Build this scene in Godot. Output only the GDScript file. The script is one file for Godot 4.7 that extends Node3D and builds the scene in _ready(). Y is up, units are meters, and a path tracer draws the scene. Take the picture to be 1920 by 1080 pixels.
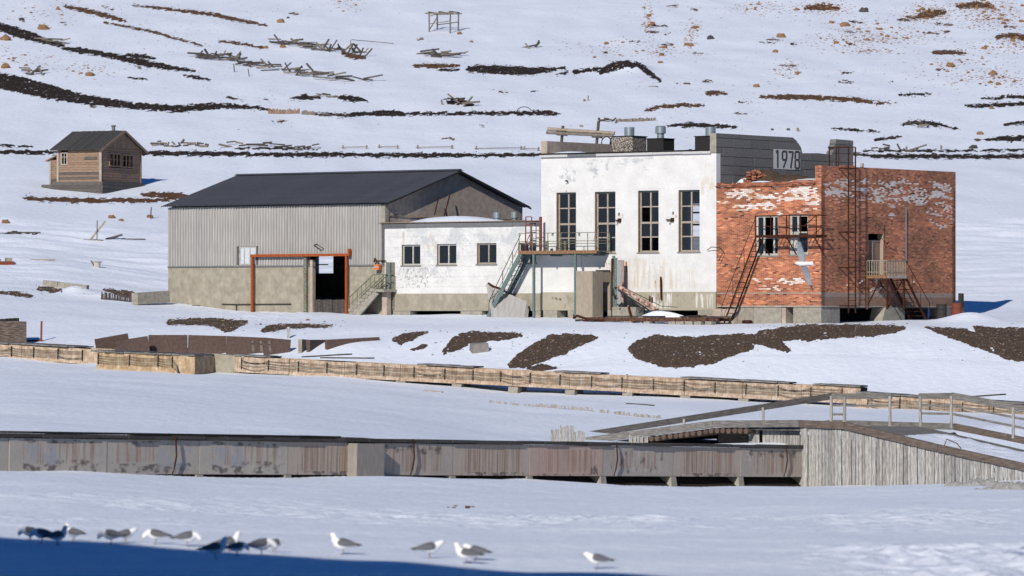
extends Node3D
# An abandoned arctic workshop in the snow: warehouse, whitewashed hall and brick wing under a stony hillside.

const FOC := 8700.0      # focal length and horizon of the survey grid used to place things
const HOR := 590.0
const TURN := -36.0      # the complex is turned against the view by this angle
var CT := Transform3D(Basis(Vector3.UP, deg_to_rad(TURN)), Vector3(16.6, 0, -249))
var rng := RandomNumberGenerator.new()
var used := {}
var off := Vector3.ZERO
var lut := []
var front_k := []
var n1 := FastNoiseLite.new()
var n2 := FastNoiseLite.new()
var n3 := FastNoiseLite.new()
var mounds := []
var M := {}
var T := {}

# ---------------------------------------------------------------- mesh builder
class Mb:
	var v := PackedVector3Array()
	var nn := PackedVector3Array()
	var uv := PackedVector2Array()
	var cc := PackedColorArray()
	var off := Vector3.ZERO
	var c := Color.WHITE
	func tri(a: Vector3, b: Vector3, d: Vector3, ua := Vector2.ZERO, ub := Vector2.ZERO, ud := Vector2.ZERO) -> void:
		var n := (b - a).cross(d - a).normalized()
		v.append_array([a - off, d - off, b - off])
		nn.append_array([n, n, n])
		uv.append_array([ua, ud, ub])
		cc.append_array([c, c, c])
	func smooth_tri(a: Vector3, b: Vector3, d: Vector3, na: Vector3, nb: Vector3, nd: Vector3) -> void:
		v.append_array([a - off, d - off, b - off])
		nn.append_array([na, nd, nb])
		uv.append_array([Vector2.ZERO, Vector2.ZERO, Vector2.ZERO])
		cc.append_array([c, c, c])
	func quad(a: Vector3, b: Vector3, d: Vector3, e: Vector3) -> void:
		tri(a, b, d); tri(a, d, e)
	func quad_uv(a: Vector3, b: Vector3, d: Vector3, e: Vector3, ua: Vector2, ub: Vector2, ud: Vector2, ue: Vector2) -> void:
		tri(a, b, d, ua, ub, ud); tri(a, d, e, ua, ud, ue)
	func hexa(p: Array) -> void:   # p[0..3] bottom ring counterclockwise seen from above, p[4..7] top ring
		quad(p[3], p[2], p[1], p[0]); quad(p[4], p[5], p[6], p[7])
		for i in 4:
			var j := (i + 1) % 4
			quad(p[i], p[j], p[j + 4], p[i + 4])
	func box(a: Vector3, b: Vector3) -> void:
		var lo := Vector3(minf(a.x, b.x), minf(a.y, b.y), minf(a.z, b.z))
		var hi := Vector3(maxf(a.x, b.x), maxf(a.y, b.y), maxf(a.z, b.z))
		hexa([Vector3(lo.x, lo.y, hi.z), Vector3(hi.x, lo.y, hi.z), Vector3(hi.x, lo.y, lo.z), Vector3(lo.x, lo.y, lo.z),
			Vector3(lo.x, hi.y, hi.z), Vector3(hi.x, hi.y, hi.z), Vector3(hi.x, hi.y, lo.z), Vector3(lo.x, hi.y, lo.z)])
	func bar(p: Vector3, q: Vector3, w: float, h: float, up := Vector3.UP) -> void:   # square bar from p to q
		var d := (q - p).normalized()
		if absf(d.dot(up.normalized())) > 0.98:
			up = Vector3.BACK if absf(d.dot(Vector3.BACK)) < 0.9 else Vector3.RIGHT
		var s := d.cross(up).normalized() * w * 0.5
		var t := s.cross(d).normalized() * h * 0.5
		hexa([p - s - t, p + s - t, q + s - t, q - s - t, p - s + t, p + s + t, q + s + t, q - s + t])
	func tube(pts: Array, r: float, sides := 6, r1 := -1.0) -> void:
		var k := pts.size()
		var rings := []
		for i in k:
			var d: Vector3 = (pts[mini(i + 1, k - 1)] - pts[maxi(i - 1, 0)]).normalized()
			var s := d.cross(Vector3.UP if absf(d.y) < 0.95 else Vector3.RIGHT).normalized()
			var t := s.cross(d).normalized()
			var rr := r if r1 < 0.0 else lerpf(r, r1, float(i) / maxf(1.0, k - 1))
			var ring := []
			for j in sides:
				var a := TAU * j / sides
				ring.append([pts[i] + (s * cos(a) + t * sin(a)) * rr, s * cos(a) + t * sin(a)])
			rings.append(ring)
		for i in k - 1:
			for j in sides:
				var j2 := (j + 1) % sides
				var a: Array = rings[i][j]; var b: Array = rings[i][j2]; var d2: Array = rings[i + 1][j2]; var e: Array = rings[i + 1][j]
				smooth_tri(a[0], d2[0], b[0], a[1], d2[1], b[1]); smooth_tri(a[0], e[0], d2[0], a[1], e[1], d2[1])
		for j in range(1, sides - 1):
			tri(rings[0][0][0], rings[0][j][0], rings[0][j + 1][0])
			tri(rings[k - 1][0][0], rings[k - 1][j + 1][0], rings[k - 1][j][0])
	func lathe(at: Vector3, prof: Array, sides := 14) -> void:   # prof: [radius, height] pairs from bottom to top
		for i in prof.size() - 1:
			var r0: float = prof[i][0]; var y0: float = prof[i][1]; var r1: float = prof[i + 1][0]; var y1: float = prof[i + 1][1]
			var sl := Vector2(y1 - y0, r0 - r1).normalized()
			for j in sides:
				var a := TAU * j / sides; var b := TAU * (j + 1) / sides
				var da := Vector3(cos(a), 0, -sin(a)); var db := Vector3(cos(b), 0, -sin(b))
				var na := da * sl.x + Vector3.UP * sl.y; var nb := db * sl.x + Vector3.UP * sl.y
				var p := at + da * r0 + Vector3.UP * y0; var q := at + db * r0 + Vector3.UP * y0
				var s := at + db * r1 + Vector3.UP * y1; var t := at + da * r1 + Vector3.UP * y1
				if r0 > 0.0001: smooth_tri(p, q, s, na, nb, nb)
				if r1 > 0.0001: smooth_tri(p, s, t, na, nb, na)
	func prism(poly: Array, depth: Vector3) -> void:   # flat polygon (counterclockwise seen from its front) pushed back by depth
		var flat := PackedVector2Array()
		var n := Vector3.ZERO
		for i in poly.size():
			n += poly[i].cross(poly[(i + 1) % poly.size()])
		n = n.normalized()
		var ax := (n.cross(Vector3.UP) if absf(n.y) < 0.9 else n.cross(Vector3.RIGHT)).normalized()
		var ay := n.cross(ax)
		for p in poly: flat.append(Vector2(p.dot(ax), p.dot(ay)))
		var idx := Geometry2D.triangulate_polygon(flat)
		for i in range(0, idx.size(), 3):
			var a: Vector3 = poly[idx[i]]; var b: Vector3 = poly[idx[i + 1]]; var d: Vector3 = poly[idx[i + 2]]
			if (b - a).cross(d - a).dot(n) < 0:
				var t := b; b = d; d = t
			tri(a, b, d); tri(a + depth, d + depth, b + depth)
		for i in poly.size():
			var a: Vector3 = poly[i]; var b: Vector3 = poly[(i + 1) % poly.size()]
			quad(a, a + depth, b + depth, b)
	# wall in the plane o + x*ax + y*UP, facing nrm, with rectangular openings [x0, y0, x1, y1]
	func wall(o: Vector3, ax: Vector3, nrm: Vector3, length: float, height: float, thick: float, holes: Array) -> void:
		var xs := [0.0, length]; var ys := [0.0, height]
		for h in holes:
			xs.append_array([h[0], h[2]]); ys.append_array([h[1], h[3]])
		xs.sort(); ys.sort()
		var back := -nrm * thick
		for i in xs.size() - 1:
			for j in ys.size() - 1:
				if xs[i + 1] - xs[i] < 0.001 or ys[j + 1] - ys[j] < 0.001: continue
				var mx: float = (xs[i] + xs[i + 1]) / 2; var my: float = (ys[j] + ys[j + 1]) / 2
				var inside := false
				for h in holes:
					if mx > h[0] and mx < h[2] and my > h[1] and my < h[3]: inside = true
				if inside: continue
				var a: Vector3 = o + ax * xs[i] + Vector3.UP * ys[j]; var b: Vector3 = o + ax * xs[i + 1] + Vector3.UP * ys[j]
				var d: Vector3 = o + ax * xs[i + 1] + Vector3.UP * ys[j + 1]; var e: Vector3 = o + ax * xs[i] + Vector3.UP * ys[j + 1]
				quad_uv(a, b, d, e, Vector2(xs[i] / length, 1 - ys[j] / height), Vector2(xs[i + 1] / length, 1 - ys[j] / height),
					Vector2(xs[i + 1] / length, 1 - ys[j + 1] / height), Vector2(xs[i] / length, 1 - ys[j + 1] / height))
				quad(b + back, a + back, e + back, d + back)
		var frame := holes.duplicate()
		frame.append([0.0, 0.0, length, height])
		for k in frame.size():
			var h: Array = frame[k]
			var a: Vector3 = o + ax * h[0] + Vector3.UP * h[1]; var b: Vector3 = o + ax * h[2] + Vector3.UP * h[1]
			var d: Vector3 = o + ax * h[2] + Vector3.UP * h[3]; var e: Vector3 = o + ax * h[0] + Vector3.UP * h[3]
			var ring := [a, b, d, e] if k < holes.size() else [e, d, b, a]
			for i in 4:
				var p: Vector3 = ring[i]; var q: Vector3 = ring[(i + 1) % 4]
				var up := Vector2(h[0] / length, 1 - h[1] / height)
				quad_uv(p, q, q + back, p + back, up, up, up, up)
	# corrugated sheet: starts at o, ribs run along up, waves along ax, bulging along nrm
	func ribs(o: Vector3, ax: Vector3, up: Vector3, nrm: Vector3, n: int, period: float, amp: float) -> void:
		var prof := [[0.0, 0.0], [0.30, 0.0], [0.42, 1.0], [0.80, 1.0], [0.92, 0.0], [1.0, 0.0]]
		for i in n:
			for k in prof.size() - 1:
				var a: Vector3 = o + ax * (i + prof[k][0]) * period + nrm * prof[k][1] * amp
				var b: Vector3 = o + ax * (i + prof[k + 1][0]) * period + nrm * prof[k + 1][1] * amp
				quad(a, b, b + up, a + up)
	func mesh() -> ArrayMesh:
		var arr := []
		arr.resize(Mesh.ARRAY_MAX)
		arr[Mesh.ARRAY_VERTEX] = v; arr[Mesh.ARRAY_NORMAL] = nn; arr[Mesh.ARRAY_TEX_UV] = uv; arr[Mesh.ARRAY_COLOR] = cc
		var m := ArrayMesh.new()
		m.add_surface_from_arrays(Mesh.PRIMITIVE_TRIANGLES, arr)
		return m

func mb(tint := Color.WHITE) -> Mb:
	var m := Mb.new()
	m.off = off; m.c = tint
	return m

func numbered(called: String) -> String:
	var k: int = used.get(called, 0)
	used[called] = k + 1
	return called if k == 0 else "%s_%03d" % [called, k]

func tag(o: Node3D, label: String, category: String, group := "", kind := "") -> void:
	if label: o.set_meta("label", label)
	if category: o.set_meta("category", category)
	if group: o.set_meta("group", group)
	if kind: o.set_meta("kind", kind)

# a thing of the complex: coordinates are u (along the front), height, v (out of the front)
func ct(called: String, base: Vector3, label: String, category: String, group := "") -> Node3D:
	var o := Node3D.new()
	o.name = numbered(called); add_child(o)
	o.transform = Transform3D(CT.basis, CT * base)
	off = base
	tag(o, label, category, group)
	return o

# a thing anywhere else: coordinates are relative to its base
func wt(called: String, at: Vector3, turn: float, label: String, category: String, group := "") -> Node3D:
	var o := Node3D.new()
	o.name = numbered(called); add_child(o)
	o.transform = Transform3D(Basis(Vector3.UP, turn), at)
	off = Vector3.ZERO
	tag(o, label, category, group)
	return o

func part(m: Mb, called: String, mat: Material, parent: Node3D) -> MeshInstance3D:
	var o := MeshInstance3D.new()
	o.mesh = m.mesh(); o.material_override = mat; o.name = called
	parent.add_child(o, true)
	return o

func again(mesh: Mesh, called: String, mat: Material, parent: Node3D, xf: Transform3D) -> MeshInstance3D:
	var o := MeshInstance3D.new()
	o.mesh = mesh; o.material_override = mat; o.name = called; o.transform = xf
	parent.add_child(o, true)
	return o

func tone(spread := 0.12, warm := 0.0) -> Color:
	var t := 1.0 + rng.randf_range(-spread, spread)
	var w := rng.randf_range(-warm, warm)
	return Color(t * (1 + w), t, t * (1 - w))

# ---------------------------------------------------------------- survey helpers
func fp(px: float, py: float, v := 0.0) -> Vector3:   # on the plane v of the complex
	return CT.affine_inverse() * ray_plane(px, py, CT * Vector3(0, 0, v), CT.basis.z)
func sp(px: float, py: float, u := 0.0) -> Vector3:
	return CT.affine_inverse() * ray_plane(px, py, CT * Vector3(u, 0, 0), CT.basis.x)
func ray_plane(px: float, py: float, pt: Vector3, n: Vector3) -> Vector3:
	var r := Vector3((px - 960) / FOC, (HOR - py) / FOC, -1)
	return r * (pt.dot(n) / r.dot(n))
func wp(px: float, py: float, d: float) -> Vector3:
	return Vector3((px - 960) / FOC, (HOR - py) / FOC, -1) * d
func gp(px: float, py: float, from := 50.0) -> Vector3:   # where the line of sight meets the ground
	var r := Vector3((px - 960) / FOC, (HOR - py) / FOC, -1)
	var d := from
	while d < 600.0 and hgt(r.x * d, -d) < r.y * d: d += 1.5
	var a := d - 1.5; var b := d
	for i in 8:
		var m := (a + b) / 2
		if hgt(r.x * m, -m) < r.y * m: a = m
		else: b = m
	return Vector3(r.x * b, hgt(r.x * b, -b), -b)
func ground(p: Vector3) -> float: return hgt(p.x, p.z)
func cground(p: Vector3) -> float:   # ground height below a point of the complex
	var q := CT * p
	return hgt(q.x, q.z)

# ---------------------------------------------------------------- ground
func column(keys: Array) -> PackedFloat32Array:
	var raw := PackedFloat32Array(); raw.resize(620)
	var k := 0
	for d in 620:
		while k < keys.size() - 2 and d > keys[k + 1][0]: k += 1
		var t := clampf((d - keys[k][0]) / float(keys[k + 1][0] - keys[k][0]), 0.0, 1.0) if d < keys[-1][0] else 1.0
		raw[d] = lerpf(keys[k][1], keys[k + 1][1], t)
	var out := raw.duplicate()
	for d in range(3, 617):
		out[d] = (raw[d - 3] + 2 * raw[d - 2] + 3 * raw[d - 1] + 4 * raw[d] + 3 * raw[d + 1] + 2 * raw[d + 2] + raw[d + 3]) / 16.0
	return out

func ground_tables() -> void:
	var hill := [[360, 12.4], [490, 33.2], [560, 46.0], [619, 55.0]]
	var c0 := column([[0, -3.75], [152, -3.9], [200, -3.25], [232, -2.75], [241, -2.45], [247, -1.5], [256, -0.35], [270, 0.9], [282, 1.8]] + hill)
	var c1 := column([[0, -4.0], [158, -4.15], [200, -3.75], [230, -3.15], [238, -2.95], [243, -2.1], [252, -0.65], [262, -0.2], [272, 0.2], [285, 0.9]] + hill)
	var c2 := column([[0, -4.6], [175, -4.95], [183, -4.95], [192, -4.9], [205, -4.5], [215, -4.3], [228, -4.15], [233, -3.98], [238, -2.9], [246, -0.65], [255, -0.35], [261, -0.05], [275, 0.4]] + hill)
	var c3 := column([[0, -5.3], [194, -5.3], [203, -4.78], [215, -4.47], [226, -4.4], [231, -4.32], [235, -3.1], [243, -0.62], [251, -0.46], [262, -0.3], [270, 0.1]] + hill)
	var c4 := column([[0, -5.6], [190, -5.6], [202, -4.95], [223, -4.8], [229, -4.75], [237, -2.8], [245, -0.45], [255, -0.25], [268, 0.2]] + hill)
	lut = [c0, c0, c0, c1, c2, c3, c4, c4, c4]
	front_k = [0.0113, 0.0113, 0.0113, 0.0168, 0.0222, 0.0252, 0.0225, 0.0225, 0.0225]
	n1.seed = 11; n1.frequency = 0.045; n1.fractal_octaves = 3
	n2.seed = 12; n2.frequency = 0.55; n2.fractal_octaves = 3
	n3.seed = 13; n3.frequency = 0.12; n3.fractal_octaves = 2

func hgt(x: float, z: float) -> float:
	var d := clampf(-z, 20.0, 600.0)
	var s := clampf((x / d * FOC + 960.0) / 480.0 + 2.0, 1.0, 6.99)
	var i := int(s)
	var t := s - i
	var t2 := t * t; var t3 := t2 * t
	var w0 := -0.5 * t3 + t2 - 0.5 * t; var w1 := 1.5 * t3 - 2.5 * t2 + 1.0; var w2 := -1.5 * t3 + 2.0 * t2 + 0.5 * t; var w3 := 0.5 * t3 - 0.5 * t2
	var j := int(d); var e := d - j
	var back := 0.0
	var a: PackedFloat32Array = lut[i - 1]; back += w0 * lerpf(a[j], a[j + 1], e)
	a = lut[i]; back += w1 * lerpf(a[j], a[j + 1], e)
	a = lut[i + 1]; back += w2 * lerpf(a[j], a[j + 1], e)
	a = lut[i + 2]; back += w3 * lerpf(a[j], a[j + 1], e)
	var h := back
	var side := -0.809 * (x - 0.78) + 0.588 * (d - 170.0)   # distance behind the trench's front face
	if side < 2.4:
		var k: float = w0 * front_k[i - 1] + w1 * front_k[i] + w2 * front_k[i + 1] + w3 * front_k[i + 2]
		var fr := -4.14 - k * (d - 80.0) if d > 80.0 else -4.14 + 0.01 * (80.0 - d)
		var q := clampf(side / 2.4, 0.0, 1.0)
		h = lerpf(fr, back, q * q * (3 - 2 * q))
	for m in mounds:
		var ex: float = (x - m[0]) / m[2]; var ez: float = (z - m[1]) / m[3]
		var g := ex * ex + ez * ez
		if g < 6.0: h += m[4] * exp(-g)
	var calm := clampf((d - 60.0) / 60.0, 0.35, 1.0)
	var big := clampf((d - 275.0) / 40.0, 0.0, 1.0)
	var rag := clampf(1.0 - absf(d - 108.0) / 16.0, 0.0, 1.0) * clampf(n3.get_noise_2d(x * 0.9, z * 0.5 + 300.0) * 2.0 + 0.75, 0.0, 1.0)   # wind-broken crust
	if d < 90.0: rag += 1.5 * clampf((x - 4.5) / 2.0, 0.0, 1.0) * clampf((88.0 - d) / 6.0, 0.0, 1.0)   # trodden corner
	elif d > 255.0 and d < 272.0: rag += clampf(1.0 - absf(x + 15.0) / 6.0, 0.0, 1.0)
	h += n1.get_noise_2d(x, z * (0.6 - 0.25 * big)) * (0.2 * calm + 0.16 * big) * (0.35 if d > 238 and d < 275 else 1.0)
	h += n2.get_noise_2d(x * 0.55, z) * (0.011 + 0.012 * big + 0.02 * rag)
	if rag > 0.01: h += maxf(n2.get_noise_2d(x * 1.6, z * 1.8 + 500.0), -0.1) * 0.16 * rag
	h += n3.get_noise_2d(x, z * (1.0 - 0.5 * big)) * (0.09 + 0.07 * big)
	return h

func build_ground() -> void:
	var xs := PackedFloat32Array(); var zs := PackedFloat32Array()
	var x := 0.0
	var half := [0.0]
	while x < 2500.0:
		x += 0.26 if x < 30.0 else 0.5 if x < 50.0 else (x - 50.0) * 0.35 + 1.0
		half.append(x)
	for i in range(half.size() - 1, 0, -1): xs.append(-half[i])
	xs.append_array(PackedFloat32Array(half))
	var d := -300.0
	while d < 2600.0:
		zs.append(-d)
		if d < 40.0: d += 10.0
		elif d < 60.0: d += 1.0
		elif d < 130.0: d += 0.22
		elif d < 300.0: d += 0.3
		elif d < 515.0: d += 0.45
		elif d < 560.0: d += 2.0
		else: d += (d - 560.0) * 0.2 + 10.0
	var w := xs.size(); var hh := zs.size()
	var pos := PackedVector3Array(); pos.resize(w * hh)
	var nor := PackedVector3Array(); nor.resize(w * hh)
	for j in hh:
		for i in w:
			pos[j * w + i] = Vector3(xs[i], hgt(xs[i], zs[j]), zs[j])
	for j in hh:
		for i in w:
			var a := pos[j * w + maxi(i - 1, 0)]; var b := pos[j * w + mini(i + 1, w - 1)]
			var c := pos[maxi(j - 1, 0) * w + i]; var e := pos[mini(j + 1, hh - 1) * w + i]
			var n := (b - a).cross(e - c)
			nor[j * w + i] = (n if n.y > 0 else -n).normalized()
	var idx := PackedInt32Array(); idx.resize((w - 1) * (hh - 1) * 6)
	var k := 0
	for j in hh - 1:
		for i in w - 1:
			var p := j * w + i
			idx[k] = p; idx[k + 1] = p + w; idx[k + 2] = p + 1
			idx[k + 3] = p + 1; idx[k + 4] = p + w; idx[k + 5] = p + w + 1
			k += 6
	var arr := []
	arr.resize(Mesh.ARRAY_MAX)
	arr[Mesh.ARRAY_VERTEX] = pos; arr[Mesh.ARRAY_NORMAL] = nor; arr[Mesh.ARRAY_INDEX] = idx
	var m := ArrayMesh.new()
	m.add_surface_from_arrays(Mesh.PRIMITIVE_TRIANGLES, arr)
	var o := MeshInstance3D.new()
	o.mesh = m; o.material_override = M.snow; o.name = "snow_ground"
	add_child(o)
	tag(o, "snow covered ground rising into a white hillside", "", "", "structure")

# bare ground that pokes through the snow: a rough sheet that emerges along a band of [px, py, half height]
var pebbles := []
func soil(band: Array, mat: Material, label: String, amp := 1.0, grow := 0.0, strew := 0.0) -> void:
	off = Vector3.ZERO
	var x0: float = band[0][0] - 6; var x1: float = band[-1][0] + 6
	var lo := 1e9; var hi := -1e9; var left := 1e9; var right := -1e9
	for b in band:
		for sgn in [-1, 1]:
			var p := gp(b[0], b[1] + sgn * (b[2] + 3))
			lo = minf(lo, -p.z); hi = maxf(hi, -p.z); left = minf(left, p.x); right = maxf(right, p.x)
	lo -= 0.4; hi += 0.4; left -= 0.6; right += 0.6
	var dx := 0.1; var dd := 0.16 if lo < 275 else 0.28
	var nx := int((right - left) / dx) + 2; var nd := int((hi - lo) / dd) + 2
	var m := PackedVector3Array(); var hs := []
	var pos := PackedVector3Array(); pos.resize(nx * nd)
	var keep := PackedByteArray(); keep.resize(nx * nd)
	for j in nd:
		var d := lo + j * dd
		for i in nx:
			var x := left + i * dx
			var h := hgt(x, -d)
			var px := x / d * FOC + 960.0; var py := HOR - h / d * FOC
			var off_px := -20.0
			if px > x0 and px < x1:
				var k := 0
				while k < band.size() - 2 and px > band[k + 1][0]: k += 1
				var t := clampf((px - band[k][0]) / float(band[k + 1][0] - band[k][0]), 0.0, 1.0)
				off_px = lerpf(band[k][2], band[k + 1][2], t) + grow - absf(py - lerpf(band[k][1], band[k + 1][1], t))
				if px < band[0][0]: off_px -= band[0][0] - px
				if px > band[-1][0]: off_px -= px - band[-1][0]
			var rough := n2.get_noise_2d(x * 2.2 + 40, d * 1.1) * 0.7 + n2.get_noise_2d(x * 7.0, d * 4.0 + 90) * 0.5
			var o := clampf(off_px * 0.018, -0.09, 0.05) + rough * 0.075 * amp
			if o > 0.015 and strew > 0.0 and rng.randf() < strew: pebbles.append(Vector3(x + rng.randf() * 0.1, h + o * 0.8 + 0.015, -d))
			elif o > -0.07 and strew > 0.0 and rng.randf() < strew * 0.16: pebbles.append(Vector3(x + rng.randf() * 0.1, h + 0.012, -d))
			keep[j * nx + i] = 1 if o > -0.12 else 0
			pos[j * nx + i] = Vector3(x, h + clampf(o, -0.2, 0.12) + n2.get_noise_2d(x * 16.0, d * 10.0) * 0.035, -d)
	var st := mb()
	for j in nd - 1:
		for i in nx - 1:
			var q := j * nx + i
			if keep[q] + keep[q + 1] + keep[q + nx] + keep[q + nx + 1] < 3: continue
			st.quad(pos[q], pos[q + 1], pos[q + nx + 1], pos[q + nx])
	if st.v.is_empty(): return
	var o := MeshInstance3D.new()
	o.mesh = st.mesh(); o.material_override = mat; o.name = numbered("bare_ground")
	add_child(o)
	tag(o, label, "", "", "structure")

# ---------------------------------------------------------------- scene
func _ready() -> void:
	rng.seed = 1978
	# camera: long lens at the height of the yard
	var cam := Camera3D.new()
	cam.name = "camera"
	add_child(cam)
	cam.position = Vector3.ZERO
	cam.rotation.x = atan(50.0 / FOC)
	cam.keep_aspect = Camera3D.KEEP_HEIGHT
	var lens := CameraAttributesPhysical.new()
	lens.frustum_focal_length = 24.0 * FOC / 1080.0
	lens.frustum_focus_distance = 249.0
	lens.frustum_far = 4000.0; lens.frustum_near = 1.0
	lens.exposure_aperture = 2.5
	cam.attributes = lens
	cam.fov = rad_to_deg(2.0 * atan(540.0 / FOC)); cam.far = 4000.0; cam.near = 1.0
	cam.current = true
	# clear arctic sky
	var env := Environment.new()
	var sky := Sky.new()
	var sm := ProceduralSkyMaterial.new()
	sm.sky_top_color = Color(0.11, 0.28, 0.50); sm.sky_horizon_color = Color(0.33, 0.54, 0.72); sm.sky_curve = 0.12
	sm.ground_bottom_color = Color(0.33, 0.54, 0.72); sm.ground_horizon_color = Color(0.33, 0.54, 0.72)
	sm.sky_energy_multiplier = 1.0; sm.sun_angle_max = 0.0
	sky.sky_material = sm
	env.background_mode = Environment.BG_SKY; env.sky = sky
	env.tonemap_mode = Environment.TONE_MAPPER_LINEAR
	env.tonemap_exposure = 1.0
	env.sdfgi_enabled = true; env.ssao_enabled = true; env.ssil_enabled = true
	var we := WorldEnvironment.new()
	we.environment = env; we.name = "world_environment"
	add_child(we)
	# low sun behind the camera, to the left
	var sun := DirectionalLight3D.new()
	sun.name = "sun"
	add_child(sun)
	var az := deg_to_rad(20.0); var el := deg_to_rad(28.0)
	sun.look_at_from_position(Vector3.ZERO, -Vector3(-sin(az) * cos(el), sin(el), cos(az) * cos(el)))
	sun.light_energy = 1.42; sun.light_color = Color(1.0, 0.972, 0.93); sun.light_angular_distance = 0.5
	sun.shadow_enabled = true

	ground_tables()
	make_materials()
	more_materials()
	place_mounds()
	build_ground()
	build_soil()
	build_warehouse()
	build_annex()
	build_hall()
	build_brick()
	build_teal_platform()
	build_fire_stair()
	build_wall_ladder()
	build_landing()
	build_yard()
	build_trench()
	build_ducts()
	build_bridge()
	build_hut()
	build_hill_things()
	build_stones()
	build_snow_ridges()
	build_gulls()
	build_block_behind()

func more_materials() -> void:
	M.rustpale = mat(Color(0.9, 0.9, 0.9), 0.8, tex(23, [[8, 0.9, 1, 1], [30, 0.6, 1, 1]], Color(0.42, 0.24, 0.15), Color(0.66, 0.58, 0.46), 2.0, 256), Vector3.ONE * 0.9)
	M.darkrail = mat(Color(0.10, 0.095, 0.09), 0.7, T.fine)
	M.redrust = mat(Color(0.22, 0.062, 0.04), 0.8, T.mottle, Vector3.ONE * 0.9)
	M.paleiron = mat(Color(0.34, 0.30, 0.24), 0.75, T.mottle, Vector3.ONE)
	M.booth = mat(Color(0.36, 0.31, 0.245), 0.95, T.streak, Vector3.ONE * 0.4, 0.8, T.fine)
	M.greeniron = mat(Color(0.16, 0.19, 0.12), 0.7, T.mottle, Vector3.ONE)
	M.galvpale = mat(Color(0.34, 0.35, 0.36), 0.6, T.streak, Vector3.ONE * 0.6)
	M.pinkboard = mat(Color(0.44, 0.35, 0.31), 0.9, T.woody, Vector3.ONE * 0.7)
	M.rustbeam = mat(Color(0.9, 0.9, 0.9), 0.85, tex(24, [[5, 1.2, 1, 1], [25, 0.6, 1, 1]], Color(0.24, 0.20, 0.19), Color(0.46, 0.30, 0.22), 2.0, 256), Vector3.ONE * 0.5)
	M.peel = mat(Color(0.9, 0.9, 0.9), 0.9, tex(25, [[30, 1.2, 1, 4], [8, 0.6, 1, 2]], Color(0.10, 0.09, 0.085), Color(0.82, 0.78, 0.74), 3.0, 256), Vector3.ONE * 0.7)
	M.rubble2 = mat(Color(0.24, 0.09, 0.06), 0.95, T.mottle, Vector3.ONE * 1.2)
	M.rubble3 = mat(Color(0.46, 0.20, 0.12), 0.95, T.mottle, Vector3.ONE * 1.2)
	M.lid = mat(Color(0.085, 0.08, 0.078), 0.9, T.mottle, Vector3.ONE * 0.6, 2.0, T.rough)
	M.pillar = mat(Color(0.30, 0.27, 0.24), 0.9, T.streak, Vector3.ONE * 0.4, 0.8, T.fine)
	M.pinkdirty = mat(Color(0.52, 0.435, 0.32), 0.9, T.pink, Vector3.ONE * 0.3, 0.6, T.fine)
	M.brownbox = mat(Color(0.20, 0.155, 0.13), 0.9, tex(26, [[14, 0.8, 8, 1], [50, 0.4, 1, 1]], g(0.5), g(1.0), 1.8, 256), Vector3.ONE * 0.6)
	M.darkwood = mat(Color(0.125, 0.118, 0.118), 0.9, T.wood, Vector3.ONE * 0.5, 0.6)
	M.brownwood = mat(Color(0.17, 0.135, 0.115), 0.9, T.wood, Vector3.ONE * 0.5, 0.6)
	M.logend = mat(Color(0.14, 0.10, 0.08), 0.9, T.mottle, Vector3.ONE * 1.2)
	M.paleboard = mat(Color(0.46, 0.445, 0.42), 0.9, T.woody, Vector3.ONE * 0.7)
	M.fencewood = mat(Color(0.33, 0.21, 0.14), 0.9, T.woody, Vector3.ONE * 0.7)
	M.rock2 = mat(Color(0.36, 0.19, 0.10), 0.95, T.mottle, Vector3.ONE * 0.9, 4.0, T.rough)

func place_mounds() -> void:   # drifts and banks: [x, z, reach x, reach z, height]
	var list := [[1025, 588, 1.0, 1.2, 0.40], [140, 552, 0.9, 1.2, 0.45], [205, 560, 1.6, 1.4, 0.35], [1822, 603, 1.6, 1.6, 0.5], [1180, 132, 1.6, 3.0, 0.9], [440, 690, 1.5, 2.0, 0.35], [250, 687, 2.0, 2.0, 0.25], [650, 650, 1.8, 2.0, 0.25], [1640, 893, 3.0, 2.0, 0.45], [1560, 900, 1.5, 1.5, 0.3], [210, 372, 1.6, 1.4, 0.2], [950, 895, 4.0, 1.5, 0.10], [310, 656, 2.2, 1.0, 0.3], [450, 660, 2.0, 1.0, 0.3]]
	var made := []
	for l in list:
		var p := gp(l[0], l[1], 60)
		made.append([p.x, p.z, l[2], l[3], l[4]])
	mounds = made

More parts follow.
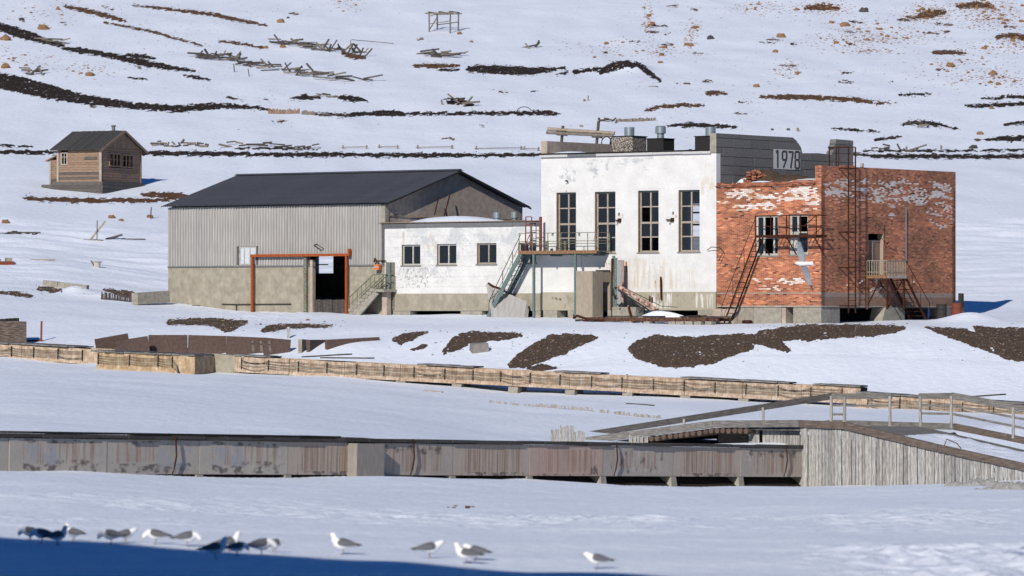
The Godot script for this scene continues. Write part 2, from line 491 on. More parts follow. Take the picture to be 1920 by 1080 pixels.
func build_soil() -> void:
	var G: Material = M.gravel; var C: Material = M.coal; var B: Material = M.brownsoil
	var bank := [[[315, 605, 3], [350, 604, 5], [390, 603, 6], [420, 610, 11], [440, 610, 9], [460, 605, 3]], [[492, 620, 3], [505, 617, 6], [530, 613, 4], [560, 612, 3], [625, 611, 1.5]], [[737, 638, 3], [752, 636, 9], [770, 632, 8], [785, 626, 3], [803, 622, 1]], [[770, 656, 1], [785, 652, 4], [800, 647, 2]],
		[[833, 660, 6], [850, 645, 14], [880, 634, 12], [905, 632, 9], [940, 631, 7], [965, 630, 5], [980, 628, 2]], [[955, 684, 5], [975, 676, 14], [1000, 665, 20], [1030, 650, 22], [1060, 645, 18], [1090, 638, 10], [1118, 633, 3]], [[990, 690, 3], [1015, 690, 6], [1040, 690, 3]],
		[[1180, 655, 5], [1195, 655, 18], [1225, 656, 28], [1265, 660, 29], [1300, 660, 27], [1340, 655, 26], [1375, 650, 15], [1410, 650, 6]], [[1345, 633, 3], [1380, 634, 7], [1420, 636, 10], [1450, 640, 14], [1478, 655, 4]], [[1420, 628, 6], [1470, 626, 12], [1520, 624, 14], [1570, 622, 12], [1630, 620, 10], [1670, 618, 7], [1695, 615, 2]],
		[[1735, 614, 1], [1770, 622, 7], [1810, 630, 13], [1850, 645, 14], [1885, 660, 12], [1893, 675, 2]], [[1825, 613, 1], [1840, 625, 14], [1870, 640, 24], [1900, 645, 30], [1935, 648, 32]], [[0, 548, 2], [30, 551, 4], [60, 555, 2]], [[72, 542, 3], [95, 543, 5], [115, 545, 2]], [[195, 543, 2], [230, 550, 5], [262, 556, 4], [275, 559, 1]], [[340, 567, 1], [365, 570, 3], [390, 572, 1]]]
	for b in bank: soil(b, G, "dark gravel showing through the snow on the bank below the buildings", 1.15, 0.6, 0.25)
	var dark := [[[-10, 48, 7], [30, 60, 9], [60, 69, 8], [85, 77, 5], [120, 87, 3]], [[115, 90, 2], [150, 95, 5], [170, 97, 5], [220, 107, 5], [280, 120, 6], [330, 129, 4], [365, 133, 1.5]], [[-10, 149, 15], [50, 162, 15], [100, 174, 13], [150, 185, 9], [200, 192, 8], [250, 198, 6], [300, 202, 6], [340, 204, 6], [385, 200, 6], [430, 199, 4], [480, 202, 3], [510, 207, 2]],
		[[237, 102, 2], [260, 105, 4], [290, 109, 2]], [[345, 141, 1], [370, 146, 3], [395, 150, 1]], [[240, 145, 1], [258, 147, 1.5], [275, 149, 1]], [[545, 184, 1], [570, 183, 5], [600, 183, 2]], [[625, 182, 1], [650, 184, 5], [680, 187, 3], [690, 190, 1]], [[590, 214, 2], [640, 216, 3], [700, 213, 4], [735, 212, 6], [760, 213, 3], [850, 213, 2.5], [950, 212, 3], [1030, 212, 4], [1050, 214, 1]],
		[[840, 191, 3], [865, 192, 4], [885, 197, 4]], [[825, 131, 2], [840, 131, 2], [860, 131, 2]], [[878, 130, 5], [910, 130, 7], [960, 132, 8], [1000, 134, 7], [1040, 129, 3], [1060, 127, 1]], [[1045, 139, 1], [1055, 137, 2], [1065, 135, 2]], [[1077, 135, 4], [1100, 132, 3], [1125, 128, 3]], [[1125, 135, 5], [1150, 124, 8], [1175, 120, 6], [1195, 121, 5], [1210, 130, 6], [1225, 142, 5], [1238, 151, 2]],
		[[1250, 236, 1], [1290, 234, 4], [1330, 236, 4], [1380, 238, 2]], [[1685, 178, 1.5], [1715, 177, 2], [1745, 177, 1.5]], [[1690, 234, 1], [1720, 229, 4], [1750, 232, 4], [1775, 237, 2], [1800, 243, 1]], [[1810, 199, 2], [1850, 198, 3], [1900, 195, 3], [1935, 193, 4]], [[1840, 185, 1.5], [1870, 184, 2], [1890, 183, 1]], [[1880, 180, 2], [1905, 181, 3], [1935, 181, 3]], [[1640, 262, 2], [1665, 259, 3], [1690, 256, 1]], [[1850, 262, 2], [1875, 260, 4], [1935, 260, 5]], [[1885, 233, 2], [1910, 231, 3], [1935, 230, 4]],
		[[-10, 285, 3], [50, 285.5, 3], [110, 286, 3]], [[262, 287, 3], [300, 288, 4], [390, 288, 4], [500, 290, 3]], [[500, 290, 4], [620, 290, 4], [700, 291, 3], [800, 291, 4]], [[795, 291, 4], [900, 291, 3], [1020, 290, 3]], [[1590, 288, 2], [1640, 293, 3], [1750, 293, 4], [1840, 294, 3], [1935, 293, 4]], [[1620, 283, 1.3], [1700, 283, 1.4], [1800, 283, 1.3], [1935, 281, 1.4]], [[440, 279, 1], [520, 278, 1.5], [600, 279, 1]], [[-10, 272, 1], [20, 273, 2], [60, 275, 1]], [[1560, 241, 1], [1600, 244, 2], [1650, 247, 1]], [[0, 437, 0.8], [30, 437, 1], [70, 438, 0.8]]]
	for b in dark: soil(b, C, "black coal soil showing through the snow on the slope", 1.5, 0.3, 0.08)
	var brown := [[[122, 12, 2], [160, 20, 4], [200, 30, 4], [235, 40, 2]], [[250, 10, 1], [300, 15, 2], [400, 27, 3], [450, 38, 3], [500, 48, 1]], [[195, 42, 1], [280, 58, 2], [380, 86, 1]], [[410, 77, 2], [450, 82, 2], [495, 90, 1.5]], [[778, 123, 3], [820, 124, 4], [860, 123, 2]], [[1425, 182, 2], [1470, 182, 4], [1530, 183, 4], [1600, 187, 4], [1658, 195, 1.5]], [[45, 371, 3], [80, 374, 3], [120, 375, 4], [190, 376, 4], [290, 376, 3], [340, 370, 3]], [[266, 364, 3], [300, 366, 5], [335, 367, 5], [362, 370, 2]],
		[[1750, 99, 3], [1775, 98, 4], [1810, 100, 2]], [[1325, 175, 3], [1345, 174, 4], [1362, 176, 1.5]], [[1210, 207, 2], [1240, 200, 3], [1290, 197, 3], [1320, 198, 2]], [[1510, 15, 3], [1545, 13, 6], [1572, 16, 3]], [[1722, 30, 4], [1745, 26, 8], [1772, 22, 4]], [[1795, 12, 3], [1830, 8, 6], [1860, 12, 4]], [[1870, 70, 4], [1890, 66, 4], [1920, 70, 5]], [[642, 101, 2], [660, 105, 5], [685, 108, 2]], [[875, 952, 1], [877, 952, 2], [880, 952, 1]]]
	for b in brown: soil(b, B, "brown stony ground showing through the snow on the slope", 1.4, 0.4, 0.2)
	# thin bare streaks all over the upper slope
	for i in 52:
		var x := rng.randf_range(20, 1900); var y := rng.randf_range(6, 265)
		if i > 22: x = rng.randf_range(1180, 1900); y = rng.randf_range(4, 200)
		var w := rng.randf_range(8, 34); var tilt := (0.25 if x < 500 else 0.04) + rng.randf_range(-0.06, 0.06); var hh := rng.randf_range(0.8, 2.0)
		soil([[x - w / 2, y - w / 2 * tilt, hh * 0.5], [x, y, hh], [x + w / 2, y + w / 2 * tilt, hh * 0.4]], B if rng.randf() < 0.7 else C, "thin streak of bare ground on the slope", 1.5, 0.0, 0.3)
	strew_pebbles()

func strew_pebbles() -> void:   # loose stones on the bare ground, too many to count
	var mm := MultiMesh.new(); mm.transform_format = MultiMesh.TRANSFORM_3D; mm.use_colors = true; mm.mesh = rock_mesh(60)
	mm.instance_count = pebbles.size()
	for i in pebbles.size():
		var p: Vector3 = pebbles[i]
		var s := rng.randf_range(0.035, 0.08) * (2.0 if rng.randf() < 0.05 else 1.0)
		mm.set_instance_transform(i, Transform3D(Basis(Vector3.UP, rng.randf() * TAU).scaled(Vector3(s * 1.2, s * 0.8, s)), p))
		var t := rng.randf_range(0.55, 1.3)
		mm.set_instance_color(i, Color(0.24, 0.19, 0.15) * t if rng.randf() < 0.6 else Color(0.15, 0.128, 0.112) * t)
	var o := MultiMeshInstance3D.new(); o.multimesh = mm; o.material_override = mat(Color.WHITE, 0.95); o.name = "gravel_stones"
	add_child(o); tag(o, "loose gravel stones on the bare patches", "", "", "stuff")

# ---------------------------------------------------------------- textures and materials
# layers: [frequency in cycles over the picture, weight, stretch x, stretch y]; the mix runs from colour a to colour b
func tex(sd: int, layers: Array, a: Color, b: Color, contrast := 1.0, size := 512) -> ImageTexture:
	var sum := PackedFloat32Array(); sum.resize(size * size)
	for k in layers.size():
		var l: Array = layers[k]
		var n := FastNoiseLite.new()
		n.seed = sd * 17 + k; n.frequency = l[0] / float(size) * 2.0 ; n.fractal_octaves = 3
		n.noise_type = FastNoiseLite.TYPE_SIMPLEX_SMOOTH
		var w := maxi(8, int(size / l[2])); var h := maxi(8, int(size / l[3]))
		var im := n.get_seamless_image(w, h)
		im.resize(size, size, Image.INTERPOLATE_BILINEAR)
		im.convert(Image.FORMAT_L8)
		var data := im.get_data()
		for i in size * size: sum[i] += (data[i] / 255.0 - 0.5) * l[1]
	var bytes := PackedByteArray(); bytes.resize(size * size * 3)
	for i in size * size:
		var t := clampf(0.5 + sum[i] * contrast, 0.0, 1.0)
		bytes[i * 3] = int(lerpf(a.r, b.r, t) * 255); bytes[i * 3 + 1] = int(lerpf(a.g, b.g, t) * 255); bytes[i * 3 + 2] = int(lerpf(a.b, b.b, t) * 255)
	return ImageTexture.create_from_image(Image.create_from_data(size, size, false, Image.FORMAT_RGB8, bytes))

func g(v: float) -> Color: return Color(v, v, v)

func mat(lin: Color, rough: float, t: Texture2D = null, scale := Vector3.ONE, bump := 0.0, bt: Texture2D = null, world := false) -> StandardMaterial3D:
	var m := StandardMaterial3D.new()
	m.albedo_color = lin.linear_to_srgb(); m.roughness = rough
	m.metallic_specular = 0.35
	m.vertex_color_use_as_albedo = true
	if t:
		m.albedo_texture = t
	if bump > 0.0:
		m.heightmap_enabled = true; m.heightmap_texture = bt if bt else t; m.heightmap_scale = bump
	if t or bump > 0.0:
		m.uv1_triplanar = true; m.uv1_world_triplanar = world; m.uv1_scale = scale
	return m

func make_materials() -> void:
	T.fine = tex(1, [[40, 0.9, 1, 1], [8, 0.6, 1, 1]], g(0.72), g(1.0), 1.6)
	T.plain = tex(20, [[3, 0.6, 1, 1], [9, 0.35, 1, 1.5], [90, 0.5, 1, 1]], g(0.76), g(1.0), 1.1)
	T.mottle = tex(2, [[4, 0.9, 1, 1], [16, 0.5, 1, 1], [70, 0.45, 1, 1]], g(0.80), g(1.0), 1.0)
	T.streak = tex(3, [[24, 1.0, 1, 14], [5, 0.5, 1, 2], [60, 0.35, 1, 1]], g(0.86), g(1.0), 1.2)
	T.rough = tex(4, [[14, 0.8, 1, 1], [60, 0.8, 1, 1]], g(0.2), g(1.0), 1.8)
	T.wood = tex(5, [[24, 0.9, 16, 1], [60, 0.6, 16, 1], [5, 0.2, 2, 1]], g(0.66), g(1.0), 1.5)      # grain along x
	T.woody = tex(6, [[24, 0.9, 1, 16], [60, 0.6, 1, 16], [5, 0.2, 1, 2]], g(0.66), g(1.0), 1.5)     # grain along y
	T.rust = tex(7, [[6, 0.9, 1, 1], [25, 0.7, 1, 1], [80, 0.4, 1, 1]], Color(0.22, 0.13, 0.10), Color(0.58, 0.32, 0.19), 1.7)
	T.rustpipe = tex(8, [[5, 1.2, 1, 1], [18, 0.7, 1, 1], [60, 0.3, 1, 1]], Color(0.45, 0.20, 0.10), Color(0.85, 0.80, 0.76), 2.6)
	T.teal = tex(9, [[6, 0.9, 1, 1], [30, 0.6, 1, 1]], Color(0.34, 0.39, 0.38), Color(0.52, 0.60, 0.59), 1.6)
	T.tealrust = tex(10, [[6, 1.2, 1, 1], [22, 0.7, 1, 1]], Color(0.42, 0.24, 0.15), Color(0.48, 0.58, 0.54), 2.6)
	T.soil = tex(11, [[30, 0.8, 1, 1], [90, 0.9, 1, 1], [5, 0.4, 1, 1]], Color(0.48, 0.43, 0.40), Color(0.95, 0.90, 0.85), 1.4)
	T.pink = tex(12, [[12, 0.6, 1, 8], [3, 0.9, 1, 1], [9, 0.5, 1, 1], [50, 0.4, 1, 1]], Color(0.74, 0.66, 0.58), Color(1.0, 0.98, 0.95), 1.0)
	T.trench = tex(13, [[14, 0.8, 1, 10], [4, 0.7, 1, 1], [60, 0.4, 1, 1]], Color(0.52, 0.42, 0.38), Color(1.0, 0.98, 0.98), 1.8)
	T.snowbump = tex(14, [[5, 0.5, 1, 1], [20, 0.5, 2, 1], [70, 0.4, 2, 1]], g(0.0), g(1.0), 1.5)
	T.snowcol = tex(15, [[6, 0.5, 1, 1], [30, 0.5, 2, 1]], Color(0.93, 0.94, 0.95), Color(1, 1, 1), 1.4)
	var s := mat(Color(0.82, 0.862, 0.94), 0.7, T.snowcol, Vector3.ONE * 0.12, 3.2, T.snowbump, true)
	s.vertex_color_use_as_albedo = false
	M.snow = s
	M.snowlump = mat(Color(0.82, 0.862, 0.94), 0.7, T.snowcol, Vector3.ONE * 0.5, 2.0, T.snowbump)
	M.gravel = mat(Color(0.225, 0.18, 0.15), 0.95, T.soil, Vector3.ONE * 0.55, 6.0, T.rough, true)
	M.brownsoil = mat(Color(0.27, 0.155, 0.085), 0.95, T.soil, Vector3.ONE * 0.5, 6.0, T.rough, true)
	M.coal = mat(Color(0.062, 0.051, 0.047), 0.95, T.soil, Vector3.ONE * 0.4, 6.0, T.rough, true)
	M.concrete = mat(Color(0.36, 0.335, 0.285), 0.9, T.mottle, Vector3.ONE * 0.35, 0.25, T.fine)
	M.concrete_grey = mat(Color(0.27, 0.255, 0.235), 0.9, T.mottle, Vector3.ONE * 0.45, 0.25, T.fine)
	M.plinth = mat(Color(0.40, 0.365, 0.29), 0.9, T.plain, Vector3.ONE * 0.2, 0.25, T.fine)
	M.block = mat(Color(0.225, 0.22, 0.22), 0.95, T.mottle, Vector3(0.8, 0.8, 0.8), 1.2, T.rough)
	M.mortar = mat(Color(0.10, 0.10, 0.10), 0.95, T.fine, Vector3.ONE)
	M.cladding = mat(Color(0.40, 0.39, 0.375), 0.55, T.streak, Vector3(0.35, 0.12, 0.35))
	M.roof = mat(Color(0.102, 0.107, 0.125), 0.6, T.mottle, Vector3.ONE * 0.25)
	M.whitewash = mat(Color(0.66, 0.655, 0.645), 0.9, T.fine, Vector3.ONE * 0.6)
	M.stucco = mat(Color(0.48, 0.40, 0.335), 0.95, T.mottle, Vector3.ONE * 0.22, 1.0, T.rough)
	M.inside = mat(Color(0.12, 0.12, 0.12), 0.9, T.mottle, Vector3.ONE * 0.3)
	M.tar = mat(Color(0.03, 0.029, 0.029), 0.85, T.mottle, Vector3.ONE * 0.8)
	M.fascia = mat(Color(0.17, 0.175, 0.185), 0.7, T.streak, Vector3(0.5, 0.3, 0.5))
	M.rust = mat(Color(0.33, 0.30, 0.30), 0.85, T.rust, Vector3.ONE * 0.9)
	M.orange = mat(Color(0.85, 0.88, 0.80), 0.8, tex(21, [[6, 0.8, 1, 1], [30, 0.5, 1, 1]], Color(0.50, 0.22, 0.12), Color(0.74, 0.38, 0.19), 1.6, 256), Vector3.ONE * 0.7)
	M.rustpipe = mat(Color(0.8, 0.8, 0.8), 0.8, T.rustpipe, Vector3.ONE * 0.25)
	M.teal = mat(Color(0.72, 0.75, 0.76), 0.6, T.teal, Vector3.ONE * 0.8)
	M.tealrust = mat(Color(0.9, 0.9, 0.9), 0.7, T.tealrust, Vector3.ONE * 0.8)
	M.galv = mat(Color(0.42, 0.47, 0.49), 0.35, T.mottle, Vector3.ONE * 1.5); M.galv.metallic = 0.6
	M.darkmetal = mat(Color(0.045, 0.043, 0.043), 0.7, T.fine, Vector3.ONE)
	M.framewood = mat(Color(0.52, 0.46, 0.39), 0.8, T.woody, Vector3.ONE * 0.8)
	M.framewhite = mat(Color(0.66, 0.64, 0.60), 0.75, T.woody, Vector3.ONE * 0.8)
	M.jamb = mat(Color(0.36, 0.28, 0.21), 0.85, T.woody, Vector3.ONE * 0.8)
	M.greywood = mat(Color(0.25, 0.24, 0.228), 0.9, T.wood, Vector3.ONE * 0.5, 0.6)
	M.greywoody = mat(Color(0.50, 0.485, 0.465), 0.9, T.woody, Vector3.ONE * 0.5, 0.6)
	M.dark_timber = mat(Color(0.105, 0.092, 0.085), 0.9, T.wood, Vector3.ONE * 0.6, 0.6)
	M.timber = mat(Color(0.26, 0.225, 0.19), 0.9, T.wood, Vector3.ONE * 0.6, 0.6)
	M.paletimber = mat(Color(0.44, 0.37, 0.29), 0.9, T.wood, Vector3.ONE * 0.6)
	M.hutboard = mat(Color(0.385, 0.26, 0.185), 0.85, T.wood, Vector3(0.5, 1.4, 0.5), 0.5)
	M.hutgrey = mat(Color(0.16, 0.145, 0.135), 0.9, T.wood, Vector3(0.5, 1.2, 0.5), 0.5)
	M.hutroof = mat(Color(0.085, 0.082, 0.080), 0.9, T.wood, Vector3(1.2, 0.5, 0.3), 0.5)
	M.pink = mat(Color(0.56, 0.485, 0.42), 0.9, T.pink, Vector3.ONE * 0.4, 0.6, T.fine)
	M.trench = mat(Color(0.42, 0.40, 0.38), 0.9, T.trench, Vector3.ONE * 0.3, 1.0, T.fine)
	M.brownslab = mat(Color(0.185, 0.125, 0.105), 0.9, T.mottle, Vector3.ONE * 0.6, 3.0, T.rough)
	M.cable = mat(Color(0.022, 0.022, 0.024), 0.6)
	M.cable_green = mat(Color(0.12, 0.17, 0.14), 0.6)
	M.rock = mat(Color(0.40, 0.235, 0.13), 0.95, T.mottle, Vector3.ONE * 0.9, 4.0, T.rough)
	M.rockgrey = mat(Color(0.11, 0.105, 0.11), 0.95, T.mottle, Vector3.ONE * 0.9, 4.0, T.rough)
	M.plumage = mat(Color.WHITE, 0.85); M.bill = mat(Color(0.55, 0.40, 0.10), 0.5); M.leg = mat(Color(0.25, 0.16, 0.13), 0.6)
	M.hood = mat(Color(0.55, 0.16, 0.05), 0.6)
	M.rubble = mat(Color(0.36, 0.13, 0.075), 0.95, T.mottle, Vector3.ONE * 1.2)
	M.paint = mat(Color(0.80, 0.80, 0.79), 0.9, tex(22, [[10, 0.8, 1, 1], [50, 0.6, 1, 1]], g(0.78), g(1.0), 1.5, 256), Vector3.ONE * 0.9)
	var gl := StandardMaterial3D.new()
	gl.albedo_color = Color(0.17, 0.17, 0.175, 0.5); gl.roughness = 0.08; gl.transparency = BaseMaterial3D.TRANSPARENCY_ALPHA
	gl.metallic_specular = 0.5
	M.glass = gl
	var fr := mat(Color(0.62, 0.68, 0.74), 0.35, T.mottle, Vector3.ONE * 1.0)
	M.frosted = fr

# whitewashed wall: pale field with stains where the wall has them: [x0, y0, x1, y1, colour, density, noise size x, noise size y]
func wash(w: float, h: float, sd: int, base: Color, stains: Array, lines: Array) -> StandardMaterial3D:
	var s := 40.0
	var iw := int(w * s); var ih := int(h * s)
	var im := Image.create(iw, ih, false, Image.FORMAT_RGB8)
	var n := FastNoiseLite.new(); n.seed = sd; n.frequency = 0.02; n.fractal_octaves = 4
	for y in ih:
		for x in iw:
			var t := 1.0 + n.get_noise_2d(x, y) * 0.05 + n.get_noise_2d(x * 6.0, y * 6.0) * 0.03
			im.set_pixel(x, y, Color(base.r * t, base.g * t, base.b * t))
	for l in lines:   # thin joints and cracks [x0, y0, x1, y1, strength]
		var k := int(maxf(absf(l[2] - l[0]), absf(l[3] - l[1])) * s) + 1
		for i in k:
			var f := float(i) / k
			var x := int(lerpf(l[0], l[2], f) * s + n.get_noise_2d(i * 2.0, l[0] * 70) * 3.0); var y := int((h - lerpf(l[1], l[3], f)) * s + n.get_noise_2d(i * 2.0, l[1] * 50) * 3.0)
			if x < 0 or y < 0 or x >= iw or y >= ih: continue
			im.set_pixel(x, y, im.get_pixel(x, y).lerp(Color(0.35, 0.34, 0.33), l[4] * clampf(0.6 + n.get_noise_2d(i * 5.0, 7.0), 0.0, 1.0)))
	for q in stains:
		n.seed += 3
		var x0 := maxi(0, int(q[0] * s)); var x1 := mini(iw, int(q[2] * s)); var y0 := maxi(0, int((h - q[3]) * s)); var y1 := mini(ih, int((h - q[1]) * s))
		for y in range(y0, y1):
			for x in range(x0, x1):
				var fx := 1.0 - absf(2.0 * (x - x0) / maxf(1, x1 - x0) - 1.0); var fy := 1.0 - absf(2.0 * (y - y0) / maxf(1, y1 - y0) - 1.0)
				var edge := minf(1.0, minf(fx, fy) * 3.0)
				var v := n.get_noise_2d(x / float(q[6]), y / float(q[7])) * 1.2 + n.get_noise_2d(x * 3.0 / float(q[6]), y * 3.0 / float(q[7])) * 0.7
				var a := clampf((v + q[5] - (1.0 - edge) * 0.9) * 1.7, 0.0, 1.0)
				if a > 0.0: im.set_pixel(x, y, im.get_pixel(x, y).lerp(q[4], a * q[4].a))
	var m := StandardMaterial3D.new()
	m.albedo_texture = ImageTexture.create_from_image(im); m.roughness = 0.9; m.metallic_specular = 0.3
	m.texture_repeat = false
	return m

# brick wall: courses 78 mm, stretchers 260 mm, lime bloom on single bricks where dens(x, y) asks for it
func bricks(w: float, h: float, sd: int, palette: Array, blooms: Array, strip: Array) -> StandardMaterial3D:
	var s := 102.56
	var iw := int(w * s); var ih := int(h * s)
	var im := Image.create(iw, ih, false, Image.FORMAT_RGB8)
	var bm := Image.create(iw, ih, false, Image.FORMAT_L8)
	im.fill(Color(0.62, 0.56, 0.50)); bm.fill(g(0.2))
	var r := RandomNumberGenerator.new(); r.seed = sd
	var n := FastNoiseLite.new(); n.seed = sd; n.frequency = 0.35; n.fractal_octaves = 3
	var rows := int(h / 0.078) + 1
	for j in rows:
		var y := (j + 0.5) * 0.078
		var xo := -0.13 * (j % 2) - r.randf() * 0.01
		while xo < w:
			var x := xo + 0.13
			var c: Color = palette[r.randi() % palette.size()]
			var t := 1.0 + r.randf_range(-0.12, 0.12) + n.get_noise_2d(x * 0.8, y * 1.2) * 0.3
			c = Color(c.r * t, c.g * t, c.b * t)
			if r.randf() < 0.025: c = c.darkened(0.45)
			var big := n.get_noise_2d(x * 1.1 + 31, y * 6.0)
			for b in blooms:   # [x0, y0, x1, y1, density]
				if x > b[0] and x < b[2] and y > b[1] and y < b[3]:
					var f := minf(minf(x - b[0], b[2] - x) * 1.2, minf(y - b[1], b[3] - y) * 2.5)
					if big * 1.5 + r.randf_range(-0.75, 0.75) + b[4] - maxf(0.0, 0.5 - f) > 0.42:
						c = c.lerp(Color(0.86, 0.84, 0.83), r.randf_range(0.6, 1.0))
			for q in strip:    # [y0, y1, colour]
				if y > q[0] and y < q[1]: c = c.lerp(q[2], r.randf_range(0.6, 0.95))
			im.fill_rect(Rect2i(int(xo * s), ih - int((j + 1) * 8), 25, 7), c)
			bm.fill_rect(Rect2i(int(xo * s), ih - int((j + 1) * 8), 25, 7), g(0.8 + r.randf_range(-0.2, 0.2)))
			xo += 0.26
	var m := StandardMaterial3D.new()
	m.albedo_texture = ImageTexture.create_from_image(im); m.roughness = 0.95; m.metallic_specular = 0.25
	m.heightmap_enabled = true; m.heightmap_texture = ImageTexture.create_from_image(bm); m.heightmap_scale = 1.0
	m.texture_repeat = false
	return m

# ---------------------------------------------------------------- the complex
const RX := Vector3(1, 0, 0)
const RZ := Vector3(0, 0, 1)

# window in the front plane: frame with bars, then each pane, then the sill
func window(parent: Node3D, u0: float, w0: float, u1: float, w1: float, v: float, cols: Array, rows: Array, mat_f: Material, fw: float, gone := [], sill := 0.0, glass: Material = null, jamb := true) -> void:
	var m := mb(tone(0.08))
	var z0 := v - 0.07
	m.box(Vector3(u0, w0, z0), Vector3(u0 + fw, w1, v)); m.box(Vector3(u1 - fw, w0, z0), Vector3(u1, w1, v))
	m.box(Vector3(u0 + fw, w0, z0), Vector3(u1 - fw, w0 + fw, v)); m.box(Vector3(u0 + fw, w1 - fw, z0), Vector3(u1 - fw, w1, v))
	var xs := [0.0] + cols + [1.0]; var ys := [0.0] + rows + [1.0]
	for c in cols:
		var x := lerpf(u0, u1, c)
		m.box(Vector3(x - fw * 0.42, w0 + fw, z0 + 0.005), Vector3(x + fw * 0.42, w1 - fw, v + 0.012))
	for r in rows:
		var y := lerpf(w0, w1, r)
		var th := fw * (0.55 if absf(r - 0.48) < 0.06 else 0.32)
		for i in xs.size() - 1:
			m.box(Vector3(lerpf(u0, u1, xs[i]) + fw * (1.0 if i == 0 else 0.42), y - th, z0 + 0.01), Vector3(lerpf(u0, u1, xs[i + 1]) - fw * (1.0 if i == xs.size() - 2 else 0.42), y + th, v - 0.006))
	var o := part(m, "window", mat_f, parent)
	var k := 0
	for j in ys.size() - 1:
		for i in xs.size() - 1:
			if not (k in gone):
				var q := mb()
				q.box(Vector3(lerpf(u0, u1, xs[i]) + 0.03, lerpf(w0, w1, ys[j]) + 0.02, v - 0.045), Vector3(lerpf(u0, u1, xs[i + 1]) - 0.03, lerpf(w0, w1, ys[j + 1]) - 0.02, v - 0.04))
				part(q, "pane", glass if glass else M.glass, o)
			k += 1
	if jamb:
		var jm := mb(tone(0.1))
		jm.box(Vector3(u0 - 0.002, w0, v + 0.002), Vector3(u0 + 0.03, w1, -0.012))
		part(jm, "jamb_board", M.jamb, o)
	if sill > 0.0:
		var sm := mb()
		sm.box(Vector3(u0 - 0.06, w0 - 0.07, v), Vector3(u1 + 0.06, w0 + 0.005, sill))
		part(sm, "sill", M.concrete_grey, o)

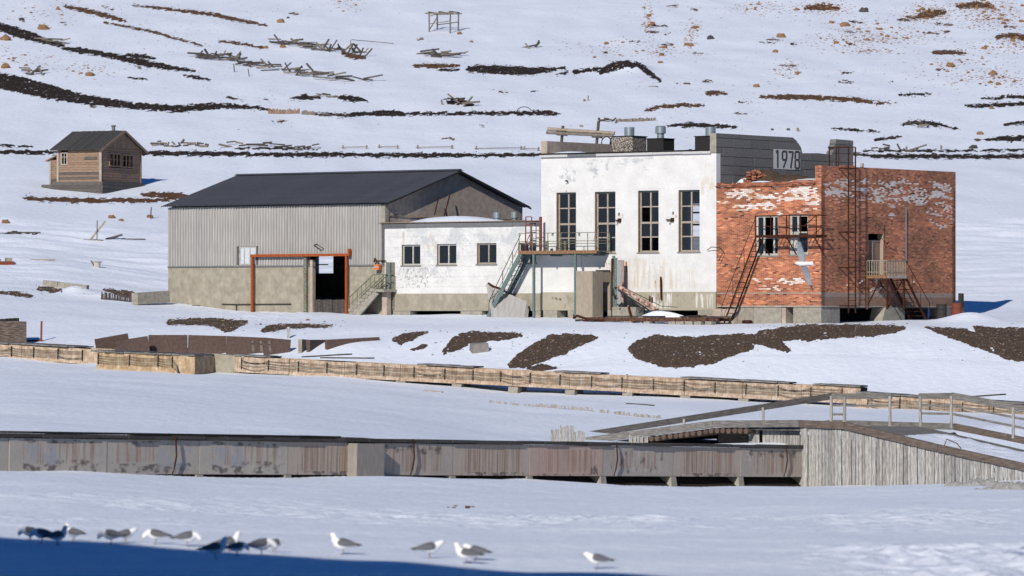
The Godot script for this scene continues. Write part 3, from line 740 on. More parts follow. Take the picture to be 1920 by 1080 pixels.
func build_warehouse() -> void:
	var t := ct("warehouse", Vector3(-37.6, 0.0, -6.7), "grey corrugated warehouse with dark pitched roof on a concrete base", "warehouse")
	var L := 16.25; var u0 := -45.8; var u1 := -29.55
	var m := mb()
	# front base wall with the doorway
	m.wall(Vector3(u0, -0.6, 0), RX, RZ, L, 3.4, 0.35, [[10.75, 0.62, 13.56, 3.4]])
	part(m, "base_wall", M.plinth, t)
	m = mb(); m.box(Vector3(u0, 2.8, 0), Vector3(-35.06, 2.87, 0.07)); m.box(Vector3(-32.2, 2.8, 0), Vector3(u1, 2.87, 0.07))
	part(m, "flashing", M.fascia, t)
	# corrugated sheets, ribs upright, each about a metre wide
	var period := 0.203
	var ribs_n := int((u1 - u0 - 0.03) / period)
	var cut := func(i: int) -> int:
		var xa := u0 + 0.02 + i * period; var xb := xa + period
		if xb > -35.15 and xa < -32.2: return 1
		if xb > -40.36 and xa < -39.0: return 2
		return 0
	var i0 := 0
	while i0 < ribs_n:
		var n := 1
		while n < 5 and i0 + n < ribs_n and cut.call(i0 + n) == cut.call(i0): n += 1
		var tint := tone(0.07, 0.012)
		var hi := 6.36
		var pieces: Array = [[[2.875, hi]], [[3.46, hi]], [[2.875, 2.92], [4.01, hi]]][cut.call(i0)]
		for p in pieces:
			m = mb(tint)
			m.ribs(Vector3(u0 + 0.02 + i0 * period, p[0], 0.02), RX, Vector3(0, p[1] - p[0], 0), RZ, n, period, 0.065)
			part(m, "cladding_sheet", M.cladding, t)
		i0 += n
	# inner lining so that the hall is closed
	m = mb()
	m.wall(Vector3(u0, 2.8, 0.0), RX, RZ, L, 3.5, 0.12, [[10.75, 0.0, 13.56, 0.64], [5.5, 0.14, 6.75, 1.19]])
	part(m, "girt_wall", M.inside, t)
	m = mb(); m.wall(Vector3(u1, -0.6, -13.5), -RX, -RZ, L, 7.0, 0.3, [[14.15, 3.15, 15.5, 4.28]])
	part(m, "rear_wall", M.stucco, t)
	m = mb(); m.box(Vector3(-44.3, 3.05, -13.48), Vector3(-45.6, 3.12, -13.4)); part(m, "rear_window_bar", M.darkmetal, t)
	m = mb()   # gables
	m.prism([Vector3(u1, -0.6, -0.02), Vector3(u1, -0.6, -13.48), Vector3(u1, 6.35, -13.48), Vector3(u1, 8.36, -6.75), Vector3(u1, 6.35, -0.02)], Vector3(-0.3, 0, 0))
	part(m, "gable_wall", M.stucco, t)
	m = mb()
	m.prism([Vector3(u0, -0.6, -13.48), Vector3(u0, -0.6, -0.36), Vector3(u0, 6.35, -0.12), Vector3(u0, 8.36, -6.75), Vector3(u0, 6.35, -13.48)], Vector3(0.3, 0, 0))
	part(m, "gable_wall", M.stucco, t)
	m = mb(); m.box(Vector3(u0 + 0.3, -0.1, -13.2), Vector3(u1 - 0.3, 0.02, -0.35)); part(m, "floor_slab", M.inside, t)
	# roof sheets
	var ov0 := u0 - 0.28; var ov1 := u1 + 0.42
	var front := Vector3(0, 2.02, -7.1); var rear := Vector3(0, 2.02, 7.1)
	var eave := 6.40; var np := 16; var pw := (ov1 - ov0) / np
	for i in np:
		m = mb(tone(0.08))
		m.ribs(Vector3(ov0 + i * pw, eave, 0.38), RX, front, Vector3(0, 0.96, 0.27), 6, pw / 6, 0.045)
		part(m, "roof_sheet", M.roof, t)
		m = mb(tone(0.08))
		m.ribs(Vector3(ov1 - i * pw, eave, -13.88), -RX, rear, Vector3(0, 0.96, -0.27), 6, pw / 6, 0.045)
		part(m, "roof_sheet", M.roof, t)
	m = mb(); m.prism([Vector3(ov1, 8.44, -7.05), Vector3(ov1, 8.54, -6.75), Vector3(ov1, 8.44, -6.45), Vector3(ov1, 8.47, -6.75)], Vector3(ov0 - ov1, 0, 0)); part(m, "ridge_cap", M.roof, t)
	for s in [1, -1]:   # verge boards along the gable
		m = mb(); m.bar(Vector3(ov1 - 0.03, eave - 0.08, -6.75 + s * 7.1), Vector3(ov1 - 0.03, 8.38, -6.75 + s * 0.03), 0.04, 0.08); part(m, "verge_board", M.darkmetal, t)
	m = mb(); m.box(Vector3(u1 - 0.25, 5.3, -0.3), Vector3(u1 + 0.06, 6.3, 0.05)); part(m, "corner_post", M.concrete, t)
	# small window in the cladding
	window(t, -40.3, 2.93, -39.05, 4.0, 0.02, [0.28, 0.62], [], M.framewhite, 0.07, [], 0.0, M.frosted, false)
	# sliding door rail: orange beam on posts
	m = mb(); m.box(Vector3(-39.2, 3.38, 0.22), Vector3(-31.85, 3.53, 0.38)); m.box(Vector3(-31.98, 3.4, 0.18), Vector3(-31.84, 3.8, 0.36)); part(m, "door_beam", M.orange, t)
	for p in [[-39.1, M.orange, 0.14], [-32.1, M.orange, 0.12]]:
		m = mb(); m.box(Vector3(p[0] - p[2] / 2, cground(Vector3(p[0], 0, 0.3)) - 0.3, 0.24), Vector3(p[0] + p[2] / 2, 3.38, 0.37)); part(m, "door_post", p[1], t)
	m = mb(); m.box(Vector3(-35.34, -0.4, 0.06), Vector3(-35.14, 3.37, 0.21)); part(m, "door_jamb", M.tealrust, t)
	m = mb(); m.box(Vector3(-35.12, -0.4, -0.3), Vector3(-34.86, 3.2, -0.02)); part(m, "door_jamb", M.stucco, t)
	# rough timber threshold in the doorway
	for i in 12:
		m = mb(tone(0.25)); m.box(Vector3(-34.86 + i * 0.22, -0.5, -0.28), Vector3(-34.66 + i * 0.22, 0.86 + rng.randf_range(-0.03, 0.03), -0.2 + rng.randf_range(-0.02, 0.02))); part(m, "threshold_plank", M.dark_timber, t)
	# lamp bracket, pipe along the base
	m = mb(); m.bar(Vector3(-34.7, 4.02, 0.04), Vector3(-33.9, 4.08, 0.75), 0.05, 0.05); m.bar(Vector3(-33.95, 3.8, 0.05), Vector3(-33.95, 4.06, 0.7), 0.03, 0.03); part(m, "lamp_bracket", M.rust, t)
	m = mb(); m.tube([Vector3(-41.6, 0.62, 0.05), Vector3(-40.5, 0.6, 0.06), Vector3(-36.4, 0.62, 0.06)], 0.035); m.tube([Vector3(-40.5, 0.6, 0.06), Vector3(-40.5, 0.2, 0.06)], 0.035); part(m, "pipe", M.darkmetal, t)
	for p in [[796, 322], [803, 322]]:
		m = mb(); var q := fp(p[0], 327, -6.9); m.bar(q + Vector3(0, -0.25, 0), q + Vector3(0, 0.12, 0), 0.07, 0.07); part(m, "roof_stub", M.rust, t)
	m = mb(); m.bar(Vector3(-34.2, 1.75, -3), Vector3(-33.7, 0.85, -2), 0.06, 0.06); part(m, "leaning_rod", M.galv, t)
	# diagonal props on the gable above the annex roof
	for p in [[822, 372, 815, 402], [843, 367, 832, 408]]:
		m = mb(); m.bar(sp(p[0], p[1], u1 + 0.3), sp(p[2], p[3], u1 + 0.9), 0.06, 0.06); part(m, "prop", M.rust, t)
	m = mb(); m.tube([Vector3(u1 + 0.05, 5.72, 0.0), Vector3(u1 + 0.06, 5.66, -2.5), Vector3(u1 + 0.06, 5.7, -12.8)], 0.03, 5); part(m, "cable", M.paletimber, t)

func build_annex() -> void:
	var t := ct("white_annex", Vector3(-24.0, 0.2, -5), "low whitewashed annex with three small windows", "annex")
	var u0 := -29.55; var u1 := -18.5; var L := u1 - u0
	var wins := [[-28.33, 2.82, -26.99, 4.0], [-25.81, 2.84, -24.42, 4.02], [-22.98, 2.86, -21.6, 4.04], [-20.1, 2.9, -18.85, 4.04]]
	var holes := []
	for w in wins: holes.append([w[0] - u0, w[1] - 1.2, w[2] - u0, w[3] - 1.2])
	var grey := Color(0.62, 0.64, 0.67, 0.4); var dark := Color(0.38, 0.37, 0.36, 0.6); var tan := Color(0.66, 0.58, 0.48, 0.5)
	var lines := []
	for k in 7: lines.append([0.05, 0.35 + k * 0.58, 8.6, 0.4 + k * 0.58, 0.28])
	for k in 7:
		for q in 8: lines.append([0.4 + q * 1.15 + (k % 2) * 0.55, 0.38 + k * 0.58, 0.4 + q * 1.15 + (k % 2) * 0.55, 0.96 + k * 0.58, 0.18])
	var ms := wash(L, 3.85, 5, Color(0.805, 0.805, 0.80), [
		[0.0, 2.6, 11.0, 3.9, grey, 0.25, 1.3, 1.0], [0.0, 0.9, 6.5, 3.0, grey, 0.12, 1.0, 1.0], [7.5, 1.0, 11.0, 3.2, grey, -0.02, 1.0, 1.0], [0.6, 0.15, 3.6, 1.7, dark, -0.16, 0.24, 0.24],
		[0.8, 0.4, 5.4, 1.9, dark, -0.34, 0.18, 0.2], [0.2, 2.1, 9.5, 3.6, dark, -0.42, 0.16, 0.2], [1.2, 2.6, 1.7, 3.8, tan, 0.15, 0.5, 1.4], [2.8, 2.2, 4.0, 3.6, tan, -0.1, 0.4, 0.6],
		[8.0, 1.0, 10.5, 2.6, tan, -0.25, 0.3, 0.4], [8.2, 1.2, 10.4, 2.4, dark, -0.4, 0.16, 0.2]], lines)
	var m := mb()
	m.wall(Vector3(u0, 1.2, 0), RX, RZ, L, 3.85, 0.35, holes)
	part(m, "front_wall", ms, t)
	m = mb(); m.wall(Vector3(u0 + 0.02, 0.22, 0.04), RX, RZ, L - 0.02, 0.98, 0.39, []); part(m, "plinth", M.plinth, t)
	m = mb(); m.wall(Vector3(u1, 0.2, -10.0), -RX, -RZ, L, 4.85, 0.35, []); part(m, "rear_wall", M.whitewash, t)
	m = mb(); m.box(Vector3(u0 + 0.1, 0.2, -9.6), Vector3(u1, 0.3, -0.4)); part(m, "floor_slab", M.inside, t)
	m = mb(); m.box(Vector3(u0 + 0.01, 5.05, -10.1), Vector3(u1, 5.24, 0.02)); part(m, "roof_slab", M.tar, t)
	# dark sheet-metal fascia, in lengths
	var x := u0 - 0.02
	while x < u1 - 0.2:
		var e := minf(u1, x + rng.randf_range(1.3, 2.2))
		m = mb(tone(0.3)); m.box(Vector3(x, 4.98 + rng.randf_range(-0.02, 0.02), 0.022), Vector3(e - 0.01, 5.2, 0.07 + rng.randf_range(0, 0.02))); part(m, "fascia_sheet", M.fascia, t)
		x = e
	m = mb(); m.box(Vector3(u0 - 0.35, 5.245, -0.5), Vector3(u1 - 0.02, 5.29, 0.13)); part(m, "roof_edge_board", M.jamb, t)
	for i in 3:
		var w: Array = wins[i]
		window(t, w[0], w[1], w[2], w[3], -0.12, [0.55], [], M.framewhite if i < 2 else M.framewood, 0.09, [], 0.05)
	var w3: Array = wins[3]
	window(t, w3[0], w3[1], w3[2], w3[3], -0.12, [0.55], [], M.framewhite, 0.09, [], 0.05)
	# footing blocks with black gaps between them
	for b in [[-29.5, -27.7], [-24.1, -22.6], [-18.9, -18.5], [-21.5, -21.0]]:
		m = mb(tone(0.1)); m.box(Vector3(b[0], -0.6, -0.7), Vector3(b[1], 0.2, 0.02)); part(m, "footing_block", M.concrete, t)
	# two galvanised roof ventilators on curbs
	for p in [[932, 392, 409, 8], [965, 394, 408, 8]]:
		var b := fp(p[0], 408, -2.6); b.y = 5.245
		m = mb(); m.box(b + Vector3(-0.45, 0, -0.4), b + Vector3(0.45, 0.14, 0.4)); part(m, "ventilator_curb", M.tar, t)
		m = mb(); m.lathe(b, [[0.0, 0.14], [0.16, 0.14], [0.16, 0.24], [0.24, 0.26], [0.24, 0.58], [0.2, 0.62], [0.0, 0.62]]); part(m, "ventilator", M.galv, t)
	for i in 14:
		var r := fp(rng.randf_range(900, 985), 409, -1.8 - rng.randf() * 1.2)
		m = mb(tone(0.4)); m.box(Vector3(r.x, 5.245, r.z), Vector3(r.x + rng.randf_range(0.1, 0.4), 5.3 + rng.randf() * 0.05, r.z - 0.2)); part(m, "roof_scrap", M.tar, t)
	# snow lying on the roof
	lump("roof_snow", Vector3(-26.0, 5.25, -2.0), 3.6, 1.75, 0.4, "snow drift lying on the annex roof", true)

# a smooth low heap of snow or rubble with an uneven rim
func lump(called: String, c: Vector3, rx: float, rz: float, h: float, label: String, in_complex: bool, mat: Material = null, rough := 0.0) -> void:
	var o := Node3D.new()
	var m := Mb.new()
	var nx := 40; var nz := 20
	var f := func(i: int, j: int) -> Vector3:
		var a := -1.0 + 2.0 * i / nx; var b := -1.0 + 2.0 * j / nz
		var q := 1.0 - a * a * (1 + 0.15 * sin(b * 3)) - b * b * (1 + 0.2 * sin(a * 4))
		var y := h * clampf(q, -0.3, 1.0) + rough * n2.get_noise_2d((c.x + a * rx) * 5, (c.z + b * rz) * 5) + 0.06 * h * n2.get_noise_2d((c.x + a * rx) * 1.5, (c.z + b * rz) * 1.5)
		return Vector3(a * rx, maxf(y, -0.1) if q < 0.05 else y, b * rz)
	for i in nx:
		for j in nz:
			var p: Vector3 = f.call(i, j); var q: Vector3 = f.call(i + 1, j); var r: Vector3 = f.call(i + 1, j + 1); var s: Vector3 = f.call(i, j + 1)
			if maxf(maxf(p.y, q.y), maxf(r.y, s.y)) < -0.02: continue
			m.quad(s, r, q, p)
	var mi := MeshInstance3D.new()
	mi.mesh = smooth_mesh(m); mi.material_override = mat if mat else M.snowlump; mi.name = numbered(called)
	add_child(mi)
	mi.transform = Transform3D(CT.basis, CT * c) if in_complex else Transform3D(Basis.IDENTITY, c)
	tag(mi, label, "", "", "stuff")
	o.free()

func smooth_mesh(m: Mb) -> ArrayMesh:   # shared normals
	var sum := {}
	for i in m.v.size():
		var k := (m.v[i] * 1000.0).round()
		sum[k] = sum.get(k, Vector3.ZERO) + m.nn[i]
	for i in m.v.size(): m.nn[i] = (sum[(m.v[i] * 1000.0).round()] as Vector3).normalized()
	return m.mesh()

func build_hall() -> void:
	var t := ct("white_hall", Vector3(-12.6, 0.2, -7), "tall whitewashed hall with four high windows", "hall")
	var u0 := -18.5; var u1 := -6.75; var L := u1 - u0
	var wins := [[-17.46, 3.42, -16.11, 6.82], [-14.84, 3.43, -13.44, 6.82], [-11.93, 3.43, -10.55, 6.84], [-9.24, 3.44, -7.84, 6.83]]
	var holes := []
	for w in wins: holes.append([w[0] - u0, w[1] - 1.25, w[2] - u0, w[3] - 1.25])
	for p in [[1036, 440], [1086, 440], [1160.5, 402], [1262, 400]]:   # pipe holes
		var q := fp(p[0], p[1]); holes.append([q.x - u0 - 0.07, q.y - 1.25 - 0.09, q.x - u0 + 0.07, q.y - 1.25 + 0.09])
	var grey := Color(0.62, 0.64, 0.655, 0.7); var tan := Color(0.74, 0.68, 0.60, 0.5); var rusty := Color(0.62, 0.36, 0.20, 0.9); var dark := Color(0.36, 0.35, 0.34, 0.7)
	var ms := wash(L, 7.55, 9, Color(0.81, 0.81, 0.805), [
		[1.1, 6.0, 2.6, 7.1, grey, 0.05, 0.45, 0.5], [3.0, 6.2, 4.8, 7.4, grey, -0.12, 0.5, 0.6], [2.0, 6.6, 9.0, 7.55, grey, -0.2, 1.6, 0.6], [10.6, 5.0, 11.75, 7.3, tan, 0.0, 0.6, 1.5],
		[5.0, 0.0, 9.6, 2.1, tan, 0.14, 0.35, 3.0], [4.5, 0.0, 11.7, 1.4, tan, -0.02, 0.25, 4.0], [4.6, 0.6, 5.4, 1.9, tan, 0.2, 0.6, 0.6], [1.62, 5.25, 1.82, 5.75, rusty, 0.25, 0.3, 1.0], [5.2, 3.9, 5.6, 4.35, rusty, -0.15, 0.3, 0.5],
		[9.0, 3.9, 9.3, 4.3, rusty, -0.1, 0.3, 0.5], [5.72, 1.0, 5.86, 1.75, rusty, 0.3, 0.3, 1.2], [4.3, 1.1, 5.0, 2.0, dark, -0.32, 0.18, 0.25], [7.6, 0.2, 8.2, 0.7, rusty, -0.22, 0.5, 0.8], [6.5, 0.6, 8.5, 1.9, dark, -0.46, 0.15, 0.2]],
		[[0.75, 5.65, 2.6, 5.65, 0.25], [3.4, 5.68, 5.2, 5.68, 0.22], [6.3, 5.7, 8.4, 5.7, 0.22], [9.0, 5.7, 11.2, 5.7, 0.25], [11.15, 5.7, 11.15, 5.45, 0.25], [8.35, 5.7, 8.35, 5.4, 0.22], [0.6, 5.9, 0.75, 5.55, 0.3]])
	var m := mb()
	m.wall(Vector3(u0, 1.25, 0), RX, RZ, L, 7.55, 0.4, holes)
	part(m, "front_wall", ms, t)
	m = mb(); m.wall(Vector3(u0 + 0.02, 0.24, 0.04), RX, RZ, L - 0.03, 1.01, 0.44, [])
	part(m, "plinth", wash(L, 1.0, 15, Color(0.63, 0.605, 0.545), [[5.2, 0.0, 6.4, 1.0, Color(0.86, 0.86, 0.85, 0.8), 0.05, 0.3, 4.0], [7.3, 0.0, 9.0, 1.0, Color(0.86, 0.86, 0.86, 0.9), 0.2, 0.3, 4.0], [9.9, 0.0, 11.7, 1.0, Color(0.84, 0.84, 0.83, 0.9), 0.15, 0.35, 4.0], [0, 0, 11.7, 1.0, Color(0.5, 0.47, 0.42, 0.6), -0.05, 0.5, 1.2], [0.6, 0.55, 1.5, 0.75, Color(0.08, 0.08, 0.08, 1), -0.08, 0.2, 0.3]], []), t)
	m = mb(); m.wall(Vector3(u1, 0.2, -14.1), -RX, -RZ, L, 8.6, 0.4, [[10.15, 3.3, 11.05, 6.3]]); part(m, "rear_wall", M.whitewash, t)
	m = mb(); m.wall(Vector3(u0, 0.2, -14.1), RZ, -RX, 13.7, 8.6, 0.4, []); part(m, "left_wall", M.whitewash, t)
	for by in [4.5, 5.2, 5.9]:
		m = mb(); m.box(Vector3(-17.8, by, -13.95), Vector3(-16.9, by + 0.1, -13.88)); part(m, "rear_window_bar", M.framewood, t)
	m = mb(); m.wall(Vector3(u1, 0.2, -0.4), -RZ, RX, 13.3, 7.2, 0.35, []); part(m, "right_wall", M.concrete_grey, t)
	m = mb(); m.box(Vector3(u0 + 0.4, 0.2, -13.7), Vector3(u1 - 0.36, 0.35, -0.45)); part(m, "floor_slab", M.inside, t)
	m = mb(); m.box(Vector3(u0 + 0.005, 8.8, -14.08), Vector3(u1 - 0.41, 8.97, 0.06)); part(m, "roof_slab", M.tar, t)
	for i in 6:   # cornice strip in lengths
		var a := u0 + i * (L - 0.3) / 6; var b := u0 + (i + 1) * (L - 0.3) / 6
		m = mb(tone(0.06)); m.box(Vector3(a, 8.80 + rng.randf_range(-0.01, 0.01), 0.062), Vector3(b - 0.012, 8.93, 0.13 + rng.randf_range(-0.01, 0.02))); part(m, "cornice_strip", M.fascia if i == 1 else M.whitewash, t)
	m = mb(); m.box(Vector3(u0, 8.975, -0.3), Vector3(u1 - 0.5, 9.02, 0.15)); part(m, "roof_edge", M.tar, t)
	# parapet at the left end of the roof
	m = mb(); m.box(Vector3(u0, 8.98, -6.4), Vector3(u0 + 0.42, 9.72, 0.0)); part(m, "parapet", M.stucco, t)
	var rows := [0.25, 0.48, 0.74]
	var gone := [[], [], [1, 4, 0], [5, 3]]
	for i in 4:
		var w: Array = wins[i]
		window(t, w[0], w[1], w[2], w[3], -0.2, [0.53], rows, M.framewood, 0.10, gone[i], 0.04)
		m = mb(); m.box(Vector3(w[0] + 0.1, w[3] - 0.075, -0.19), Vector3(w[2] - 0.1, w[3] - 0.01, -0.18)); part(m, "green_head_strip", M.cable_green, t)
	# wall brackets with a short arm
	for p in [[1154, 1163, 413], [1249, 1262, 412]]:
		var a := fp(p[1], p[2]); var b := fp(p[0], p[2], 0.12)
		m = mb(); m.bar(a + Vector3(0, 0, 0), a + Vector3(0, 0, 0.14), 0.16, 0.2); m.bar(b, Vector3(a.x, a.y, 0.12), 0.06, 0.06); m.bar(Vector3(a.x, a.y, 0.12), Vector3(a.x - 0.18, a.y - 0.26, 0.1), 0.03, 0.03); part(m, "wall_bracket", M.rust, t)
	m = mb(); var hk := fp(1065, 340); m.bar(hk, hk + Vector3(0, 0.02, 0.3), 0.05, 0.05); m.bar(hk + Vector3(-0.1, 0.06, 0.05), hk + Vector3(0.12, 0.03, 0.25), 0.04, 0.04); part(m, "wall_hook", M.rust, t)
	m = mb(); var rp := fp(1241, 521); m.tube([rp + Vector3(-0.06, 0.03, 0.02), rp + Vector3(0, -0.05, 0.1), rp + Vector3(0.05, -1.2, 0.12)], 0.06); part(m, "rust_pipe", M.rust, t)
	# dangling wires at the corner
	m = mb(); var wr := [fp(1326, 469, 0.1), fp(1334, 463, 0.35), fp(1345, 464, 0.3), fp(1349, 463, 0.1), fp(1357, 472, 0.2), fp(1352, 480, 0.3), fp(1347, 490, 0.3)]; m.tube(wr, 0.022, 5); part(m, "wire", M.darkmetal, t)
	# roof boxes with ventilator drums
	for b in [[1148, 285, 1.38, 0.80, M.paint, 0], [1213, 283, 1.1, 0.62, M.tar, 1], [1303, 280, 1.25, 0.68, M.tar, 0]]:
		var a := fp(b[0], b[1], -2.6); a.y = 8.975
		var s: float = b[2]; var h: float = b[3] + 0.2
		m = mb(); m.box(a, a + Vector3(s, h, -s)); part(m, "vent_box", M.peel if b[5] == 0 and b[0] < 1200 else b[4], t)
		m = mb(); m.box(a + Vector3(-0.05, h, 0.05), a + Vector3(s + 0.05, h + 0.04, -s - 0.05)); part(m, "vent_lid", M.tar, t)
		var c := a + Vector3(s * 0.5, h + 0.04, -s * 0.5)
		m = mb()
		if b[5] == 1: m.lathe(c, [[0.0, 0.0], [0.2, 0.0], [0.2, 0.26], [0.3, 0.28], [0.3, 0.62], [0.24, 0.7], [0.0, 0.7]])
		else: m.lathe(c, [[0.0, 0.0], [0.29, 0.0], [0.29, 0.5], [0.26, 0.5], [0.26, 0.3], [0.0, 0.3]])
		part(m, "ventilator_drum", M.galv, t)
	for i in 26:
		var r := fp(rng.randf_range(1150, 1330), 284, -0.6 - rng.randf() * 2.0)
		if r.x > u1 - 0.7: continue
		m = mb(tone(0.5)); m.box(Vector3(r.x, 8.975, r.z), Vector3(r.x + rng.randf_range(0.08, 0.4), 9.02 + rng.randf() * 0.09, r.z - 0.2)); part(m, "roof_scrap", M.tar, t)
	# hooped hand grips of the roof ladder
	for k in [0, 1]:
		m = mb()
		var pts := []
		var a := fp(1128 + 16 * k, 272, -6.7); a.y = 8.9
		for i in 9:
			var an := PI * i / 8.0
			pts.append(a + Vector3(0.34 - 0.34 * cos(an), 0.95 + 0.34 * sin(an), -0.0))
		m.tube([a] + pts + [a + Vector3(0.68, 0.1, 0)], 0.035, 6); part(m, "ladder_hoop", M.rust, t)
	m = mb(); var lr := fp(1128, 266, -6.7); m.bar(Vector3(lr.x, 9.3, lr.z), Vector3(lr.x + 1.1, 9.3, lr.z), 0.04, 0.04); part(m, "ladder_rung", M.rust, t)
	# block parapet on the right side with the date
	var outline := PackedVector2Array([Vector2(0.405, 8.82), Vector2(0.405, 7.15), Vector2(14.14, 7.15), Vector2(14.14, 9.92), Vector2(12.3, 9.95), Vector2(12.2, 9.62), Vector2(12.02, 9.5), Vector2(12.16, 9.36), Vector2(11.9, 9.2), Vector2(11.85, 9.05), Vector2(10.4, 9.1), Vector2(8.75, 9.05), Vector2(8.55, 9.4), Vector2(8.1, 9.75), Vector2(7.75, 9.9), Vector2(0, 9.9), Vector2(0, 8.82)])
	var y := 7.15; var row := 0
	while y < 9.95:
		var x := -0.9 * (row % 2)
		while x < 14.14:
			var wd := rng.randf_range(1.4, 2.0)
			var rect := PackedVector2Array([Vector2(x + 0.014, y + 0.014), Vector2(x + wd - 0.014, y + 0.014), Vector2(x + wd - 0.014, y + 0.486), Vector2(x + 0.014, y + 0.486)])
			for poly in Geometry2D.intersect_polygons(rect, outline):
				if absf(poly_area(poly)) < 0.02: continue
				var pts := []
				for p in poly: pts.append(Vector3(u1 + rng.randf_range(0.0, 0.0), p.y, -p.x))
				var out := rng.randf_range(0.0, 0.02)
				for i in pts.size(): pts[i].x += out
				if poly_area(poly) < 0: pts.reverse()
				m = mb(tone(0.12)); m.prism(pts, Vector3(-0.4 - out, 0, 0)); part(m, "concrete_block", M.block, t)
			x += wd
		y += 0.5; row += 1
	m = mb()
	var core := []
	for p in outline: core.append(Vector3(u1 - 0.02, p.y - 0.02 if p.y > 9.0 else p.y + 0.01, -clampf(p.x, 0.02, 14.1)))
	m.prism(core, Vector3(-0.36, 0, 0)); part(m, "mortar_core", M.mortar, t)
	m = mb(); m.box(Vector3(u1 - 0.4, 8.83, 0.003), Vector3(u1 + 0.01, 9.9, 0.02)); part(m, "parapet_end", M.concrete, t)
	m = mb(); m.box(Vector3(u1 + 0.022, 8.1, -5.73), Vector3(u1 + 0.030, 9.2, -8.49)); var panel := part(m, "date_panel", M.paint, t)
	panel.set_meta("label", "white painted panel with the year 1978")
	digits(panel, Vector3(u1 + 0.032, 8.16, -5.86) - off)
	lump("roof_snow", Vector3(-17.2, 8.98, -0.9), 1.7, 0.5, 0.16, "thin strip of snow on the hall roof edge", true)

func poly_area(p: PackedVector2Array) -> float:
	var a := 0.0
	for i in p.size(): a += p[i].cross(p[(i + 1) % p.size()])
	return a / 2

# stencilled 1 9 7 8, drawn as bars; x runs towards the rear
func digits(parent: Node3D, at: Vector3) -> void:
	var glyph := {"1": [[0.32, 0, 0.32, 1], [0.12, 0.86, 0.32, 1]], "9": [[0.1, 0.5, 0.1, 0.93], [0.1, 0.95, 0.6, 0.95], [0.62, 0.98, 0.62, 0.55], [0.1, 0.48, 0.6, 0.48], [0.62, 0.55, 0.2, 0.02]],
		"7": [[0.05, 0.94, 0.66, 0.94], [0.62, 0.94, 0.34, 0.02]], "8": [[0.1, 0.04, 0.1, 0.47], [0.1, 0.55, 0.1, 0.96], [0.6, 0.04, 0.6, 0.47], [0.6, 0.55, 0.6, 0.96], [0.1, 0.97, 0.6, 0.97], [0.1, 0.51, 0.6, 0.51], [0.1, 0.03, 0.6, 0.03]]}
	var keep := off
	off = Vector3.ZERO
	var x := 0.02
	for ch in ["1", "9", "7", "8"]:
		var m := mb()
		var k := 0
		for s in glyph[ch]:
			var a := at + Vector3(0.004 * k * 0.3, s[1] * 0.98, -(x + s[0] * 0.82)); var b := at + Vector3(0.004 * k * 0.3, s[3] * 0.98, -(x + s[2] * 0.82))
			m.bar(a, b, 0.16 if absf(s[0] - s[2]) < 0.4 else 0.12, 0.008, Vector3.RIGHT)
			k += 1
		part(m, "digit", M.mortar, parent)
		x += 0.66
	off = keep

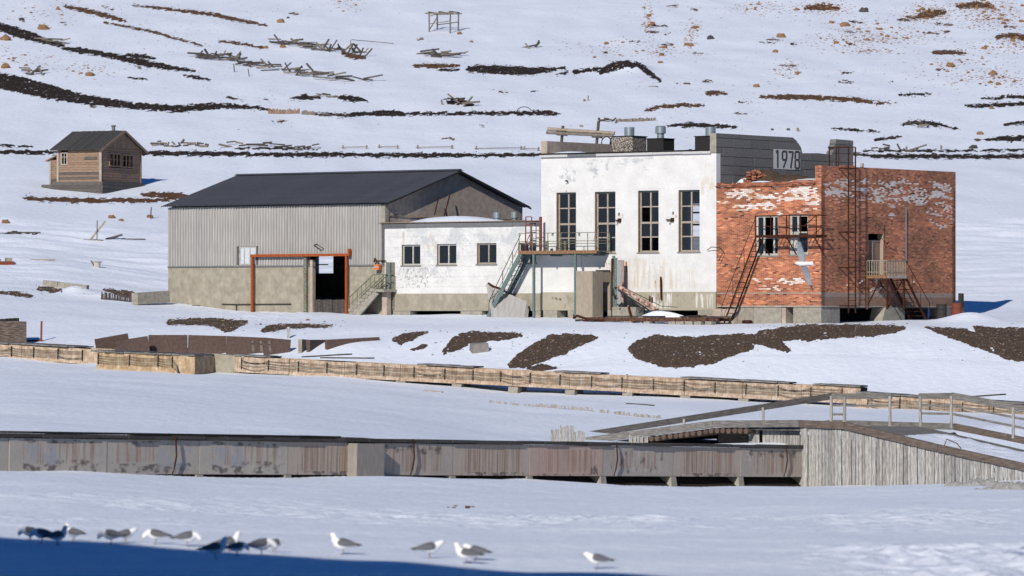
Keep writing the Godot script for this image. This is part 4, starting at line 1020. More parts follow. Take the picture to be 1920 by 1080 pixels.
func build_brick() -> void:
	var t := ct("brick_wing", Vector3(-3.4, 0.45, -7), "red brick wing on concrete footings with lime bloom", "brick building")
	var pal := [Color(0.67, 0.42, 0.30), Color(0.63, 0.38, 0.28), Color(0.58, 0.35, 0.27), Color(0.72, 0.48, 0.35), Color(0.53, 0.32, 0.26), Color(0.66, 0.40, 0.29)]
	var grey := Color(0.56, 0.55, 0.54)
	var fm := bricks(6.73, 6.62, 3, pal, [[0.1, 5.0, 6.7, 6.55, 0.04], [3.2, 5.4, 6.6, 6.5, 0.22], [1.0, 5.2, 3.6, 6.1, 0.12], [3.6, 4.5, 4.8, 5.3, 0.0], [2.3, 0.75, 5.8, 1.5, 0.02]], [[0.60, 0.74, grey]])
	var sm := bricks(14.13, 7.52, 4, pal, [[0.0, 5.5, 14.1, 7.0, 0.04], [0.2, 5.9, 4.8, 6.6, 0.1], [5.5, 5.6, 13.5, 6.8, 0.14], [11.0, 4.3, 14.1, 6.5, 0.0], [6.8, 4.7, 7.6, 6.2, 0.08], [4.6, 0.4, 7.8, 1.9, -0.02]], [[0.50, 0.74, grey], [0.0, 0.5, Color(0.50, 0.42, 0.38)]])
	var pm := bricks(0.36, 0.9, 6, pal, [], [])
	var m := mb()
	m.wall(Vector3(-6.73, 0.49, 0), RX, RZ, 6.73, 6.62, 0.38, [[2.5, 2.71, 3.98, 4.89], [4.66, 2.75, 5.88, 4.92]]); part(m, "front_wall", fm, t)
	m = mb(); m.wall(Vector3(0, 0.49, -0.004), -RZ, RX, 14.12, 7.52, 0.38, [[4.79, 1.7, 6.35, 3.93]]); part(m, "side_wall", sm, t)
	m = mb(); m.wall(Vector3(-0.36, 7.111, 0), RX, RZ, 0.359, 0.9, 0.36, []); part(m, "corner_pier", pm, t)
	m = mb(); m.wall(Vector3(0, 0.49, -14.12), -RX, -RZ, 6.73, 6.6, 0.38, []); part(m, "rear_wall", M.rubble, t)
	m = mb(); m.box(Vector3(-6.7, 0.36, -13.7), Vector3(-0.39, 0.5, -0.4)); part(m, "floor_slab", M.concrete_grey, t)
	m = mb(); m.box(Vector3(-6.7, 6.75, -13.7), Vector3(-0.39, 6.95, -0.4)); part(m, "roof_slab", M.concrete_grey, t)
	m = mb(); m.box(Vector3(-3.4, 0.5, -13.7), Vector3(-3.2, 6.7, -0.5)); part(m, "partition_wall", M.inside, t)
	m = mb(); m.box(Vector3(-6.7, 0.42, 0.004), Vector3(0.0, 0.488, 0.05)); m.box(Vector3(0.004, 0.42, 0.0), Vector3(0.05, 0.488, -14.1)); part(m, "ledge", M.stucco, t)
	# corbelled courses and broken bricks along the top of the front wall
	var bmesh := brick_mesh()
	var mats := [M.rubble, M.rubble2, M.rubble3]
	for row in 4:
		var x := -6.75 + 0.13 * (row % 2)
		while x < -0.5:
			var rag := 0.25 + 0.35 * n1.get_noise_2d(x * 14.0, 5.0) + (0.5 if x > -2.0 else 0.0) - row * 0.12
			if row < 2 or rag > 0.0:
				var b := again(bmesh, "brick", mats[rng.randi() % 3], t, Transform3D(Basis(Vector3.UP, rng.randf_range(-0.05, 0.05)), Vector3(x + 0.13, (6.955 if row < 2 else 7.111) + 0.078 * (row % 2), [0.0, 0.03, -0.1, -0.1][row] + rng.randf_range(-0.015, 0.015)) - off))
				b.position.z += 0.05 if row < 2 else 0.0
			x += 0.262
	# windows
	window(t, -4.23, 3.2, -2.75, 5.38, -0.14, [0.34, 0.77], [0.45], M.framewhite, 0.11, [1, 4], 0.03, null, false)
	window(t, -2.07, 3.24, -0.85, 5.41, -0.14, [0.42], [0.55], M.framewhite, 0.12, [3], 0.03, null, false)
	m = mb(); m.box(Vector3(-1.95, 3.3, -0.2), Vector3(-1.55, 4.45, -0.17)); part(m, "boarded_panel", M.framewhite, t)
	# door: lit reveal, plank leaf
	for i in 4:
		m = mb(tone(0.2)); m.box(Vector3(-0.20, 2.2, -4.86 - i * 0.36), Vector3(-0.26 - 0.01 * (i % 2), 3.95, -5.19 - i * 0.36)); part(m, "door_plank", M.hutboard, t)
	m = mb(); m.box(Vector3(-0.18, 3.95, -4.8), Vector3(-0.28, 4.07, -6.34)); m.box(Vector3(-0.16, 2.2, -5.52), Vector3(-0.2, 3.95, -5.62)); part(m, "door_frame", M.timber, t)
	m = mb(); m.tube([sp(1642, 427, 0.02), sp(1641, 422, 0.3), sp(1646, 421, 0.6), sp(1659, 423, 0.7), sp(1659, 460, 0.05), sp(1662, 464, 0.05)], 0.02, 5); m.tube([sp(1646, 422, 0.5), sp(1659, 434, 0.3)], 0.02, 5); part(m, "lamp_wire", M.darkmetal, t)
	m = mb(); m.tube([sp(1699, 388, 0.03), sp(1699, 488, 0.03)], 0.05, 6); part(m, "conduit", M.fascia, t)
	for p in [[1612, 530], [1616, 527], [1713, 529], [1589, 535]]:
		m = mb(); var q := sp(p[0], p[1], 0.06); m.lathe(q, [[0, -0.07], [0.07, -0.03], [0.07, 0.03], [0, 0.07]], 7); part(m, "insulator", M.framewhite, t)
	# footings
	var base := -1.2
	for b in [[-5.61, -4.38], [-4.36, -2.56], [-1.8, -0.02]]:
		m = mb(tone(0.1)); m.box(Vector3(b[0], base, -0.9), Vector3(b[1], 0.415, -0.02)); part(m, "footing_block", M.concrete, t)
	m = mb(); m.box(Vector3(-2.55, base, -1.1), Vector3(-2.3, 0.415, -0.06)); part(m, "footing_block", M.stucco, t)
	m = mb(); m.box(Vector3(-0.9, base, -0.92), Vector3(-0.02, 0.415, -1.89)); part(m, "footing_block", M.concrete_grey, t)
	m = mb(); m.hexa([Vector3(-0.6, base, -5.4), Vector3(0.25, base, -5.4), Vector3(0.25, base, -8.2), Vector3(-0.6, base, -8.2), Vector3(-0.6, 0.40, -6.2), Vector3(0.25, 0.40, -6.2), Vector3(0.25, 0.40, -8.2), Vector3(-0.6, 0.40, -8.2)]); part(m, "footing_block", M.concrete, t)
	m = mb(); m.box(Vector3(-0.8, base, -12.6), Vector3(0.1, 0.40, -14.95)); part(m, "footing_block", M.concrete_grey, t)
	m = mb(); m.box(Vector3(0.0, 0.405, -14.4), Vector3(0.25, 1.2, -14.6)); part(m, "stub_post", M.darkmetal, t)
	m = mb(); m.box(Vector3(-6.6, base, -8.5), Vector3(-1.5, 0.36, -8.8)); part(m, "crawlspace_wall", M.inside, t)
	for b in [[-6.7, -13.6], [-3.0, -13.6]]:
		m = mb(); m.box(Vector3(b[0], base, b[1] - 0.5), Vector3(b[0] + 1.2, 0.36, b[1])); part(m, "footing_block", M.concrete_grey, t)
	for b in [[-5.9, 0.0, 0.6], [-6.5, 0.1, 0.5]]:   # broken round footings at the joint of the two buildings
		m = mb(tone(0.15)); m.lathe(Vector3(b[0], base, b[1]), [[0.0, 0.0], [b[2], 0.0], [b[2] * 0.95, 1.2], [b[2] * 0.7, 1.5], [0.0, 1.55]], 9); part(m, "round_footing", M.stucco, t)
	# parapet bricks that stick up
	for i in 9:
		var z := -2.0 - rng.randf() * 2.2
		again(bmesh, "brick", mats[i % 3], t, Transform3D(Basis(Vector3.UP, rng.randf_range(-0.6, 0.6)), Vector3(-0.2, 8.012, z) - off))
	m = mb(); m.box(Vector3(-0.25, 8.012, -4.35), Vector3(-0.1, 8.25, -4.5)); part(m, "parapet_stub", M.stucco, t)
	lump("rubble_heap", Vector3(-5.1, 6.95, -2.2), 1.6, 1.3, 0.95, "heap of dark rubble on the brick wing's roof", true, M.gravel, 0.25)
	lump("rubble_heap", Vector3(-3.6, 6.95, -2.4), 2.4, 1.2, 0.65, "low rubble slope on the brick wing's roof", true, M.gravel, 0.2)
	lump("roof_snow", Vector3(-5.7, 7.0, -1.5), 0.9, 0.5, 0.5, "snow lying against the rubble heap", true)
	lump("roof_snow", Vector3(-2.4, 6.97, -2.6), 2.2, 1.7, 0.45, "snow lying behind the brick parapet", true)
	lump("roof_snow", Vector3(-4.4, 7.0, -0.8), 1.4, 0.4, 0.28, "snow strip along the broken brick edge", true)
	# loose bricks thrown over the heap
	var heap := ct("brick_heap", Vector3(-5.2, 6.95, -1.3), "loose red bricks tumbled on the broken roof edge", "bricks")
	for i in 70:
		var a := Vector3(rng.randfn(-5.25, 0.65), 0, rng.randfn(-1.5, 0.4))
		var hh := 7.0 + 0.75 * exp(-pow((a.x + 5.2) / 0.75, 2.0)) * exp(-pow((a.z + 1.7) / 0.7, 2.0)) + rng.randf() * 0.1
		if i < 10:   # the standing remnant of a chimney
			a = Vector3(-5.25 + 0.26 * (i % 2), 0, -0.95 - 0.13 * (i % 2)); hh = 7.1 + 0.078 * i
			again(bmesh, "brick", mats[i % 3], heap, Transform3D(Basis(Vector3.UP, rng.randf_range(-0.3, 0.3)), Vector3(a.x, hh, a.z) - off)); continue
		again(bmesh, "brick", mats[i % 3], heap, Transform3D(Basis.from_euler(Vector3(rng.randf_range(-0.6, 0.6), rng.randf() * TAU, rng.randf_range(-0.6, 0.6))), Vector3(a.x, hh, a.z) - off))

func brick_mesh() -> ArrayMesh:
	var keep := off; off = Vector3.ZERO
	var one := mb(); one.box(Vector3(-0.125, 0, -0.06), Vector3(0.125, 0.068, 0.06))
	off = keep
	return one.mesh()

# ---------------------------------------------------------------- metalwork and yard things around the complex
func rail(m: Mb, pts: Array, r := 0.022) -> void: m.tube(pts, r, 5)

func build_teal_platform() -> void:
	var A := fp(972, 462, 1.35); var B := fp(1118, 461, 1.35)
	var y := 3.52
	var t := ct("steel_platform", Vector3(A.x, -0.1, 0.7), "teal steel platform with stairs on the white hall front", "platform")
	var u0 := A.x; var u1 := B.x; var v0 := 0.06; var v1 := 1.35
	var m := mb(); m.box(Vector3(u0, y - 0.03, v0), Vector3(u1, y + 0.01, v1 - 0.05)); part(m, "deck", M.tealrust, t)
	m = mb(); m.box(Vector3(u0 - 0.02, y - 0.14, v1 - 0.05), Vector3(u1 + 0.02, y + 0.04, v1)); part(m, "edge_channel", M.rustpale, t)
	for z in [0.2, 0.9]:
		m = mb(); m.box(Vector3(u0 + 0.1, y - 0.2, z), Vector3(u1 - 0.1, y - 0.03, z + 0.08)); part(m, "joist", M.teal, t)
	for x in [u0 + 0.1, u0 + 2.0, u1 - 0.4]:
		m = mb(); m.box(Vector3(x, y - 0.26, v0), Vector3(x + 0.1, y - 0.2, v1 - 0.06)); part(m, "cross_beam", M.teal, t)
	for px in [1001, 1079]:
		var p := fp(px, 520, 1.25)
		m = mb(); m.box(Vector3(p.x - 0.06, cground(Vector3(p.x, 0, 1.25)) - 0.2, 1.19), Vector3(p.x + 0.06, y - 0.14, 1.31)); part(m, "post", M.teal, t)
	# stairs going down to the left
	var top := Vector3(u0 + 0.12, y - 0.02, 0); var bx := fp(915, 592, 1.3)
	var gy := cground(Vector3(bx.x, 0, 0.9))
	var bot := Vector3(bx.x, gy - 0.05, 0)
	for z in [1.3, 0.42]:
		m = mb(); m.bar(Vector3(top.x, top.y - 0.1, z), Vector3(bot.x, bot.y, z), 0.06, 0.24); part(m, "stringer", M.teal, t)
	for i in range(1, 14):
		var f := i / 14.0
		var c := top.lerp(bot, f)
		m = mb(); m.box(Vector3(c.x - 0.11, c.y - 0.02, 0.46), Vector3(c.x + 0.11, c.y + 0.01, 1.26)); part(m, "tread", M.teal, t)
	for z in [1.3, 0.42]:
		m = mb(); rail(m, [top + Vector3(0.0, 0.98, z), bot + Vector3(0.1, 0.98, z), bot + Vector3(0.02, 0.2, z)]); rail(m, [top + Vector3(0, 0.5, z), bot + Vector3(0.1, 0.5, z)], 0.014); part(m, "handrail", M.darkrail, t)
		for f in [0.25, 0.55, 0.85]:
			var c := top.lerp(bot, f); m = mb(); rail(m, [c + Vector3(0, 0, z), c + Vector3(0, 0.97, z)]); part(m, "rail_post", M.darkrail, t)
	# railing round the deck
	for x in [u0 + 0.03, u0 + 0.95, u0 + 2.0, u0 + 2.9, u0 + 3.9, u1 - 0.6, u1 - 0.03]:
		m = mb(); rail(m, [Vector3(x, y, v1 - 0.03), Vector3(x, y + 1.02, v1 - 0.03)], 0.025); part(m, "rail_post", M.tealrust, t)
	for h in [1.02, 0.56, 0.42]:
		m = mb(); rail(m, [Vector3(u0, y + h, v1 - 0.03), Vector3(u1, y + h, v1 - 0.03), Vector3(u1, y + h, 0.05)], 0.018); part(m, "rail", M.tealrust, t)
	m = mb(); rail(m, [Vector3(u1, y, 0.1), Vector3(u1, y + 1.02, 0.1)], 0.05); part(m, "rail_post", M.tealrust, t)
	# ladder up to the annex roof and the heavy rusty post
	var la := fp(985, 455, 0.75); var lb := fp(996, 455, 0.75)
	for x in [la.x, lb.x]:
		m = mb(); m.bar(Vector3(x, y, 0.75), Vector3(x, y + 1.95, 0.7), 0.05, 0.05); part(m, "ladder_stile", M.redrust, t)
	for h in [0.5, 1.05, 1.5, 1.95]:
		m = mb(); m.bar(Vector3(la.x, y + h, 0.74), Vector3(lb.x, y + h, 0.74), 0.04, 0.05); part(m, "ladder_rung", M.redrust, t)
	m = mb(); var lp := fp(1014, 455, 0.6); m.box(Vector3(lp.x - 0.07, y, 0.55), Vector3(lp.x + 0.05, y + 1.95, 0.67)); part(m, "rusty_post", M.redrust, t)
	for h in [0.35, 0.75, 1.2]:
		m = mb(); m.bar(Vector3(lb.x, y + h, 0.7), Vector3(lp.x, y + h - 0.04, 0.64), 0.03, 0.03); part(m, "ladder_rung", M.darkrail, t)
	for x in [u0 + 1.55, u0 + 2.78]:   # stub pipes standing on the deck
		m = mb(); m.lathe(Vector3(x, y + 0.01, 0.8), [[0, 0], [0.11, 0], [0.11, 0.56], [0.08, 0.56], [0.08, 0.4], [0, 0.4]], 10); part(m, "stub_pipe", M.tealrust, t)
	m = mb(); rail(m, [fp(1113, 452, 0.8), fp(1117, 435, 0.9), fp(1120, 428, 0.6), fp(1122, 424, 0.3)], 0.02); part(m, "wire", M.darkrail, t)
	m = mb(); rail(m, [fp(1088, 475, 0.3), fp(1096, 470, 0.4), fp(1104, 473, 0.4), fp(1102, 480, 0.4), fp(1090, 479, 0.35), fp(1090, 505, 0.3)], 0.014); part(m, "wire", M.darkrail, t)

func build_fire_stair() -> void:
	var A := fp(1416, 442, 1.1); var B := fp(1538, 442, 1.1)
	var y: float = A.y; var u0 := A.x; var u1: float = B.x - 0.25; var v1 := 1.1
	var t := ct("fire_stair", Vector3(u0, -0.4, 0.6), "rusty balcony and steep ladder stair on the brick front", "fire stair")
	var m := mb()
	for i in 18:
		var x := lerpf(u0, u1, i / 17.0)
		m.bar(Vector3(x, y, 0.04), Vector3(x, y, v1), 0.03, 0.04)
	part(m, "deck_grating", M.rust, t)
	for z in [0.05, v1]:
		m = mb(); m.box(Vector3(u0, y - 0.11, z - 0.03), Vector3(u1, y + 0.03, z + 0.03)); part(m, "deck_beam", M.rust, t)
	for x in [u0 + 0.2, u1 - 0.2, (u0 + u1) / 2]:
		m = mb(); m.bar(Vector3(x, y - 0.1, v1 - 0.1), Vector3(x, y - 1.0, 0.02), 0.05, 0.05); part(m, "brace", M.rust, t)
	for x in [u0, u0 + 1.0, u0 + 2.0, u0 + 2.9, u1]:
		m = mb(); m.bar(Vector3(x, y, v1), Vector3(x, y + 1.06, v1), 0.045, 0.045); part(m, "rail_post", M.rust, t)
	m = mb(); m.bar(Vector3(u0, y + 1.06, v1), Vector3(u1, y + 1.06, v1), 0.05, 0.05); m.bar(Vector3(u1, y + 1.06, v1), Vector3(u1, y + 1.06, 0.05), 0.05, 0.05); part(m, "top_rail", M.rust, t)
	m = mb(); m.bar(Vector3(u0, y + 0.5, v1), Vector3(u1, y + 0.5, v1), 0.035, 0.035); m.bar(Vector3(u1, y + 0.5, v1), Vector3(u1, y + 0.5, 0.05), 0.035, 0.035); part(m, "mid_rail", M.rust, t)
	m = mb(); m.bar(Vector3(u1 - 0.75, y + 0.5, v1), Vector3(u1, y + 1.06, v1), 0.04, 0.04); part(m, "rail_brace", M.rust, t)
	# steep stair
	var bx := fp(1356, 606, 1.05)
	var gy := cground(Vector3(bx.x, 0, 0.8))
	for z in [1.05, 0.35]:
		m = mb(); m.bar(Vector3(u0 + 0.05, y, z), Vector3(bx.x, gy - 0.1, z), 0.05, 0.07); part(m, "stringer", M.rust, t)
	for i in range(1, 17):
		var c := Vector3(u0 + 0.05, y, 0).lerp(Vector3(bx.x, gy, 0), i / 17.0)
		m = mb(); m.box(Vector3(c.x - 0.06, c.y - 0.02, 0.37), Vector3(c.x + 0.06, c.y + 0.015, 1.03)); part(m, "tread", M.rust, t)
	m = mb(); rail(m, [Vector3(u0 + 0.0, y + 1.0, 1.05), Vector3(bx.x - 0.1, gy + 0.95, 1.05), Vector3(bx.x - 0.05, gy + 0.2, 1.05)], 0.018); part(m, "handrail", M.rust, t)
	for f in [0.35, 0.7]:
		var c := Vector3(u0, y, 1.05).lerp(Vector3(bx.x, gy, 1.05), f); m = mb(); rail(m, [c, c + Vector3(-0.02, 0.98, 0)], 0.015); part(m, "rail_post", M.rust, t)
	m = mb(); m.box(Vector3(bx.x - 0.4, gy - 0.15, 0.1), Vector3(bx.x + 0.8, gy + 0.05, 1.25)); part(m, "foot_slab", M.stucco, t)

func build_wall_ladder() -> void:
	var u := 0.62
	var a := sp(1591, 310, u); var b := sp(1604, 310, u)
	var t := ct("wall_ladder", Vector3(u, 0.1, a.z), "tall rusty roof ladder standing off the brick side wall", "ladder")
	var m := mb()
	for z in [a.z, b.z]:
		m = mb(); m.bar(Vector3(u, 0.1, z), Vector3(u, 9.05, z), 0.06, 0.06); part(m, "stile", M.rust, t)
	for i in 26:
		m = mb(); m.bar(Vector3(u, 0.45 + i * 0.31, a.z), Vector3(u, 0.45 + i * 0.31, b.z), 0.025, 0.025); part(m, "rung", M.rust, t)
	for y in [0.47, 2.55, 4.45, 7.9]:
		for z in [a.z, b.z]:
			m = mb(); m.bar(Vector3(0.0, y, z), Vector3(u + 0.1, y, z), 0.06, 0.07); part(m, "wall_bracket", M.rust, t)
	# guard rail where the ladder meets the roof
	m = mb(); m.bar(Vector3(u, 9.05, a.z), Vector3(-0.6, 9.05, a.z), 0.05, 0.05); m.bar(Vector3(-0.6, 9.05, a.z), Vector3(-0.6, 7.9, a.z), 0.05, 0.05); m.bar(Vector3(0.0, 9.05, a.z), Vector3(0.0, 8.02, a.z), 0.04, 0.04); part(m, "roof_guard", M.rust, t)
	m = mb(); m.bar(Vector3(u, 9.05, b.z), Vector3(-0.6, 9.05, b.z), 0.05, 0.05); m.bar(Vector3(-0.6, 9.05, b.z), Vector3(-0.6, 7.9, b.z), 0.05, 0.05); part(m, "roof_guard", M.rust, t)

func build_landing() -> void:
	var v0 := -4.55; var v1 := -6.5; var uu := 1.36; var y := 2.12
	var t := ct("door_landing", Vector3(0.7, -0.4, -5.5), "rusty landing with pale railing and steps at the brick side door", "landing")
	var m := mb()
	for i in 7:
		m = mb(tone(0.15)); m.box(Vector3(0.06, y - 0.05, v0 - i * 0.278), Vector3(uu - 0.03, y + 0.0, v0 - i * 0.278 - 0.26)); part(m, "deck_plank", M.timber, t)
	m = mb(); m.box(Vector3(0.02, y - 0.14, v0 - 0.01), Vector3(uu, y + 0.02, v0 + 0.06)); part(m, "edge_beam", M.rustpale, t)
	m = mb(); m.box(Vector3(uu - 0.02, y - 0.14, v0 - 0.02), Vector3(uu + 0.05, y + 0.02, v1)); part(m, "edge_beam", M.stucco, t)
	for p in [[0.05, v0, M.rustpale], [uu, v0, M.rust], [uu, v1 + 0.2, M.rust]]:
		m = mb(); m.bar(Vector3(p[0], 0.3, p[1]), Vector3(p[0], y - 0.14, p[1]), 0.09, 0.09); part(m, "post", p[2], t)
	for p in [[Vector3(0.1, 0.5, v0), Vector3(uu * 0.7, y - 0.15, v0)], [Vector3(uu, 0.4, v0 - 0.1), Vector3(uu, y - 0.15, v1 + 0.3)], [Vector3(uu, y - 0.2, v0 - 0.1), Vector3(uu, 0.4, v1 + 0.4)], [Vector3(0.2, y - 0.2, v0 - 0.9), Vector3(uu, 0.4, v0 - 1.1)]]:
		m = mb(); m.bar(p[0], p[1], 0.06, 0.06); part(m, "brace", M.rust, t)
	# balusters
	for i in 9:
		m = mb(); m.bar(Vector3(0.08 + i * 0.155, y, v0 + 0.02), Vector3(0.08 + i * 0.155, y + 0.82, v0 + 0.02), 0.035, 0.035); part(m, "baluster", M.paleiron, t)
	for i in 12:
		m = mb(); m.bar(Vector3(uu + 0.01, y, v0 - 0.08 - i * 0.165), Vector3(uu + 0.01, y + 0.82, v0 - 0.08 - i * 0.165), 0.035, 0.035); part(m, "baluster", M.paleiron, t)
	for h in [0.82, 0.2]:
		m = mb(); m.bar(Vector3(0.05, y + h, v0 + 0.02), Vector3(uu, y + h, v0 + 0.02), 0.04, 0.035); m.bar(Vector3(uu + 0.01, y + h, v0), Vector3(uu + 0.01, y + h, v1), 0.04, 0.035); part(m, "rail", M.paleiron, t)
	# steps down towards the rear
	var bz := -8.9; var gy := -0.55
	for x in [0.35, uu]:
		m = mb(); m.bar(Vector3(x, y - 0.1, v1), Vector3(x, gy, bz), 0.06, 0.14); part(m, "stringer", M.rust, t)
		m = mb(); rail(m, [Vector3(x, y + 0.82, v1), Vector3(x, gy + 1.2, bz - 0.1), Vector3(x, gy + 0.5, bz - 0.15)], 0.022); part(m, "handrail", M.rust, t)
		for f in [0.3, 0.65]:
			var c := Vector3(x, y, v1).lerp(Vector3(x, gy, bz), f); m = mb(); rail(m, [c, c + Vector3(0, 0.95, 0)], 0.018); part(m, "rail_post", M.rust, t)
	for i in range(1, 11):
		var c := Vector3(0, y, v1).lerp(Vector3(0, gy, bz), i / 11.0)
		m = mb(); m.box(Vector3(0.38, c.y - 0.02, c.z - 0.11), Vector3(uu - 0.03, c.y + 0.01, c.z + 0.11)); part(m, "tread", M.rust, t)

func barrel(p: Vector3, mat_b: Material, label: String) -> void:
	var gy := cground(p)
	var t := ct("steel_barrel", Vector3(p.x, gy, p.z), label, "barrel", "barrels beside the brick wing")
	var m := mb()
	m.lathe(Vector3(p.x, gy - 0.05, p.z), [[0.0, 0.0], [0.29, 0.0], [0.29, 0.3], [0.31, 0.32], [0.29, 0.34], [0.29, 0.6], [0.31, 0.62], [0.29, 0.64], [0.29, 0.9], [0.3, 0.92], [0.27, 0.92], [0.27, 0.88], [0.0, 0.88]], 16)
	part(m, "drum", mat_b, t)

func build_yard() -> void:
	# concrete booth in front of the hall
	var b := fp(1080, 508, 1.9); var g0 := -0.55
	var t := ct("concrete_booth", Vector3(b.x + 0.7, g0, 1.2), "bare concrete booth with a dark side doorway", "booth")
	var x0: float = b.x; var x1: float = fp(1111, 508, 1.9).x; var top: float = fp(1111, 508, 1.9).y
	var m := mb(); m.box(Vector3(x0, g0, 1.72), Vector3(x1, top, 1.9)); part(m, "front_wall", M.booth, t)
	m = mb(); m.wall(Vector3(x1, g0, 1.718), -RZ, RX, 1.62, top - g0 - 0.02, 0.16, [[0.82, 0.4, 1.62 - 0.12, 2.35]]); part(m, "side_wall", M.booth, t)
	m = mb(); m.box(Vector3(x0, g0, 0.1), Vector3(x0 + 0.16, top - 0.02, 1.718)); part(m, "side_wall", M.booth, t)
	m = mb(); m.box(Vector3(x0 + 0.17, top - 0.2, 0.1), Vector3(x1 - 0.17, top - 0.05, 1.7)); part(m, "roof_slab", M.booth, t)
	m = mb(); m.box(Vector3(x1 - 0.5, top - 0.02, 0.2), Vector3(x1 + 0.02, top + 0.06, 0.9)); part(m, "roof_plate", M.darkmetal, t)
	# hall footings
	for q in [[1020, 1046], [1066, 1079], [1148, 1194], [1310, 1343]]:
		var a := fp(q[0], 580, 0.05); var e := fp(q[1], 580, 0.05)
		var f := ct("footing_pier", Vector3(a.x, -0.5, 0), "short concrete pier under the hall, between %s" % [["the teal posts", "post and booth", "booth and rusty rails", "rails and brick wing"][[1020, 1066, 1148, 1310].find(q[0])]][0], "pier", "piers under the white hall")
		m = mb(); m.box(Vector3(a.x, -0.8, -0.8), Vector3(e.x, 0.235, 0.12 if q[0] != 1148 else 0.5)); part(m, "block", M.concrete, f)
	# bent corrugated sheet leaning under the stairs
	t = ct("bent_sheet", fp(955, 590, 0.8) * Vector3(1, 0, 1) + Vector3(0, -0.1, 0), "bent grey corrugated sheet leaning below the teal stairs", "metal sheet")
	var c0 := [fp(911, 532, 1.0), fp(952, 549, 0.5), fp(990, 565, 0.45), fp(992, 580, 0.6)]
	var c1 := [fp(922, 594, 1.5), fp(955, 597, 1.25), fp(985, 597, 1.1), fp(990, 596, 1.1)]
	m = mb()
	var k := 18
	for i in k:
		var pa := []; var pb := []
		for e in 2:
			var f := (i + e) / float(k) * 3.0; var j := mini(int(f), 2)
			var bulge := Vector3(0, 0, 0.07 * ((i + e) % 2) + 0.12 * sin(f))
			pa.append(c0[j].lerp(c0[j + 1], f - j) + bulge); pb.append(c1[j].lerp(c1[j + 1], f - j) + bulge)
		m.quad(pb[0], pb[1], pa[1], pa[0])
	part(m, "sheet", M.cladding, t)
	m = mb(); m.tube([fp(915, 531, 1.0), fp(925, 537, 0.9), fp(937, 541, 0.7), fp(950, 548, 0.6)], 0.07, 6); part(m, "curled_edge", M.rust, t)
	# concrete steps with green railing beside the warehouse door
	t = ct("concrete_steps", Vector3(-31.0, 0.0, 0.8), "concrete steps with green iron railing beside the warehouse door", "steps")
	var sx := fp(658, 585, 1.0).x; var ex := fp(705, 541, 1.0).x
	for i in 7:
		var a := lerpf(sx, ex, i / 7.0); var h := lerpf(0.15, 1.5, (i + 1) / 7.0)
		m = mb(tone(0.1)); m.box(Vector3(a, h - 0.16, 0.15), Vector3(a + 0.36, h, 1.25)); part(m, "step", M.concrete, t)
	m = mb(); m.prism([Vector3(sx, -0.3, 1.2), Vector3(sx + 0.5, -0.3, 1.2), Vector3(ex + 0.3, 1.2, 1.2), Vector3(ex, 1.34, 1.2), Vector3(sx, 0.1, 1.2)], Vector3(0, 0, -0.15)); part(m, "string_wall", M.concrete, t)
	m = mb(); m.box(Vector3(ex, 1.3, 0.06), Vector3(ex + 0.75, 1.45, 1.25)); part(m, "top_slab", M.concrete, t)
	m = mb(); m.box(Vector3(ex + 0.2, -0.3, 0.3), Vector3(ex + 0.55, 1.3, 0.7)); part(m, "pier", M.stucco, t)
	for z in [1.22, 0.2]:
		m = mb(); rail(m, [Vector3(sx, 0.95, z), Vector3(ex, 2.3, z), Vector3(ex + 0.7, 2.3, z)], 0.03); rail(m, [Vector3(sx, 0.5, z), Vector3(ex, 1.9, z), Vector3(ex + 0.7, 1.9, z)], 0.02); part(m, "rail", M.greeniron, t)
		for i in 9:
			var a := lerpf(sx, ex + 0.7, i / 8.0); var f := clampf((a - sx) / (ex - sx), 0, 1)
			m = mb(); rail(m, [Vector3(a, lerpf(0.1, 1.4, f), z), Vector3(a, lerpf(0.95, 2.3, f), z)], 0.02); part(m, "baluster", M.greeniron, t)
	m = mb(); m.box(Vector3(ex + 0.0, 0.3, 0.02), Vector3(ex + 0.6, 3.0, 0.1)); part(m, "plank_screen", M.timber, t)
	m = mb(); m.tube([Vector3(ex + 0.35, 1.4, 0.2), Vector3(ex + 0.35, 3.0, 0.2)], 0.09, 8); part(m, "drain_pipe", M.teal, t)
	# orange lamp box on the corner
	var lp := fp(708, 501, 0.25)
	t = ct("corner_lamp", lp, "small orange lamp box on the warehouse corner", "lamp")
	m = mb(); m.box(lp + Vector3(-0.17, -0.16, -0.12), lp + Vector3(0.17, 0.16, 0.12)); part(m, "housing", M.hood, t)
	m = mb(); m.box(lp + Vector3(-0.15, -0.02, 0.121), lp + Vector3(0.15, 0.03, 0.13)); part(m, "band", M.framewhite, t)
	m = mb(); m.bar(lp + Vector3(-0.3, 0.35, -0.22), lp + Vector3(0.5, 0.38, -0.1), 0.05, 0.05); m.tube([lp + Vector3(-0.25, 0.3, 0), lp + Vector3(-0.12, 0.5, 0.1), lp + Vector3(0.05, 0.3, 0.1)], 0.05, 6); m.bar(lp + Vector3(0, 0.1, -0.2), lp + Vector3(0, 0.42, -0.2), 0.05, 0.05); part(m, "bracket", M.rust, t)
	# barrels and stone beside the brick wing
	barrel(Vector3(1.0, 0, -10.9), M.darkmetal, "black steel barrel in the shade behind the landing steps")
	barrel(Vector3(0.55, 0, -13.3), M.redrust, "dark red steel barrel at the rear corner of the brick wing")
	# half pipe column, fallen pipe and the platform of rusty beams in front of the hall
	var hp := fp(1158, 585, 0.6)
	t = ct("half_pipe_stand", Vector3(hp.x, -0.2, 0.6), "upright stand of split grey pipes with a rusty post by the hall", "pipe stand")
	m = mb(); var hx := fp(1147, 585, 0.6).x
	m.box(Vector3(hx, -0.3, 0.5), Vector3(hx + 0.16, 3.1, 0.66)); part(m, "rusty_post", M.rust, t)
